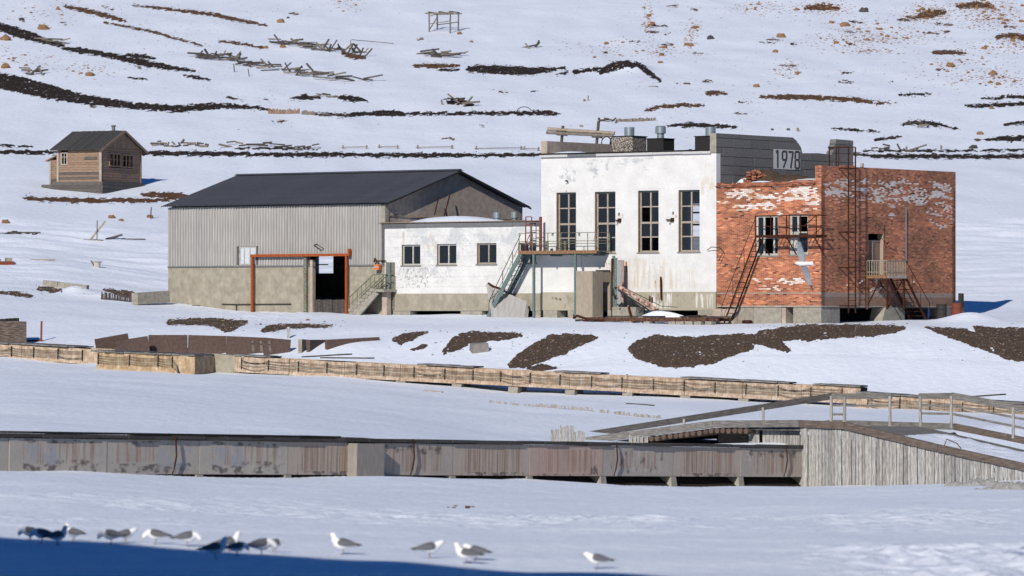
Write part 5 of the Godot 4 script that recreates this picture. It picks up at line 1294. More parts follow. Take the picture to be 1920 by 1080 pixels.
	for i in 4:
		m = mb(tone(0.1)); m.tube([Vector3(hx + 0.2 + i * 0.14, 0.0, 0.62 + 0.05 * (i % 2)), Vector3(hx + 0.1 + i * 0.15, 3.25 - 0.12 * i, 0.55)], 0.09, 8); part(m, "split_pipe", M.teal if i < 2 else M.galvpale, t)
	m = mb(); var hs := fp(1160, 485, 0.75)
	m.prism([Vector3(hs.x, 0.9, 0.72), Vector3(hs.x + 0.28, 0.5, 0.72), Vector3(hs.x + 0.25, 3.0, 0.6), Vector3(hs.x - 0.02, 3.02, 0.6)], Vector3(0, 0, -0.04)); part(m, "pink_board", M.pinkboard, t)
	for i in 9:
		var q := fp(rng.randf_range(1143, 1170), rng.randf_range(528, 578), 0.8)
		m = mb(tone(0.3)); m.bar(q, q + Vector3(rng.randf_range(-0.3, 0.3), rng.randf_range(-0.5, 0.2), rng.randf_range(-0.2, 0.3)), 0.07, 0.07); part(m, "scrap", M.rustpipe if i % 3 == 0 else M.darkmetal, t)
	var d0 := fp(1160, 537, 1.2); var d1 := fp(1232, 582, 2.2)
	t = ct("fallen_pipe", Vector3(d1.x, -0.3, 2.2), "long flaking pipe leaning down onto the rusty beams", "pipe")
	m = mb(); m.tube([d0, d0.lerp(d1, 0.5), d1], 0.13, 8); part(m, "pipe", M.rustpipe, t)
	m = mb(); m.bar(d0 + Vector3(0, -0.2, 0.05), d1 + Vector3(-0.2, -0.15, 0.05), 0.05, 0.07); part(m, "angle_iron", M.darkmetal, t)
	m = mb(); m.tube([fp(1172, 540, 1.2), fp(1240, 574, 2.0), fp(1270, 576, 2.0)], 0.02, 5); part(m, "cable", M.darkmetal, t)
	m = mb(); var fl := fp(1220, 566, 2.0); m.bar(fl + Vector3(-0.05, 0, 0), fl + Vector3(-0.05, 0.3, 0), 0.07, 0.07); m.bar(fl + Vector3(0.1, -0.05, 0), fl + Vector3(0.1, 0.25, 0), 0.07, 0.07); part(m, "flange_bolts", M.rust, t)
	m = mb(); m.bar(fp(1212, 574, 2.0), fp(1198, 587, 2.4), 0.05, 0.05); part(m, "strut", M.darkmetal, t)
	t = ct("concrete_stump", fp(1175, 588, 0.9) * Vector3(1, 0, 1) + Vector3(0, -0.6, 0), "square concrete stump behind the rusty beams", "stump")
	var cs := fp(1148, 578, 1.0); var ce := fp(1192, 578, 1.0); m = mb(); m.box(Vector3(cs.x, -0.6, 0.2), Vector3(ce.x, 0.42, 1.0)); part(m, "block", M.concrete, t)
	m = mb(); m.tube([fp(1179, 575, 1.05), fp(1180, 582, 1.1), fp(1184, 596, 1.15)], 0.07, 6); part(m, "pipe_end", M.rust, t)
	# beam platform
	var p0 := fp(1100, 598, 3.2); var p1 := fp(1338, 598, 3.2)
	t = ct("beam_platform", Vector3(p0.x, -0.7, 3.0), "low platform of rusty beams on short sleepers in the snow", "platform")
	var gy := -0.30
	for i in 3:
		var z: float = [3.2, 2.4, 1.7][i]
		m = mb(tone(0.2)); m.box(Vector3(p0.x + 0.4 * i, gy - 0.06, z - 0.1), Vector3(p1.x - 0.4 + 0.2 * i, gy + 0.16, z + 0.1)); part(m, "rusty_beam", M.rustbeam, t)
	m = mb(); m.box(Vector3(p0.x + 1.4, gy + 0.18, 2.9), Vector3(p0.x + 5.0, gy + 0.24, 3.35)); part(m, "plate", M.darkmetal, t)
	for px in [1106, 1122, 1178, 1215, 1261, 1277, 1294, 1310, 1329]:
		var q := fp(px, 604, 3.3)
		m = mb(tone(0.15)); var wd := rng.randf_range(0.36, 0.5); m.box(Vector3(q.x - wd / 2, -1.0, 2.9), Vector3(q.x + wd / 2, gy - 0.065, 3.35 + rng.randf_range(-0.05, 0.1))); part(m, "sleeper", M.concrete, t)
	m = mb(); m.box(Vector3(fp(1118, 600, 3.6).x, -0.85, 3.2), Vector3(fp(1155, 600, 3.6).x, -0.42, 3.7)); part(m, "concrete_slab", M.concrete_grey, t)
	m = mb(); m.tube([fp(1075, 596, 3.2), fp(1082, 592, 3.2), fp(1103, 599, 3.3), fp(1112, 601, 3.3)], 0.07, 6); m.bar(fp(1075, 590, 3.3), fp(1079, 596, 3.3), 0.06, 0.06); part(m, "bent_rod", M.rust, t)
	for i in 7:
		var q := fp(rng.randf_range(1065, 1120), rng.randf_range(599, 606), 3.6); q.y = cground(q) + 0.05
		m = mb(tone(0.3)); m.bar(q, q + Vector3(rng.randf_range(0.3, 0.9), 0.03, rng.randf_range(-0.3, 0.3)), 0.12, 0.1); part(m, "scrap", M.rust if i % 2 else M.darkmetal, t)
	for i in 16:
		var q := fp(rng.randf_range(1270, 1340), 590, 1.2 + rng.randf() * 1.6); q.y = -0.2 + rng.randf() * 0.12
		m = mb(tone(0.3)); m.bar(q, q + Vector3(rng.randf_range(0.5, 1.6), rng.randf_range(-0.1, 0.1), rng.randf_range(-0.3, 0.3)), 0.12, 0.07); part(m, "scrap", [M.dark_timber, M.rust, M.darkmetal][i % 3], t)
	lump("snow_drift", fp(1240, 592, 2.4) * Vector3(1, 0, 1) + Vector3(0, -0.35, 0), 2.0, 0.6, 0.55, "snow cap lying on the rusty beam platform", true)
	# rusty plate in the snow in front of the warehouse door
	var rp := gp(595, 582)
	t = wt("rusty_plate", rp, 0.5, "flat rusty plate lying before the warehouse door", "plate")
	m = mb(); m.box(Vector3(-1.8, -0.02, -0.5), Vector3(1.6, 0.07, 0.5)); part(m, "plate", M.redrust, t)
	# bucket by the brick footing
	rp = gp(1401, 607, 235); rp = CT * (fp(1401, 605, 0.4) * Vector3(1, 0, 1) + Vector3(0, cground(fp(1401, 605, 0.4)), 0))
	t = wt("rusty_scrap", rp, 0.7, "small rusty scrap lump at the foot of the brick wing", "scrap")
	m = mb(); m.lathe(Vector3(0, -0.03, 0), [[0, 0], [0.25, 0], [0.3, 0.18], [0.2, 0.22], [0, 0.15]], 8); part(m, "lump", M.rust, t)

# ---------------------------------------------------------------- ducts, trench and bridge
func frame_between(called: String, a: Vector3, b: Vector3, label: String, category: String, group := "") -> Node3D:
	var d := b - a
	var o := wt(called, a, 0.0, label, category, group)
	o.basis = Basis(Vector3.UP, atan2(-d.z, d.x)) * Basis(Vector3.BACK, atan2(d.y, Vector2(d.x, d.z).length()))
	return o

func build_trench() -> void:
	var dir := Vector3(0.588, 0, -0.809)
	var P := func(t: float) -> Vector3: return Vector3(0.78, -4.78 - 0.0307 * t, -170) + dir * t
	var a: Vector3 = P.call(-44.0); var b: Vector3 = P.call(34.0)
	var t := frame_between("concrete_trench", a, b, "long raised concrete heating trench across the foreground", "trench")
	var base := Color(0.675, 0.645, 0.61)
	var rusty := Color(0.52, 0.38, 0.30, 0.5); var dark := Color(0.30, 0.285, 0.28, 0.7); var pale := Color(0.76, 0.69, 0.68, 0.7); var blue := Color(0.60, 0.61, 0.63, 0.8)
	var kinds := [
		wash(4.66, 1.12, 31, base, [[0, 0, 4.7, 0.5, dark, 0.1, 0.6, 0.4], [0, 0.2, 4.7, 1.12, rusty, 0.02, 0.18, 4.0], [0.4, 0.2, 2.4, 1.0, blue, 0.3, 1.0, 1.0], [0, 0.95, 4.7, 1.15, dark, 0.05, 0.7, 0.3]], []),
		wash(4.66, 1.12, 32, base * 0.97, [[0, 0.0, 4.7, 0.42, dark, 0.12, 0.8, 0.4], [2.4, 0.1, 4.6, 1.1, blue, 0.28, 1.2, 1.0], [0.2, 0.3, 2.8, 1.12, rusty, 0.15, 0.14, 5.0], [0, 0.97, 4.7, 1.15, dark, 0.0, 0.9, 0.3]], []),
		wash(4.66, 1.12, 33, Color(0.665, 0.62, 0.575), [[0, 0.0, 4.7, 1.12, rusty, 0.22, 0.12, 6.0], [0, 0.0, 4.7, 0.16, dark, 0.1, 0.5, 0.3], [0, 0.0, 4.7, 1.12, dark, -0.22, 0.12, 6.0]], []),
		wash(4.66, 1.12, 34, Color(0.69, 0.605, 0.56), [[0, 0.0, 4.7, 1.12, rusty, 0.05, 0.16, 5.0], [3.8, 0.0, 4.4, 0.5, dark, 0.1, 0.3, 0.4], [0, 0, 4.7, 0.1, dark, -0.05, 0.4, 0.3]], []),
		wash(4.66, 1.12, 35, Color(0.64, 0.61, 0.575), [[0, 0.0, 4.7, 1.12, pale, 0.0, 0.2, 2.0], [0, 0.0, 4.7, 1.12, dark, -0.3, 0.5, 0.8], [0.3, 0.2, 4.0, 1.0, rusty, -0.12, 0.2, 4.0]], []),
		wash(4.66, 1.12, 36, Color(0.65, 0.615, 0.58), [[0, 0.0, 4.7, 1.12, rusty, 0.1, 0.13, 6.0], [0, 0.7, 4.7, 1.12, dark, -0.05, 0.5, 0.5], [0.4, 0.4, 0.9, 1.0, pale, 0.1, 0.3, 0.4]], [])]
	var order := [4, 0, 1, 0, 1, 0, 2, 5, 2, 3, 4, 2, 5, 4, 2, 5]
	var joint := -4.9 + 44.0
	var k := 0
	var x := joint - 4.7 * 8
	var m: Mb
	while x < 76.0:
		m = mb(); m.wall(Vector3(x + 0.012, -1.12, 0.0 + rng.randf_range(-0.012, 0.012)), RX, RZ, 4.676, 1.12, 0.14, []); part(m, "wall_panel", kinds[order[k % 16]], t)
		m = mb(); m.box(Vector3(x, -1.12, -2.1), Vector3(x + 4.66, 0.0, -1.96)); part(m, "wall_panel", M.trench, t)
		if x > 15:
			m = mb(tone(0.1)); m.hexa([Vector3(x - 0.24, -1.9, 0.12), Vector3(x + 0.24, -1.9, 0.12), Vector3(x + 0.24, -1.9, -1.9), Vector3(x - 0.24, -1.9, -1.9), Vector3(x - 0.16, -1.13, 0.03), Vector3(x + 0.16, -1.13, 0.03), Vector3(x + 0.16, -1.13, -1.9), Vector3(x - 0.16, -1.13, -1.9)]); part(m, "support_block", M.concrete, t)
		x += 4.7; k += 1
	# duct bottom, so the gap below stays dark
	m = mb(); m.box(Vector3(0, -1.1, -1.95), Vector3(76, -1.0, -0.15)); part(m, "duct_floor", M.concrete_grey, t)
	# lids, one slab beside the other
	x = 0.0
	while x < 76.0:
		var w := rng.randf_range(1.15, 1.5)
		var dy := rng.randf_range(0.0, 0.03)
		m = mb(tone(0.35)); m.box(Vector3(x, 0.005 + dy, -2.2), Vector3(x + w - 0.015, 0.12 + dy, 0.08 + rng.randf_range(-0.03, 0.05))); part(m, "lid_slab", M.lid, t)
		x += w
	# bare ash below the duct, where no snow gets
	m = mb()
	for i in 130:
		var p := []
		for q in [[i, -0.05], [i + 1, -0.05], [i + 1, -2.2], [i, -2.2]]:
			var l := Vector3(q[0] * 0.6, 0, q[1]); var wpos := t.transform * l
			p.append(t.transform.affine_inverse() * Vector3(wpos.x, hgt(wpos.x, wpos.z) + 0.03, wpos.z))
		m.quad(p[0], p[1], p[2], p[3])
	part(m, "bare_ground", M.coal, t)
	# pipes that lie on the lids behind the edge
	m = mb(); m.box(Vector3(17, 0.155, -1.9), Vector3(33, 0.22, -0.3)); part(m, "roofing_felt", M.tar, t)
	# pillar
	m = mb(); m.box(Vector3(33.0, -1.75, 0.0), Vector3(34.55, -0.02, 0.42)); part(m, "pillar", M.pillar, t)
	# iron straps
	for sx in [23.6, 36.6, 49.2, 61.0]:
		m = mb(); m.tube([Vector3(sx, 0.16, 0.1), Vector3(sx, 0.0, 0.14), Vector3(sx + 0.03, -0.5, 0.16), Vector3(sx - 0.02, -0.9, 0.12), Vector3(sx - 0.05, -1.1, 0.06)], 0.03, 6); part(m, "iron_strap", M.rust, t)
	# snow on the lids towards the bridge
	lump("lid_snow", a + (b - a).normalized() * 63.0 + Vector3(-0.8, 0.12, -0.8), 4.4, 0.55, 0.12, "thin snow lying on the trench lids beside the bridge", false)

func sag(a: Vector3, b: Vector3, s: float, n := 6) -> Array:
	var out := []
	for i in n + 1:
		var f := i / float(n)
		out.append(a.lerp(b, f) + Vector3(0, -s * 4.0 * f * (1 - f), 0))
	return out

func duct_run(t: Node3D, L: float, h: float, panel: float, first_cable: float, gaps: Array, lids: Array, phase: float) -> void:
	var m: Mb
	var n := int(round(L / panel)); var pl := L / n
	for i in n:
		m = mb(tone(0.1, 0.02)); var jit := rng.randf_range(-0.02, 0.02); m.box(Vector3(i * pl + 0.01, -h + jit, -0.12), Vector3((i + 1) * pl - 0.01, jit, 0.0 + rng.randf_range(-0.015, 0.015))); part(m, "wall_panel", M.pink, t)
		m = mb(); m.box(Vector3(i * pl, -h, -1.5), Vector3((i + 1) * pl, 0, -1.4)); part(m, "wall_panel", M.pink, t)
		m = mb(tone(0.1)); m.box(Vector3(i * pl - 0.2, -h - 1.0, -1.5), Vector3(i * pl + 0.3, -h - 0.025, 0.02)); part(m, "support_block", M.concrete, t)
	m = mb(); m.box(Vector3(0, -h, -1.39), Vector3(L, -h + 0.1, -0.13)); part(m, "duct_floor", M.concrete_grey, t)
	for l in lids:
		var x: float = l[0]
		while x < l[1] - 0.1:
			var w := minf(rng.randf_range(0.5, 0.8), l[1] - x)
			m = mb(tone(0.3)); m.box(Vector3(x, 0.025, -1.6), Vector3(x + w - 0.012, 0.08 + rng.randf_range(0, 0.025), 0.1 + rng.randf_range(-0.04, 0.06))); part(m, "lid_board", M.greywood, t)
			x += w
	# brackets and sagging cables
	var xs := []
	var bx := first_cable
	while bx < L:
		xs.append(bx); bx += 1.55 + rng.randf_range(-0.1, 0.1)
	for x in xs:
		m = mb(); m.box(Vector3(x - 0.02, -0.62, 0.02), Vector3(x + 0.02, -0.08, 0.09)); part(m, "cable_bracket", M.darkmetal, t)
	for c in 4:
		m = mb()
		for i in xs.size() - 1:
			var y := -0.16 - c * 0.115
			var s := rng.randf_range(0.01, 0.07)
			m.tube(sag(Vector3(xs[i], y, 0.1), Vector3(xs[i + 1], y, 0.1), s + (0.12 if (i * 7 + c * 3) % 9 == 0 else 0.0)), 0.013, 5)
		part(m, "cable", M.cable_green if c == 2 else M.cable, t)

func build_ducts() -> void:
	var m: Mb
	var a := wp(440, 668, 236); var b := wp(1614, 727, 226.5)
	var t := frame_between("cable_duct", a, b, "long pale concrete duct with sagging cables below the slope", "duct", "concrete ducts below the slope")
	var L := (b - a).length()
	duct_run(t, L, 0.80, 2.98, 0.4, [], [[0.0, 2.0], [9.8, 12.8], [17.0, 19.4], [23.5, 29.0], [30.2, L]], 0.0)
	for p in [[3.6, 6.0, 0.25], [4.6, 7.2, 0.1]]:
		m = mb(); m.bar(Vector3(p[0], 0.14, -0.5), Vector3(p[1], 0.14 + p[2], -0.4), 0.9, 0.06); part(m, "loose_lid", M.dark_timber, t)
	m = mb(); m.box(Vector3(2.0, -1.12, 0.05), Vector3(6.5, -0.88, 0.4)); part(m, "fallen_panel", M.pink, t)
	# continuation to the right, behind the bridge railing
	a = wp(1606, 738, 226); b = wp(1940, 760, 223)
	t = frame_between("cable_duct", a, b, "short pale duct run with dark loose lids behind the bridge railing", "duct", "concrete ducts below the slope")
	duct_run(t, (b - a).length(), 0.75, 2.3, 0.6, [], [[0.0, 4.0], [5.5, 8.8]], 0.0)
	m = mb(); m.bar(Vector3(5.6, 0.2, -0.6), Vector3(7.2, 0.42, -0.4), 0.8, 0.06); part(m, "loose_lid", M.dark_timber, t)
	# left run
	a = wp(-30, 643, 243); b = wp(184, 655, 239)
	t = frame_between("cable_duct", a, b, "pale cable duct running out of the left edge of the yard", "duct", "concrete ducts below the slope")
	duct_run(t, (b - a).length(), 0.78, 2.9, 0.3, [], [[0.0, 6.0]], 0.0)
	# junction box where the runs meet
	a = wp(182, 660, 235.2); b = wp(366, 668, 233.6)
	t = frame_between("duct_chamber", a, b, "wide concrete duct chamber roofed with old grey boards", "duct chamber", "concrete ducts below the slope")
	L = (b - a).length()
	m = mb(); m.box(Vector3(0, -1.5, -0.15), Vector3(L, 0, 0)); part(m, "front_wall", M.pinkdirty, t)
	m = mb(); m.box(Vector3(L - 0.15, -1.5, -3.2), Vector3(L + 0.004, -0.004, -0.151)); part(m, "end_wall", M.pinkdirty, t)
	m = mb(); m.box(Vector3(0, -1.5, -3.2), Vector3(0.15, -0.004, -0.151)); part(m, "end_wall", M.pinkdirty, t)
	var x := -0.3
	while x < L:
		var w := rng.randf_range(0.28, 0.45)
		m = mb(tone(0.3)); m.box(Vector3(x, 0.01, -3.4), Vector3(x + w - 0.015, 0.05 + rng.randf() * 0.04, 0.1 + rng.randf_range(-0.08, 0.08))); part(m, "roof_board", M.greywood, t)
		x += w
	var xs := [0.1, 1.8, 3.35, 4.9 * 0.72 + 0.6]
	for q in xs:
		m = mb(); m.box(Vector3(q - 0.02, -0.62, 0.02), Vector3(q + 0.02, -0.06, 0.09)); part(m, "cable_bracket", M.darkmetal, t)
	for c in 4:
		m = mb()
		for i in 3: m.tube(sag(Vector3(xs[i], -0.16 - c * 0.115, 0.1), Vector3(xs[i + 1], -0.16 - c * 0.115, 0.1), 0.06), 0.013, 5)
		m.tube([Vector3(xs[3], -0.16 - c * 0.115, 0.1), Vector3(xs[3] + 0.3, -0.5 - c * 0.09, 0.14), Vector3(xs[3] + 0.6, -1.3, 0.2)], 0.013, 5)
		part(m, "cable", M.cable_green if c == 2 else M.cable, t)
	# plain block between chamber and duct
	a = wp(398, 663, 236.2); b = wp(441, 667, 236)
	t = frame_between("concrete_block", a, b, "plain beige concrete block between duct chamber and long duct", "block")
	m = mb(); m.box(Vector3(0, -1.2, -1.5), Vector3((b - a).length(), 0, 0)); part(m, "block", M.plinth, t)
	# brown retaining panels behind the ducts
	var runs := [[178, 636, 240, 625, 14], [214, 640, 277, 630, 22], [279, 628, 352, 628, 25], [354, 628, 425, 630, 25], [426, 630, 497, 633, 26], [498, 633, 546, 637, 24], [566, 636, 580, 637, 20], [581, 637, 612, 637, 26], [613, 637, 712, 632, 26]]
	for i in runs.size():
		var r: Array = runs[i]
		var d0 := 243.0 if i > 1 else 241.5
		a = wp(r[0], r[1], d0); b = wp(r[2], r[3], d0 + (0.5 if i < 6 else 2.2))
		var o := frame_between("retaining_panel", a, b, ["weathered brown retaining panel sloping up at the left end of the row", "low brown retaining panel in front of the row's left end", "brown retaining panel, first full one of the curved row", "brown retaining panel, second full one of the curved row", "brown retaining panel, third full one of the curved row", "brown retaining panel behind the leaning pallet", "narrow yellowish retaining panel in the row", "dark short retaining panel right of the narrow one", "long brown retaining panel running into the snow bank"][i], "panel", "brown retaining panels")
		m = mb(tone(0.1)); m.box(Vector3(0.01, -r[4] / 35.0 - 0.6, -0.2), Vector3((b - a).length() - 0.01, 0, 0)); part(m, "panel", M.brownslab if i != 6 else M.plinth, o)
	# leaning timber frame and post
	a = wp(478, 660, 241)
	t = wt("old_pallet", a, -0.2, "dark timber pallet leaning on the brown panels", "pallet")
	for i in 3:
		m = mb(tone(0.2)); m.bar(Vector3(i * 0.45, 0.0, 0.3), Vector3(i * 0.45 - 0.2, 0.55, -0.2), 0.12, 0.06); part(m, "leg", M.timber, t)
	m = mb(); m.bar(Vector3(-0.2, 0.45, -0.1), Vector3(0.8, 0.4, -0.1), 0.3, 0.05); part(m, "panel", M.dark_timber, t)
	var q := gp(541, 634, 230)
	t = wt("timber_post", q, 0.0, "short grey timber post standing among the brown panels", "post")
	m = mb(); m.box(Vector3(-0.08, -0.3, -0.08), Vector3(0.08, 0.6, 0.08)); part(m, "post", M.greywoody, t)
	# concrete box and red post at the left edge
	q = wp(22, 640, 246); q.y = minf(q.y, ground(q))
	t = wt("concrete_box", q, 0.15, "brown concrete box at the left edge with debris on top", "box")
	m = mb(); m.box(Vector3(-2.2, -0.4, -1.6), Vector3(0.78, 1.3, 0.0)); part(m, "box", M.brownbox, t)
	for i in 5:
		m = mb(tone(0.3)); m.box(Vector3(-0.7 + i * 0.2, 1.305, -0.5), Vector3(-0.4 + i * 0.2, 1.42 + rng.randf() * 0.06, -0.1)); part(m, "debris", M.tar, t)
	q = gp(77, 640, 232)
	t = wt("red_post", q, 0.0, "thin rust red iron post beside the concrete box", "post")
	m = mb(); m.bar(Vector3(0, -0.3, 0), Vector3(0.03, 1.08, 0), 0.1, 0.08); part(m, "post", M.redrust, t)
	m = mb(); m.bar(Vector3(-0.75, 0.05, 0), Vector3(0.1, 0.05, 0), 0.1, 0.08); part(m, "foot_bar", M.redrust, t)
	# concrete lump on the slope
	q = gp(897, 658, 225)
	t = wt("concrete_lump", q, 0.3, "broken concrete cube lying on the gravel slope", "concrete block")
	m = mb(); m.hexa([Vector3(-0.45, -0.2, 0.4), Vector3(0.48, -0.2, 0.45), Vector3(0.5, -0.2, -0.4), Vector3(-0.4, -0.2, -0.4), Vector3(-0.4, 0.34, 0.36), Vector3(0.42, 0.42, 0.4), Vector3(0.4, 0.45, -0.4), Vector3(-0.36, 0.4, -0.35)]); part(m, "cube", M.concrete_grey, t)
	# long slab half buried near the left of the warehouse
	q = gp(123, 540, 255); a = wp(80, 532, -q.z); b = wp(162, 541, -q.z - 0.6)
	t = frame_between("concrete_beam", a, b, "pale concrete beam half buried in the snow left of the warehouse", "beam")
	m = mb(); m.box(Vector3(0, -0.5, -0.5), Vector3((b - a).length() * 0.33, 0.22, 0.0)); part(m, "beam_end", M.concrete, t)
	m = mb(); m.box(Vector3((b - a).length() * 0.33 + 0.02, -0.5, -0.5), Vector3((b - a).length(), 0.2, -0.02)); part(m, "beam", M.concrete, t)
	# box chute right of it
	a = wp(258, 552, 272); b = wp(318, 548, 274)
	t = frame_between("low_kerb", a, b, "low tan concrete kerb at the warehouse corner", "kerb")
	m = mb(); m.box(Vector3(0, -0.6, -0.5), Vector3((b - a).length(), 0.08, 0)); part(m, "kerb", M.concrete, t)
	stubs("stub_fence", 190, 541, 262, 543, 274, 0.42, "row of black tarred stakes left of the warehouse", M.dark_timber, 26)
	stubs("stub_fence", 266, 539, 318, 533, 277, 0.38, "row of grey tarred stakes against the warehouse corner", M.timber, 18)

# a row of short upright stakes following the ground
func stubs(called: String, x0: float, y0: float, x1: float, y1: float, d: float, h: float, label: String, mat_s: Material, n: int, keep := 1.0, wob := 0.15) -> void:
	var a := wp(x0, y0, d) if d > 0 else gp(x0, y0); var b := wp(x1, y1, d) if d > 0 else gp(x1, y1)
	a.y = ground(a)
	var t := wt(called, a, 0.0, label, "fence", "broken stake fences in the snow")
	for i in n:
		if rng.randf() > keep: continue
		var p := a.lerp(b, i / float(n - 1)); p.y = ground(p)
		var hh := h * rng.randf_range(0.7, 1.1); var w := a.distance_to(b) / n * rng.randf_range(0.75, 0.98)
		var q := p - a; var lean := Vector3(rng.randf_range(-wob, wob) * hh, 0, rng.randf_range(-wob, wob) * hh)
		var m := mb(tone(0.25)); m.bar(q + Vector3(0, -0.2, 0), q + lean + Vector3(0, hh, 0), w, 0.06, Vector3.BACK); part(m, "stake", mat_s, t)

func build_bridge() -> void:
	var Q := Vector3(11.47, 0, -184.8)
	var BT := Transform3D(Basis(Vector3.UP, deg_to_rad(-36)), Q)
	var inv := BT.affine_inverse()
	var bp := func(px: float, py: float, z: float) -> Vector3: return inv * ray_plane(px, py, BT * Vector3(0, 0, z), BT.basis.z)
	var w0: Vector3 = bp.call(1500, 900, 0.0)
	var t := wt("timber_bridge", BT * Vector3(w0.x, -6.6, 0), deg_to_rad(-36), "grey timber ramp bridge with board side and railing over the trench", "bridge")
	off = Vector3(w0.x, -6.6, 0)
	var m: Mb
	var W := -6.0
	# near edge beams
	var nk := [bp.call(1100, 826, 0.0), bp.call(1338, 795, 0.0), bp.call(1500, 794, 0.0), bp.call(1585, 798, 0.0), bp.call(1760, 840, 0.0), bp.call(1960, 884, 0.0)]
	for i in nk.size() - 1:
		m = mb(tone(0.12)); m.bar(nk[i], nk[i + 1] - (nk[i + 1] - nk[i]).normalized() * 0.02, 0.16, 0.28); part(m, "edge_beam", M.greywood if i < 2 else M.brownwood, t)
	# side boards
	var top := func(u: float) -> float:
		for i in nk.size() - 1:
			if u <= nk[i + 1].x or i == nk.size() - 2: return lerpf(nk[i].y, nk[i + 1].y, (u - nk[i].x) / (nk[i + 1].x - nk[i].x))
		return 0.0
	var u: float = nk[2].x
	while u < nk[5].x:
		var w := rng.randf_range(0.13, 0.19)
		var gy := hgt((BT * Vector3(u, 0, 0)).x, (BT * Vector3(u, 0, 0)).z)
		var dz := rng.randf_range(-0.035, 0.02)
		m = mb(tone(0.34, 0.04)); m.box(Vector3(u, minf(gy - 0.25, -6.7), -0.06 + dz), Vector3(u + w - 0.022, top.call(u + w / 2) - 0.145, -0.03 + dz)); part(m, "side_board", M.greywoody, t)
		u += w
	m = mb(); m.box(Vector3(nk[2].x - 0.02, -7.0, -0.12), Vector3(nk[2].x + 0.1, nk[2].y - 0.15, -0.064)); part(m, "corner_post", M.greywoody, t)
	# set-back boards left of the corner, short
	var s0: Vector3 = bp.call(1405, 815, -0.5); var s1: Vector3 = bp.call(1500, 815, -0.5)
	u = s0.x
	while u < s1.x:
		var w := rng.randf_range(0.12, 0.2)
		if rng.randf() < 0.9:
			m = mb(tone(0.3)); m.box(Vector3(u, s0.y - 0.55 + rng.randf_range(-0.1, 0.1), -0.5), Vector3(u + w - 0.02, nk[2].y - 0.15, -0.47)); part(m, "back_board", M.greywoody, t)
		u += w
	# joist logs whose ends show under the left beam
	for i in 17:
		var px := lerpf(1222, 1400, i / 16.0)
		var c: Vector3 = bp.call(px, 800, 0.05)
		var y: float = top.call(c.x) - 0.26 - rng.randf() * 0.04
		m = mb(tone(0.3)); m.tube([Vector3(c.x, y, 0.06 + rng.randf_range(-0.05, 0.06)), Vector3(c.x, y, W + 0.3)], 0.11, 8); part(m, "joist_log", M.logend, t)
	# a support wall below the left ramp
	m = mb(); m.box(Vector3(nk[1].x - 0.5, -6.9, -1.2), Vector3(nk[2].x + 1.2, nk[1].y - 0.4, -1.1)); part(m, "abutment", M.dark_timber, t)
	# deck planks and far edge beam
	var fk := [nk[0], nk[1], nk[3], nk[5]]
	var fars := []
	for p in [[1345, 819], [1560, 793], [1790, 800], [1960, 834]]:
		fars.append(bp.call(p[0], p[1], W))
	for i in fars.size() - 1:
		m = mb(tone(0.12)); m.bar(fars[i], fars[i + 1] - Vector3(0.015, 0, 0), 0.16, 0.26); part(m, "far_beam", M.greywood if i < 2 else M.brownwood, t)
	for i in 3:
		var a: Vector3 = fk[i]; var b: Vector3 = fk[i + 1]
		var c: Vector3 = Vector3(a.x, a.y, W); var e: Vector3 = Vector3(b.x, b.y, W)
		var n := int((b - a).length() / 0.3)
		for j in n:
			var p := a.lerp(b, j / float(n)) + Vector3(0, -0.16, -0.1); var q := a.lerp(b, (j + 0.94) / float(n)) + Vector3(0, -0.16, -0.1)
			m = mb(tone(0.2)); var dn := Vector3(0, -0.06, 0); var bk := Vector3(0, 0, W + 0.2)
			m.hexa([p + dn, q + dn, q + dn + bk, p + dn + bk, p, q, q + bk, p + bk]); part(m, "deck_plank", M.greywood, t)
	# snow on the downhill deck
	var sm := Mb.new()
	var nx := 60; var nz := 16
	var a0: Vector3 = bp.call(1655, 815, -1.0); var b0: Vector3 = fk[3]
	var f := func(i: int, j: int) -> Vector3:
		var uu := lerpf(a0.x, b0.x, i / float(nx)); var z := lerpf(-0.3, W + 0.35, j / float(nz))
		var e := minf(minf(i / 6.0, 1.0), minf(minf(j, nz - j) / 3.0, 1.0))
		return Vector3(uu, top.call(uu) - 0.19 + 0.14 * e + 0.10 * e * n2.get_noise_2d(uu * 2.0, z * 2.0), z) - off
	for i in nx:
		for j in nz:
			sm.quad(f.call(i, j), f.call(i + 1, j), f.call(i + 1, j + 1), f.call(i, j + 1))
	var so := MeshInstance3D.new(); so.mesh = smooth_mesh(sm); so.material_override = M.snowlump; so.name = "deck_snow"
	add_child(so); so.transform = t.transform; tag(so, "trodden snow on the bridge deck", "", "", "stuff")
	# far railing
	var plank := func(pts: Array, wd: float, called: String) -> void:
		for i in pts.size() - 1:
			var a: Vector3 = bp.call(pts[i][0], pts[i][1], W); var b: Vector3 = bp.call(pts[i + 1][0], pts[i + 1][1], W)
			var q := mb(tone(0.15)); q.bar(a, b, 0.05, wd); part(q, called, M.darkwood if pts[0][0] < 1200 else M.greywood, t)
	plank.call([[1094, 816], [1432, 763], [1559, 743]], 0.26, "top_rail")
	plank.call([[1561, 743], [1672, 743]], 0.24, "top_rail"); plank.call([[1723, 743], [1785, 742]], 0.24, "top_rail"); plank.call([[1785, 742], [1950, 772]], 0.27, "top_rail")
	plank.call([[1561, 760], [1671, 761]], 0.09, "mid_rail"); plank.call([[1561, 777], [1585, 777]], 0.09, "low_rail")
	plank.call([[1724, 760], [1785, 760], [1950, 792]], 0.09, "mid_rail"); plank.call([[1724, 775], [1785, 776], [1950, 809]], 0.09, "low_rail")
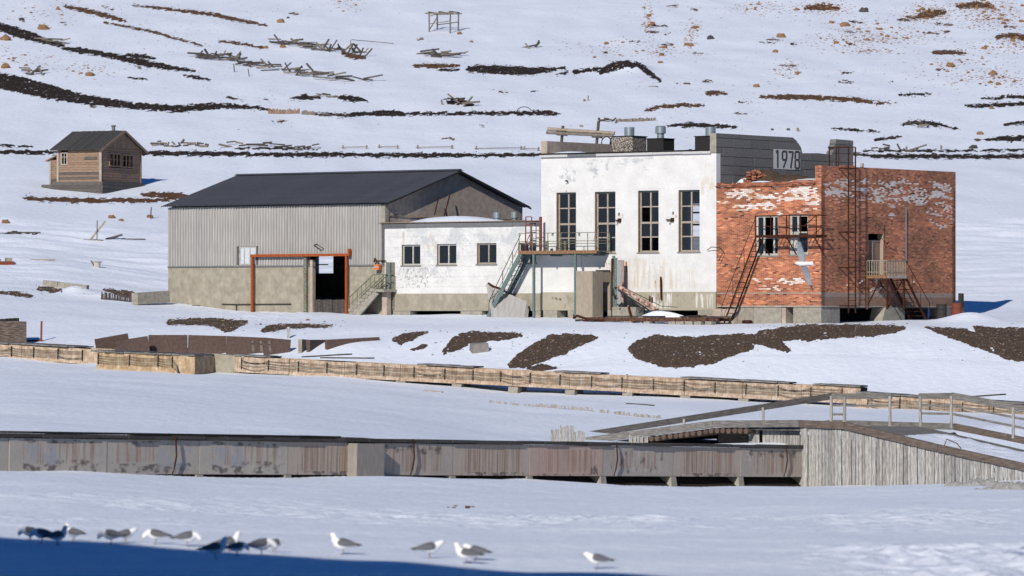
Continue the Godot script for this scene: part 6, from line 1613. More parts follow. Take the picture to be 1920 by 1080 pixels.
	for p in [[1432, 764, 800], [1284, 786, 815], [1560, 742, 800], [1585, 745, 800], [1670, 743, 803], [1727, 743, 803], [1785, 742, 803], [1901, 764, 822]]:
		var a: Vector3 = bp.call(p[0], p[1], W); var b: Vector3 = bp.call(p[0], p[2], W)
		m = mb(tone(0.15)); m.bar(a + Vector3(0, 0, 0.06), b + Vector3(0, 0, 0.06), 0.11, 0.06); part(m, "rail_post", M.greywoody, t)
	m = mb(); m.tube([nk[4] + Vector3(0.2, 0.1, -0.1), nk[4] + Vector3(0.3, 0.35, -0.1), nk[4] + Vector3(0.75, 0.2, -0.1), nk[4] + Vector3(1.0, 0.0, 0)], 0.02, 5); part(m, "wire_loop", M.rust, t)
	# boards standing behind the trench at the foot of the ramp
	for g_ in [[1034, 1046, 4, 805], [1051, 1074, 7, 799], [1076, 1095, 6, 808], [1180, 1213, 9, 818]]:
		var p0 := wp(g_[0], 822, 180 if g_[0] < 1100 else 186); p0.y = minf(ground(p0), p0.y) - 0.1
		var pt := wt("board_stack", p0, 0.0, {1034: "two pale boards standing at the left foot of the ramp", 1051: "tallest pale boards standing at the foot of the ramp", 1076: "short pale boards beside the ramp's handrail end", 1180: "low pale boards under the ramp's left beam"}[g_[0]], "boards", "boards standing by the ramp")
		for i in g_[2]:
			var px := lerpf(g_[0], g_[1], i / float(g_[2] - 1))
			var hh := wp(px, g_[3] + rng.randf_range(-3, 3), -p0.z).y - p0.y
			m = mb(tone(0.15)); m.bar(Vector3((px - g_[0]) / FOC * -p0.z, -0.4, rng.randf_range(-0.05, 0.05)), Vector3((px - g_[0]) / FOC * -p0.z + rng.randf_range(-0.03, 0.03), hh, 0), 0.075, 0.03, Vector3.BACK); part(m, "board", M.paleboard, pt)
	# row of white stubs beyond
	stubs("stub_fence", 920, 755, 1000, 762, 0, 0.10, "low pale broken stakes at the left of the yard row", M.paleboard, 26, 0.6)
	stubs("stub_fence", 1000, 763, 1110, 771, 0, 0.16, "row of pale broken stakes in the middle of the yard row", M.paleboard, 36, 0.85)
	stubs("stub_fence", 1110, 772, 1240, 785, 0, 0.15, "row of white broken stakes running towards the bridge rail", M.paleboard, 40, 0.7)
	for p in [[1176, 757.5, 1225, 761], [795, 733, 830, 736]]:
		var a := gp(p[0], p[1], 190); var b := gp(p[2], p[3], 190)
		var o := frame_between("loose_plank", a + Vector3(0, 0.03, 0), b + Vector3(0, 0.03, 0), "thin dark plank lying on the snow near the stake row" if p[0] > 1000 else "pale plank half under the snow below the duct", "plank")
		m = mb(); m.box(Vector3(0, -0.03, -0.08), Vector3((b - a).length(), 0.02, 0.08)); part(m, "plank", M.dark_timber if p[0] > 1000 else M.paletimber, o)

# ---------------------------------------------------------------- hut and hillside
func build_hut() -> void:
	var c := gp(190, 363, 285)
	var s := -c.z / FOC      # metres per survey unit at the hut
	var t := wt("wooden_hut", c + Vector3(0, -0.05, 0), deg_to_rad(-25), "small weathered wooden hut with gable roof and stove pipe", "hut")
	off = Vector3.ZERO
	var kx := s / 0.867; var kz := s / 0.498
	var X := -83.0 * kx; var Z := -75.0 * kz; var e := 88.0 * s; var rg := 121.0 * s; var sk := 24.0 * s
	var m: Mb
	# openings: left face [x0, y0, x1, y1], right face [z0, y0, z1, y1]
	var lw := [-76 * kx, 56 * s, -63 * kx, 80 * s]
	var rw := [[-15 * kz, 54 * s, -35 * kz, 78 * s], [-39 * kz, 53 * s, -59 * kz, 77 * s]]
	# horizontal boards on the left face
	var n := 14; var bh := (e - sk) / n
	for i in n:
		var y0 := sk + i * bh; var y1 := y0 + bh - 0.012
		var spans := [[X, 0.0]]
		if y1 > lw[1] and y0 < lw[3]: spans = [[X, lw[0]], [lw[2], 0.0]]
		for sp_ in spans:
			m = mb(tone(0.2, 0.05)); m.box(Vector3(sp_[0], y0, -0.05), Vector3(sp_[1], y1, rng.randf_range(-0.012, 0.012))); part(m, "wall_board", M.hutboard if rng.randf() < 0.9 else M.hutgrey, t)
		spans = [[0.0, Z]]
		if y1 > rw[0][1] and y0 < rw[0][3]: spans = [[0.0, rw[0][0]], [rw[0][2], rw[1][0]], [rw[1][2], Z]]
		for sp_ in spans:
			m = mb(tone(0.22, 0.04)); m.box(Vector3(-0.05, y0, sp_[0] - 0.06), Vector3(rng.randf_range(-0.01, 0.012), y1, sp_[1])); part(m, "wall_board", M.hutboard, t)
	# rear and left walls
	m = mb(); m.box(Vector3(X + 0.05, 0, Z), Vector3(-0.06, e, Z + 0.08)); part(m, "rear_wall", M.hutboard, t)
	m = mb(); m.box(Vector3(X, 0, Z + 0.09), Vector3(X + 0.08, e, -0.06)); part(m, "end_wall", M.hutboard, t)
	m = mb(); m.prism([Vector3(X, e, -0.06), Vector3(X, rg - 0.05, Z / 2), Vector3(X, e, Z)], Vector3(0.08, 0, 0)); part(m, "end_gable", M.hutboard, t)
	# vertical gable boards
	var gn := 16
	for i in gn:
		var z0 := Z * i / gn; var z1 := Z * (i + 1) / gn + 0.012
		var h := func(z: float) -> float: return lerpf(e, rg - 0.04, 1.0 - absf(z - Z / 2) / absf(Z / 2))
		m = mb(tone(0.25, 0.04)); var off_x := rng.randf_range(0.0, 0.015)
		m.prism([Vector3(off_x, e + 0.01, z0), Vector3(off_x, e + 0.01, z1), Vector3(off_x, h.call(z1) + 0.012, z1), Vector3(off_x, h.call(z0) + 0.012, z0)], Vector3(-0.05, 0, 0)); part(m, "gable_board", M.hutboard, t)
	# corner trims
	m = mb(); m.box(Vector3(-0.16, sk, 0.013), Vector3(0.03, e, 0.05)); part(m, "corner_trim", M.framewood, t)
	m = mb(); m.box(Vector3(X - 0.02, sk, 0.013), Vector3(X + 0.14, e, 0.05)); part(m, "corner_trim", M.framewood, t)
	m = mb(); m.box(Vector3(0.013, sk, Z), Vector3(0.05, e, Z + 0.15)); part(m, "corner_trim", M.hutboard, t)
	# skirting boards
	for i in 5:
		var y0 := sk * i / 5.0 - 0.3 + 0.06 * i
		m = mb(tone(0.25)); m.box(Vector3(X - 0.35, y0, -0.05), Vector3(0.03, y0 + sk / 5.0 + 0.05, 0.16 + rng.randf_range(-0.02, 0.02))); part(m, "skirting_board", M.hutgrey, t)
		m = mb(tone(0.25)); m.box(Vector3(0.01, y0, 0.12), Vector3(0.16 + rng.randf_range(-0.02, 0.02), y0 + sk / 5.0 + 0.05, Z - 0.3)); part(m, "skirting_board", M.hutgrey, t)
	m = mb(); m.box(Vector3(X - 1.6, -0.2, -1.2), Vector3(X - 0.3, 0.45, 0.2)); part(m, "porch_step", M.hutgrey, t)
	m = mb(); m.box(Vector3(X - 1.3, 0.45, -1.1), Vector3(X - 0.3, 0.75, 0.05)); part(m, "porch_step", M.hutgrey, t)
	# roof planks
	var ov := 0.42; var rn := 18
	var ex := [X - ov, ov * 0.7]
	for side in [0, 1]:
		for i in rn:
			var x0 := lerpf(ex[0], ex[1], i / float(rn)); var x1 := lerpf(ex[0], ex[1], (i + 1) / float(rn)) - 0.01
			var lift := rng.randf_range(0.0, 0.025)
			var ez := 0.38 if side == 0 else Z - 0.38
			var ey := e - 0.38 * (rg - e) / absf(Z / 2) + 0.04
			m = mb(tone(0.25))
			var a := Vector3(x0, ey + lift, ez); var b := Vector3(x1, ey + lift, ez); var c2 := Vector3(x1, rg + 0.04 + lift, Z / 2); var d := Vector3(x0, rg + 0.04 + lift, Z / 2)
			var dn := Vector3(0, -0.05, 0)
			if side == 0: m.hexa([a + dn, b + dn, c2 + dn, d + dn, a, b, c2, d])
			else: m.hexa([d + dn, c2 + dn, b + dn, a + dn, d, c2, b, a])
			part(m, "roof_plank", M.hutroof, t)
	for sd in [1, -1]:
		m = mb(); m.bar(Vector3(ex[1] + 0.02, e - 0.18, Z / 2 - sd * (Z / 2 - 0.38)), Vector3(ex[1] + 0.02, rg - 0.02, Z / 2 + sd * 0.02), 0.04, 0.16); part(m, "verge_board", M.hutboard, t)
	# windows: frames and shutters
	m = mb(); m.box(Vector3(lw[0], lw[1], 0.0), Vector3(lw[0] + 0.1, lw[3], 0.05)); m.box(Vector3(lw[2] - 0.1, lw[1], 0.0), Vector3(lw[2], lw[3], 0.05)); m.box(Vector3(lw[0] + 0.1, lw[3] - 0.09, 0), Vector3(lw[2] - 0.1, lw[3], 0.05)); m.box(Vector3(lw[0] + 0.1, lw[1], 0), Vector3(lw[2] - 0.1, lw[1] + 0.08, 0.05))
	m.box(Vector3((lw[0] + lw[2]) / 2 - 0.03, lw[1] + 0.08, -0.01), Vector3((lw[0] + lw[2]) / 2 + 0.03, lw[3] - 0.09, 0.03)); m.box(Vector3(lw[0] + 0.1, lerpf(lw[1], lw[3], 0.6), -0.012), Vector3(lw[2] - 0.1, lerpf(lw[1], lw[3], 0.6) + 0.05, 0.028))
	var wo := part(m, "window", M.framewood, t)
	m = mb(); m.box(Vector3(lw[0] + 0.1, lw[1] + 0.08, -0.04), Vector3((lw[0] + lw[2]) / 2 - 0.03, lerpf(lw[1], lw[3], 0.6), -0.035)); part(m, "pane", M.glass, wo)
	for q in rw:
		m = mb()
		for f in [0.0, 0.36, 0.68, 1.0]:
			var z := lerpf(q[0], q[2], f); m.box(Vector3(-0.03, q[1], z - 0.055), Vector3(0.05, q[3], z + 0.055))
		m.box(Vector3(-0.02, q[3] - 0.05, q[0]), Vector3(0.06, q[3] + 0.04, q[2])); m.box(Vector3(-0.02, q[1] - 0.03, q[0]), Vector3(0.06, q[1] + 0.05, q[2])); m.box(Vector3(-0.04, (q[1] + q[3]) / 2, q[0]), Vector3(0.0, (q[1] + q[3]) / 2 + 0.04, q[2]))
		part(m, "window", M.hutboard, t)
	m = mb(); m.box(Vector3(-32 * kx, 66 * s, 0.014), Vector3(-8 * kx, 71 * s, 0.04)); part(m, "name_board", M.hutgrey, t)
	# lean-to on the left
	var lx := X - 20 * kx
	for i in 12:
		var y0 := 0.75 + i * 0.15
		m = mb(tone(0.25)); m.box(Vector3(lx, y0, -0.55), Vector3(X - 0.02, y0 + 0.138, -0.5 + rng.randf_range(-0.01, 0.01))); part(m, "lean_to_board", M.hutgrey if i < 3 else M.hutboard, t)
	m = mb(); m.box(Vector3(lx, 0.7, -2.2), Vector3(lx + 0.06, 2.5, -0.56)); part(m, "lean_to_wall", M.hutboard, t)
	m = mb(); m.box(Vector3(lx - 0.03, 0.7, -0.5), Vector3(lx + 0.08, 2.5, -0.44)); part(m, "corner_trim", M.framewood, t)
	m = mb(); var q0 := Vector3(lx - 0.3, 2.45, -0.3); m.hexa([q0, Vector3(X, 2.95, -0.3), Vector3(X, 2.95, -2.4), Vector3(lx - 0.3, 2.45, -2.4), q0 + Vector3(0, 0.08, 0), Vector3(X, 3.03, -0.3), Vector3(X, 3.03, -2.4), Vector3(lx - 0.3, 2.53, -2.4)]); part(m, "lean_to_roof", M.hutboard, t)
	# stove pipe
	m = mb(); var cp := Vector3(-0.75, rg - 0.15, Z / 2 - 0.15)
	m.lathe(cp, [[0.0, 0.0], [0.13, 0.0], [0.13, 0.5], [0.19, 0.52], [0.19, 0.6], [0.0, 0.62]], 10); part(m, "stove_pipe", M.fascia, t)
	# inside floor keeps it dark
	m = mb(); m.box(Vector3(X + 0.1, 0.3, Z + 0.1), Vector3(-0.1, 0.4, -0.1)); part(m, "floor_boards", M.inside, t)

func beam(p: Vector3, len: float, yaw: float, pitch: float, w: float, h: float, mat_b: Material, label: String, group: String, called := "timber_beam", cat := "beam") -> void:
	var t := wt(called, p, 0.0, label, cat, group)
	t.basis = Basis(Vector3.UP, yaw) * Basis(Vector3.BACK, pitch)
	var m := mb(tone(0.3, 0.03))
	m.hexa([Vector3(-len / 2, -h / 2, w / 2), Vector3(len / 2, -h / 2 * 0.8, w / 2), Vector3(len / 2, -h / 2 * 0.8, -w / 2), Vector3(-len / 2, -h / 2, -w / 2), Vector3(-len / 2, h / 2, w / 2), Vector3(len / 2, h / 2, w / 2), Vector3(len / 2, h / 2, -w / 2), Vector3(-len / 2, h / 2, -w / 2)])
	part(m, "timber", mat_b, t)

func pile(x0: float, x1: float, y0: float, y1: float, n: int, up: float, label: String, group: String, sz := 1.0) -> void:
	for i in n:
		var f := (i + rng.randf()) / n
		var px := lerpf(x0, x1, f)
		var p := gp(px, lerpf(y0, y1, f) + rng.randf_range(-4, 4), 280)
		var steep := rng.randf() < up
		beam(p + Vector3(0, (0.05 + rng.randf() * 0.35) * sz, 0), rng.randf_range(0.7, 1.9) * sz, rng.randf_range(-0.6, 0.6) + (PI if rng.randf() < 0.5 else 0.0), rng.randf_range(0.5, 1.2) if steep else rng.randf_range(-0.2, 0.2), rng.randf_range(0.09, 0.18), rng.randf_range(0.09, 0.18), [M.dark_timber, M.timber, M.dark_timber, M.dark_timber][rng.randi() % 4], label, group)

func post_at(px: float, py: float, h: float, w: float, mat_p: Material, called: String, label: String, cat := "post", lean := 0.0, group := "") -> void:
	var p := gp(px, py, 240)
	var t := wt(called, p, 0.0, label, cat, group)
	var m := mb(tone(0.2)); m.bar(Vector3(0, -0.25, 0), Vector3(lean, h, 0), w, w, Vector3.BACK); part(m, "post", mat_p, t)

func build_hill_things() -> void:
	var m: Mb
	# open timber frame high on the slope
	var c := gp(832, 59, 330)
	var t := wt("timber_shelter", c, -0.45, "open grey timber shelter frame standing alone high on the slope", "shelter")
	for x in [-1.15, 1.15]:
		for z in [-0.9, 0.9]:
			m = mb(tone(0.2)); m.bar(Vector3(x, -0.6, z), Vector3(x * 1.02, 1.75, z), 0.11, 0.11); part(m, "post", M.timber, t)
	for z in [-0.9, 0.9]:
		m = mb(tone(0.2)); m.bar(Vector3(-1.6, 1.78, z), Vector3(1.5, 1.78, z), 0.12, 0.12); part(m, "top_beam", M.timber, t)
		m = mb(tone(0.2)); m.bar(Vector3(-1.1, 0.75, z), Vector3(1.1, 0.95, z), 0.08, 0.08); part(m, "brace", M.timber, t)
	for x in [-1.15, 0.0, 1.15]:
		m = mb(tone(0.2)); m.bar(Vector3(x, 1.9, -1.1), Vector3(x, 1.9, 1.1), 0.1, 0.1); part(m, "top_rafter", M.timber, t)
	m = mb(); m.bar(Vector3(-1.1, 0.2, 0.9), Vector3(-1.1, 1.6, -0.9), 0.07, 0.07); m.bar(Vector3(-1.1, 1.5, 0.92), Vector3(-0.2, 1.75, 0.92), 0.07, 0.07); part(m, "brace", M.timber, t)
	# piles of old timber
	pile(365, 450, 108, 112, 34, 0.3, "old beam in the left timber pile on the slope", "left timber pile")
	pile(450, 487, 120, 125, 9, 0.2, "old beam right below the left timber pile", "small timber scatter", 0.8)
	pile(487, 520, 126, 131, 8, 0.35, "old beam in the scatter beside the leaning rail", "middle timber scatter")
	pile(530, 605, 136, 143, 20, 0.3, "old beam in the lower timber pile on the slope", "lower timber pile")
	pile(600, 655, 147, 151, 8, 0.1, "old beam trailing off right of the lower pile", "trailing timbers")
	pile(510, 600, 78, 92, 24, 0.25, "old beam in the upper timber row on the slope", "upper timber row")
	pile(600, 690, 92, 104, 22, 0.75, "upright plank end in the upper timber row", "upper plank ends")
	pile(797, 868, 103, 106, 16, 0.1, "dark log in the short pile below the timber frame", "short log pile")
	pile(985, 1012, 89, 91, 4, 0.7, "dark stick of the small tripod on the slope", "tripod sticks")
	pile(75, 130, 75, 84, 6, 0.05, "dark plank lying along the upper left track", "planks on the upper track")
	pile(45, 80, 137, 140, 8, 0.1, "dark plank in the small heap at the far left", "far left heap")
	pile(590, 625, 180, 184, 4, 0.4, "short stick beside the dark patch", "sticks by the dark patch", 0.6)
	pile(676, 700, 149, 152, 3, 0.1, "red brown plank under a snow cap", "snow capped planks")
	pile(840, 885, 192, 198, 8, 0.2, "dark timber scrap on the middle slope", "middle slope scraps")
	pile(1120, 1160, 226, 232, 6, 0.6, "short dark stake behind the hall roof", "stakes behind the hall", 0.4)
	pile(1640, 1720, 279, 283, 8, 0.2, "dark plank along the upper road line", "planks on the road line", 0.55)
	pile(1700, 1745, 231, 240, 6, 0.3, "dark scrap on the right brown bank", "right bank scraps", 0.5)
	pile(420, 600, 275, 280, 14, 0.03, "thin dark pole lying above the road line", "poles above the road line", 0.8)
	pile(285, 390, 271, 274, 22, 0.35, "short dark stake in the row right of the hut", "stakes right of the hut", 0.35)
	# stake fences
	stubs("stub_fence", 504, 213, 561, 213, 0, 0.42, "row of brown upright stakes on the dark bank", M.fencewood, 22, 1.0, 0.05)
	stubs("stub_fence", 567, 215, 590, 216, 0, 0.36, "short row of grey stakes right of the brown stakes", M.timber, 9, 1.0, 0.05)
	stubs("stub_fence", 592, 218, 650, 218, 0, 0.2, "low dark stakes trailing off along the dark bank", M.dark_timber, 18, 0.8)
	stubs("stub_fence", 1157, 228, 1228, 226, 0, 0.30, "row of pale stakes behind the hall roof", M.timber, 24, 1.0, 0.08)
	# pipeline on low posts
	for seg in [[708, 276, 748, 277], [780, 277, 850, 277], [890, 279, 980, 279], [980, 279, 1012, 281], [640, 277, 690, 277]]:
		var a := gp(seg[0], seg[1] + 2, 290); var b := gp(seg[2], seg[3] + 2, 290)
		t = frame_between("low_pipe", a + Vector3(0, 0.12, 0), b + Vector3(0, 0.12, 0), {708: "short grey pole on two stubs behind the warehouse roof", 780: "grey pole resting on stubs, second of the row", 890: "longest grey pole of the row left of the hall", 980: "pole end touching the hall's left edge", 640: "leftmost grey pole of the row above the warehouse"}[seg[0]], "pole", "poles on stubs above the road")
		var L := (b - a).length()
		m = mb(); m.tube([Vector3(0, 0, 0), Vector3(L, 0.05, 0)], 0.035, 6); part(m, "pole", M.timber, t)
		for x in [0.1, L - 0.15]:
			m = mb(); m.bar(Vector3(x, -0.3, 0), Vector3(x + 0.05, 0.18, 0), 0.1, 0.1); part(m, "stub", M.timber, t)
	# big pipe behind the hall roof
	var a := wp(1027, 242, 327); var b := wp(1152, 250, 325)
	t = frame_between("old_pipe", a, b, "long pale pipe on dark posts behind the hall roof", "pipe")
	var LL := (b - a).length()
	m = mb(); m.tube([Vector3(0, 0, 0), Vector3(LL, 0, 0)], 0.13, 8); part(m, "pipe", M.paletimber, t)
	m = mb(); m.tube([Vector3(0, -0.26, 0.2), Vector3(LL, -0.18, 0.2)], 0.1, 8); part(m, "lower_pipe", M.timber, t)
	for x in [1.1, LL - 1.3]:
		m = mb(); m.bar(Vector3(x, -1.6, 0), Vector3(x + 0.05, 0.3 if x < 2 else 0.8, 0), 0.16, 0.16); m.box(Vector3(x - 0.3, -0.4, -0.2), Vector3(x + 0.35, -0.05, 0.25)); part(m, "post", M.dark_timber, t)
	# hoop, bent rod
	c = gp(983, 209, 300)
	t = wt("wire_hoop", c, 0.1, "dark wire hoop arching over the upper bank", "hoop")
	var pts := []
	for i in 9: pts.append(Vector3(0.65 * -cos(PI * i / 8.0), 0.5 * sin(PI * i / 8.0) - 0.1, 0))
	m = mb(); m.tube(pts, 0.035, 5); part(m, "hoop", M.dark_timber, t)
	a = gp(657, 84, 320); b = gp(738, 84, 320)
	t = wt("bent_rod", a, 0.0, "long bent iron rod above the upper timber row", "rod")
	m = mb(); m.tube([Vector3(0, -0.2, 0), Vector3(0, 0.45, 0), Vector3(0.15, 0.5, 0), Vector3(b.x - a.x, 0.12, b.z - a.z)], 0.03, 5); part(m, "rod", M.rust, t)
	# single posts and scraps
	post_at(830, 196, 0.42, 0.16, M.timber, "timber_post", "leaning grey post stub on the middle slope", "post", -0.1)
	post_at(1102, 189, 0.45, 0.1, M.timber, "timber_post", "thin grey post on the slope above the hall", "post", 0.05)
	post_at(1096, 190, 0.2, 0.2, M.timber, "timber_post", "low square stub beside the thin grey post", "post")
	post_at(1448, 244, 0.14, 0.22, M.dark_timber, "timber_post", "first of three dark stubs above the date wall", "post")
	post_at(1478, 244, 0.16, 0.26, M.dark_timber, "timber_post", "middle one of three dark stubs above the date wall", "post")
	post_at(1496, 246, 0.28, 0.2, M.timber, "timber_post", "tallest of three stubs above the date wall", "post")
	post_at(1700, 283, 0.35, 0.14, M.timber, "timber_post", "short grey post on the right road line", "post")
	post_at(1765, 282, 0.42, 0.12, M.timber, "timber_post", "rightmost grey post on the road line", "post")
	beam(gp(1720, 282, 290) + Vector3(0, 0.2, 0), 1.6, 0.2, 0.3, 0.14, 0.14, M.timber, "slanting plank on the right road line", "")
	post_at(1650, 283, 0.25, 0.16, M.dark_timber, "timber_post", "dark stub at the left of the right road line", "post")
	post_at(440, 135, 0.75, 0.08, M.rust, "leaning_rail", "thin rusty rail stuck upright left of the lower pile", "rail", -0.1)
	post_at(468, 143, 0.7, 0.07, M.rust, "leaning_rail", "thin rusty rail leaning below the timber piles", "rail", -0.15)
	post_at(282, 410, 0.8, 0.07, M.dark_timber, "thin_stake", "thin dark stake in a brown mound right of the hut", "stake", 0.06)
	# gallows-like crossed timbers left of the warehouse
	c = gp(182, 450, 280)
	t = wt("crossed_stakes", c, 0.0, "leaning pale timber crossing a dark stake left of the warehouse", "stakes")
	m = mb(); m.bar(Vector3(-0.45, 0.0, 0), Vector3(0.55, 1.25, 0), 0.12, 0.12); part(m, "leaning_timber", M.paletimber, t)
	m = mb(); m.bar(Vector3(0.0, -0.1, 0.1), Vector3(0.02, 1.3, 0.1), 0.06, 0.06); part(m, "stake", M.dark_timber, t)
	m = mb(); m.bar(Vector3(-0.9, 0.02, 0), Vector3(0.4, -0.02, 0.1), 0.15, 0.06); part(m, "foot_board", M.timber, t)
	c = gp(214, 449, 280)
	beam(c + Vector3(0, 0.16, 0), 1.15, 0.1, 0.26, 0.14, 0.14, M.dark_timber, "black timber with its end raised left of the warehouse", "")
	c = gp(181, 501, 270)
	t = wt("broken_jug", c, 0.4, "white broken concrete stump left of the warehouse", "stump")
	m = mb(); m.lathe(Vector3(0, -0.1, 0), [[0, 0], [0.24, 0], [0.27, 0.4], [0.2, 0.42], [0, 0.3]], 9); part(m, "stump", M.framewhite, t)
	m = mb(); m.bar(Vector3(-0.2, 0.1, 0.1), Vector3(-0.4, 0.42, 0.1), 0.09, 0.08); m.box(Vector3(-0.15, 0.3, -0.2), Vector3(0.3, 0.36, 0.2)); part(m, "broken_rim", M.timber, t)
	c = gp(10, 496, 270)
	t = wt("machine_remnant", c, 0.3, "rusty machine remnant with two pale blocks at the left edge", "machine part")
	m = mb(); m.box(Vector3(-0.8, -0.15, -0.4), Vector3(0.5, 0.2, 0.4)); part(m, "bed", M.redrust, t)
	m = mb(); m.box(Vector3(0.0, 0.2, -0.2), Vector3(0.4, 0.42, 0.2)); m.box(Vector3(-0.6, 0.2, -0.2), Vector3(-0.3, 0.36, 0.2)); part(m, "block", M.concrete, t)
	for p in [[80, 488, 1.6, M.paletimber, "pale split plank lying left of the warehouse"], [45, 437, 2.2, M.dark_timber, "thin dark pole lying on the snow below the hut"], [250, 449.5, 1.6, M.dark_timber, "thin dark rod lying on the snow left of the warehouse"]]:
		c = gp(p[0], p[1], 265); beam(c + Vector3(0, 0.03, 0), p[2], 0.15, 0.0, 0.12, 0.09, p[3], p[4], "")
	beam(gp(1090, 238, 300) + Vector3(0, 0.1, 0), 0.3, 0, 0, 0.1, 0.1, M.rock, "tiny orange scrap above the hall's left corner", "")

# ---------------------------------------------------------------- stones
func rock_mesh(sd: int) -> ArrayMesh:
	var n := FastNoiseLite.new(); n.seed = sd; n.frequency = 0.9
	var m := Mb.new()
	var f := func(i: int, j: int) -> Vector3:
		var a := TAU * (i % 9) / 9.0; var b := PI * j / 6.0 - PI / 2
		var p := Vector3(cos(a) * cos(b), sin(b), sin(a) * cos(b))
		return p * (0.5 + 0.32 * n.get_noise_3dv(p * 1.4)) * Vector3(1.15, 0.75, 0.95)
	for i in 9:
		for j in 6:
			var a: Vector3 = f.call(i, j); var b: Vector3 = f.call(i + 1, j); var c: Vector3 = f.call(i + 1, j + 1); var d: Vector3 = f.call(i, j + 1)
			if j > 0: m.tri(a, c, b)
			if j < 5: m.tri(a, d, c)
	return m.mesh()

func build_stones() -> void:
	var meshes := []
	for i in 5: meshes.append(rock_mesh(40 + i))
	var put := func(px: float, py: float, size: float, mat_r: Material, label: String, group: String) -> void:
		var p := gp(px, py, 262)
		var s: float = size / FOC * -p.z
		var o := MeshInstance3D.new()
		o.mesh = meshes[rng.randi() % 5]; o.material_override = mat_r; o.name = numbered("stone")
		add_child(o)
		o.transform = Transform3D(Basis(Vector3.UP, rng.randf() * TAU).scaled(Vector3(s, s * rng.randf_range(0.7, 1.0), s)), p + Vector3(0, s * 0.12, 0))
		tag(o, label, "stone", group)
	var big := [[1620, 22, 15, 1, "largest dark grey boulder near the top right of the slope"], [1332, 73, 12, 1, "black stone alone left of the stony patch"], [1465, 70, 14, 0, "orange flat boulder alone on the clean snow"], [1585, 49, 15, 0, "broad orange boulder under the dark boulder"], [1494, 19, 10, 0, "bright orange stone at the top of the stony patch"],
		[1454, 98, 9, 0, "small round orange stone below the flat boulder"], [1418, 163, 10, 0, "pale orange stone above the long brown bank"], [1862, 140, 13, 0, "red brown boulder on the right slope"], [1872, 159, 9, 0, "small boulder below the red brown one"], [1782, 125, 15, 0, "pale flat boulder on the right slope"], [1860, 204, 8, 0, "orange stone under the right dark strip"],
		[526, 42, 13, 0, "brown pyramid stone above the timber piles"], [540, 34, 6, 1, "small dark stone beside the pyramid stone"], [862, 64, 9, 0, "red stone at the foot of the timber frame"], [884, 79, 6, 0, "small orange stone right of the timber frame"], [1246, 90, 9, 0, "orange stone left of the dark mound"], [1238, 118, 8, 0, "orange stone right of the dark mound"], [1135, 100, 6, 1, "small grey stone above the dark mound"],
		[1838, 252, 10, 0, "brown stone near the right edge above the road"], [1826, 278, 13, 1, "dark flat stone on the right road line"], [498, 90, 9, 0, "orange stone left of the upper timber row"], [530, 89, 10, 0, "orange stone under the upper timber row"], [168, 142, 14, 0, "orange flat stone on the left slope"], [40, 38, 10, 1, "dark stone on the upper left slope"], [80, 55, 18, 0, "cluster stone above the upper left track"], [10, 75, 16, 0, "orange stone at the left edge above the track"],
		[10, 127, 14, 0, "flat orange stone at the left edge"], [10, 418, 12, 0, "flat tan stone at the left edge below the hut"], [209, 409, 11, 0, "tan stone on the snow below the hut"], [227, 414, 8, 0, "small tan stone right of the flat tan stone"], [281, 408, 10, 0, "brown clod at the foot of the thin stake"], [577, 746, 6, 0, "lone pebble on the middle snowfield"], [1005, 806, 6, 1, "lone dark pebble behind the trench"]]
	for b in big: put.call(b[0], b[1], b[2] * 1.2, M.rockgrey if b[3] == 1 else M.rock, b[4], "")
	var clusters := [[1545, 15, 38, 9, 20], [1740, 27, 32, 14, 30], [1858, 34, 55, 16, 34], [1840, 12, 60, 9, 20], [1625, 58, 65, 18, 20], [1680, 72, 60, 9, 12], [1590, 78, 60, 10, 12], [1420, 16, 40, 10, 10], [1300, 52, 14, 10, 5], [1215, 40, 8, 24, 12], [1293, 80, 8, 12, 5], [1480, 132, 22, 15, 6], [1810, 128, 70, 22, 16], [1880, 150, 40, 10, 10], [1900, 80, 22, 16, 8], [1630, 96, 40, 5, 7], [1150, 92, 60, 14, 8], [1240, 95, 20, 10, 5], [80, 20, 60, 18, 8], [40, 112, 60, 16, 8], [160, 128, 50, 12, 7], [650, 10, 30, 10, 4], [1860, 88, 50, 12, 8]]
	var where := ["in the scatter at the top edge, left of the dark boulder", "in the brown patch at the top right", "in the wide scatter at the far top right", "along the top edge near the right corner", "in the scatter below the broad orange boulder", "in the thin scatter right of the broad boulder", "in the loose scatter under the flat boulders", "in the thin scatter at the top, above the hall", "in the small pair of stones above the vent boxes", "in the upright string of stones above the hall", "in the short string left of the black stone", "in the small cluster above the long brown bank", "in the scatter round the red brown boulder", "at the right edge beside the red brown boulder", "in the cluster at the right edge below the top", "in the sparse line in the middle of the right slope", "in the sparse scatter left of the dark mound", "in the few stones above the dark mound", "in the scatter at the top left corner", "in the scatter between the two left tracks", "in the scatter above the lower left track", "in the few stones at the top centre left", "in the scatter right of the flat tan boulder"]
	for ci in clusters.size():
		var c: Array = clusters[ci]
		for i in c[4]:
			var sz := rng.randf_range(3.0, 6.5) if rng.randf() < 0.8 else rng.randf_range(6.5, 11.0)
			put.call(clampf(c[0] + rng.randfn(0, c[2] * 0.55), -10, 1935), maxf(c[1] + rng.randfn(0, c[3] * 0.55), -8), sz, [M.rock, M.rock2, M.rock][rng.randi() % 3], "small orange brown stone " + where[ci], "stones " + where[ci])
	# flakes too small to count
	var mm := MultiMesh.new(); mm.transform_format = MultiMesh.TRANSFORM_3D; mm.mesh = meshes[1]
	var xf := []
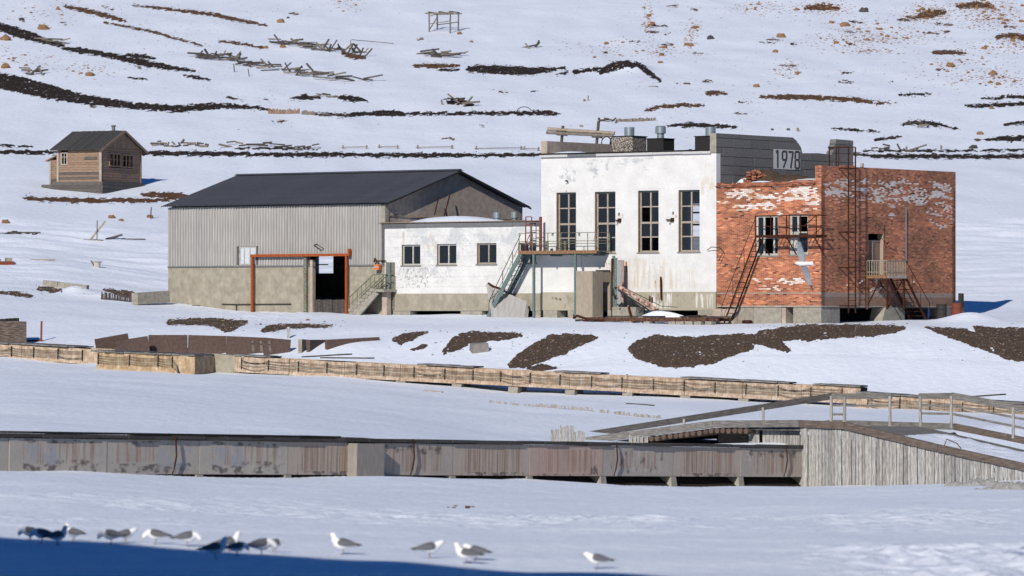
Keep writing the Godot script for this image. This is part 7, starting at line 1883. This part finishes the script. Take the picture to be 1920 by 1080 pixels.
	for c in clusters:
		for i in c[4] * 13:
			var p := gp(c[0] + rng.randfn(0, c[2] * 0.75), maxf(c[1] + rng.randfn(0, c[3] * 0.75), -8), 265)
			var s := rng.randf_range(0.05, 0.16)
			xf.append(Transform3D(Basis(Vector3.UP, rng.randf() * TAU).scaled(Vector3(s * 1.4, s * 0.8, s)), p))
	for i in 420:
		var p := gp(rng.randf_range(0, 1920) if i < 180 else rng.randf_range(1150, 1920), rng.randf_range(0, 260) if i < 180 else rng.randf_range(0, 190), 285); var s := rng.randf_range(0.05, 0.12)
		xf.append(Transform3D(Basis(Vector3.UP, rng.randf() * TAU).scaled(Vector3(s * 1.4, s * 0.7, s)), p))
	mm.instance_count = xf.size()
	for i in xf.size(): mm.set_instance_transform(i, xf[i])
	var o := MultiMeshInstance3D.new(); o.multimesh = mm; o.material_override = M.rock2; o.name = "stone_chips"
	add_child(o); tag(o, "tiny stone chips strewn over the upper slope", "", "", "stuff")

# ---------------------------------------------------------------- gulls
# body lofted along a spine of [x, y, half height, half width]
func gull_body(sp_: Array) -> ArrayMesh:
	var m := Mb.new()
	var rings := []
	var k := sp_.size()
	for i in k:
		var a: Array = sp_[maxi(i - 1, 0)]; var b: Array = sp_[mini(i + 1, k - 1)]
		var d := Vector2(b[0] - a[0], b[1] - a[1]).normalized()
		var ring := []
		for j in 12:
			var an := TAU * j / 12.0
			var v: float = sin(an) * sp_[i][2]
			ring.append(Vector3(sp_[i][0] - d.y * v, sp_[i][1] + d.x * v, cos(an) * sp_[i][3]))
		rings.append(ring)
	for i in k - 1:
		for j in 12:
			var j2 := (j + 1) % 12
			m.c = Color(0.80, 0.80, 0.80)
			var an := TAU * (j + 0.5) / 12.0
			if sin(an) > 0.15 and i > 0 and i < 5: m.c = Color(0.12, 0.125, 0.14)
			if i == 0: m.c = Color(0.10, 0.10, 0.11) if sin(an) > 0 else Color(0.5, 0.5, 0.5)
			m.quad(rings[i][j], rings[i + 1][j], rings[i + 1][j2], rings[i][j2])
	for j in range(1, 11): m.tri(rings[k - 1][0], rings[k - 1][j + 1], rings[k - 1][j])
	return smooth_mesh(m)

func gull(px: float, py: float, turn: float, pose: int, scale: float, label: String) -> void:
	var p := gp(px, py, 55)
	var t := wt("gull", p, turn, label, "gull", "gulls standing on the snow")
	t.scale = Vector3.ONE * scale * 0.88
	var back := [[-0.31, 0.155, 0.006, 0.02], [-0.24, 0.172, 0.022, 0.045], [-0.14, 0.19, 0.068, 0.085], [-0.04, 0.195, 0.1, 0.108], [0.05, 0.2, 0.108, 0.106], [0.11, 0.222, 0.088, 0.086]]
	var heads := [[[0.145, 0.275, 0.064, 0.06], [0.158, 0.32, 0.052, 0.048], [0.172, 0.352, 0.05, 0.046], [0.198, 0.366, 0.042, 0.038], [0.226, 0.36, 0.02, 0.018]],
		[[0.155, 0.222, 0.07, 0.066], [0.19, 0.205, 0.056, 0.052], [0.222, 0.178, 0.05, 0.046], [0.244, 0.148, 0.042, 0.038], [0.256, 0.118, 0.018, 0.017]],
		[[0.15, 0.25, 0.07, 0.066], [0.182, 0.275, 0.054, 0.05], [0.21, 0.29, 0.049, 0.045], [0.24, 0.292, 0.04, 0.036], [0.266, 0.284, 0.018, 0.017]]]
	var hd: Array = heads[pose]
	var b := MeshInstance3D.new(); b.mesh = gull_body(back + hd); b.material_override = M.plumage; b.name = "body"; t.add_child(b)
	var last: Array = hd[4]; var prev: Array = hd[3]
	var dir := Vector3(last[0] - prev[0], last[1] - prev[1], 0).normalized()
	var m := mb(); m.tube([Vector3(last[0], last[1], 0) - dir * 0.01, Vector3(last[0], last[1], 0) + dir * 0.045], 0.012, 6, 0.003); part(m, "bill", M.bill, t)
	for s in [-1, 1]:
		m = mb(); m.tube([Vector3(0.0, 0.14, 0.035 * s), Vector3(-0.008, 0.06, 0.035 * s), Vector3(0.005, 0.0, 0.035 * s), Vector3(0.05, 0.004, 0.035 * s)], 0.008, 5); part(m, "leg", M.leg, t)
		var w := Mb.new()   # folded wing
		w.c = Color(0.11, 0.115, 0.13)
		var wp_ := [[-0.36, 0.175, 0.004, 0.004], [-0.27, 0.185, 0.018, 0.008], [-0.15, 0.205, 0.045, 0.012], [-0.03, 0.22, 0.058, 0.014], [0.06, 0.222, 0.045, 0.012], [0.1, 0.215, 0.008, 0.006]]
		for i in 5:
			if i == 0: w.c = Color(0.03, 0.03, 0.035)
			else: w.c = Color(0.12, 0.125, 0.14)
			for j in 8:
				var q := []
				for ii in [i, i + 1]:
					for jj in [j, j + 1]:
						var an: float = TAU * jj / 8.0; var r: Array = wp_[ii]
						var zc: float = [0.02, 0.05, 0.08, 0.098, 0.096, 0.082][ii]
						q.append(Vector3(r[0], r[1] + sin(an) * r[2], s * (zc + 0.008 - 0.25 * sin(an) * r[2]) + cos(an) * r[3]))
				w.quad(q[0], q[2], q[3], q[1])
		var wo := MeshInstance3D.new(); wo.mesh = smooth_mesh(w); wo.material_override = M.plumage; wo.name = "wing"; t.add_child(wo, true)

func build_gulls() -> void:
	var L := PI
	gull(57, 1013, L, 1, 0.95, "white fronted gull at the far left of the flock, half behind its neighbour")
	gull(79, 1018, L + 0.2, 1, 1.0, "gull feeding head down, second from the left of the flock")
	gull(108, 1022, 0.5, 0, 1.0, "upright gull facing right near the left end of the flock")
	gull(138, 1014, L - 0.5, 0, 0.9, "upright gull standing in the sun behind the left trio")
	gull(208, 1020, L, 1, 1.0, "gull bending down left of the gap, dark wings folded")
	gull(236, 1017, 0.3, 2, 0.9, "gull partly behind the bending one, tail towards the right")
	gull(292, 1020, L, 1, 1.0, "white gull pecking at the snow, facing left at the shadow edge")
	gull(352, 1025, 0.0, 1, 1.05, "grey backed gull pecking to the right, tail towards its neighbour")
	gull(404, 1047, 0.1, 0, 1.05, "front gull standing upright fully in the shadow")
	gull(430, 1034, 0.2, 0, 1.0, "gull with raised head directly behind the front gull")
	gull(445, 1042, 0.4, 1, 0.9, "gull feeding in the shade beside the front gull")
	gull(491, 1041, 0.0, 1, 1.1, "dark winged gull bending right at the end of the group")
	gull(514, 1036, 0.6, 1, 0.9, "pale gull feeding just behind the end of the group")
	gull(643, 1040, L, 0, 1.1, "lone white headed gull facing left in full sun")
	gull(806, 1047, 0.15, 2, 1.05, "gull facing right with head raised, left of the shaded pair")
	gull(874, 1057, L, 0, 1.0, "front gull of the pair at the shadow's edge")
	gull(892, 1051, L - 0.3, 2, 0.95, "rear gull of the pair at the shadow's edge")
	gull(1120, 1067, L, 2, 0.95, "rightmost gull, low in the snow near the frame's bottom")
	# gull in flight before the brick front
	var d := 120.0
	var p := wp(1507, 494, d)
	var t := wt("flying_gull", p, 0.0, "gull in flight before the brick wing, wings spread steeply", "gull")
	var fwd := Vector3(-0.75, 0.02, -0.62).normalized()
	var wing := Vector3(0.42, -0.80, -0.15); wing = (wing - fwd * wing.dot(fwd)).normalized()
	t.basis = Basis(fwd, wing.cross(fwd).normalized(), wing)
	var b := MeshInstance3D.new(); b.name = "body"; b.material_override = M.plumage
	b.mesh = flying_body(); t.add_child(b)
	var m := mb(); m.tube([Vector3(0.27, 0.0, 0), Vector3(0.32, -0.01, 0)], 0.012, 6, 0.003); part(m, "bill", M.bill, t)
	for s in [-1, 1]:
		var w := Mb.new()
		var pr := [[0.10, -0.07, 0.03, 0.0], [0.14, -0.07, 0.27, 0.05], [0.12, -0.06, 0.42, 0.05], [0.02, -0.08, 0.62, 0.01], [-0.10, -0.11, 0.78, -0.04]]   # leading x, trailing x, span z, height
		for i in 4:
			var a: Array = pr[i]; var e: Array = pr[i + 1]
			w.c = Color(0.28, 0.30, 0.33) if i < 3 else Color(0.05, 0.05, 0.055)
			var q := [Vector3(a[0], a[3], a[2] * s), Vector3(e[0], e[3], e[2] * s), Vector3(e[1], e[3] - 0.01, e[2] * s), Vector3(a[1], a[3] - 0.01, a[2] * s)]
			var th := Vector3(0, 0.012 * (4 - i) / 4.0 + 0.004, 0)
			if s < 0: q.reverse()
			w.hexa([q[3] - th, q[2] - th, q[1] - th, q[0] - th, q[3] + th, q[2] + th, q[1] + th, q[0] + th])
		var wo := MeshInstance3D.new(); wo.mesh = w.mesh(); wo.material_override = M.plumage; wo.name = "wing"; t.add_child(wo, true)

func flying_body() -> ArrayMesh:
	var m := Mb.new()
	var sp_ := [[-0.30, 0.0, 0.006, 0.06], [-0.2, 0.0, 0.02, 0.045], [-0.1, 0.0, 0.045, 0.05], [0.02, 0.0, 0.065, 0.06], [0.12, 0.0, 0.055, 0.052], [0.19, 0.005, 0.04, 0.038], [0.24, 0.01, 0.034, 0.032], [0.28, 0.005, 0.012, 0.012]]
	m.c = Color(0.82, 0.82, 0.82)
	for i in 7:
		for j in 12:
			var q := []
			for ii in [i, i + 1]:
				for jj in [j, j + 1]:
					var an: float = TAU * jj / 12.0; var r: Array = sp_[ii]
					q.append(Vector3(r[0], r[1] + sin(an) * r[2], cos(an) * r[3]))
			m.quad(q[0], q[2], q[3], q[1])
	return smooth_mesh(m)

# ---------------------------------------------------------------- the building that shades the foreground
func build_block_behind() -> void:
	var c := Vector3(-7.4, 0, -37.7)
	var ax := Vector3(-0.614, 0, -0.789)
	var t := wt("apartment_block", c + Vector3(0, -4.0, 0), atan2(-ax.z, ax.x), "tall plain brick apartment block outside the view, shading the foreground", "building")
	var m := mb()
	var n := ax.cross(Vector3.UP)
	var H := 17.6; var L := 32.0; var D := 12.0
	# local x runs along the front, the block lies towards the sun
	var sgn := 1.0
	var holes := []
	for f in 5:
		for i in 10: holes.append([1.4 + i * 3.1, 1.4 + f * 3.3, 2.9 + i * 3.1, 3.0 + f * 3.3])
	m.wall(Vector3(0, 0, 0), RX, RZ, L, H, 0.4, holes)
	part(m, "front_wall", M.rubble, t)
	for h in holes:
		m = mb(); m.box(Vector3(h[0], h[1], -0.25), Vector3(h[2], h[3], -0.2)); part(m, "window_pane", M.glass, t)
	m = mb(); m.box(Vector3(0, 0, -D), Vector3(0.4, H, -0.4)); m.box(Vector3(L - 0.4, 0, -D), Vector3(L, H, -0.4)); part(m, "side_wall", M.rubble, t)
	m = mb(); m.box(Vector3(0.4, 0, -D), Vector3(L - 0.4, H, -D + 0.4)); part(m, "rear_wall", M.rubble, t)
	m = mb(); m.box(Vector3(0, H, -D), Vector3(L, H + 0.15, 0.0)); part(m, "roof", M.tar, t)

func build_snow_ridges() -> void:
	var dirty := mat(Color(0.60, 0.585, 0.56), 0.9, T.mottle, Vector3.ONE * 0.9, 4.0, T.rough)
	var i := 0
	for p in [[1705, 900, 1.0, 0.5, 0.26], [1770, 905, 1.5, 0.6, 0.30], [1840, 911, 1.5, 0.6, 0.32], [1905, 918, 1.4, 0.6, 0.34]]:
		var q := gp(p[0], p[1], 120)
		lump("dirty_snow", q + Vector3(0, -0.12, 0), p[2], p[3], p[4], ["low end of the dirty snow ridge before the bridge boards", "dirty icy snow lump before the bridge boards", "broad dirty snow lump at the middle of the ridge", "dirty snow lump at the right edge below the ramp"][i], false, dirty, 0.16)
		i += 1
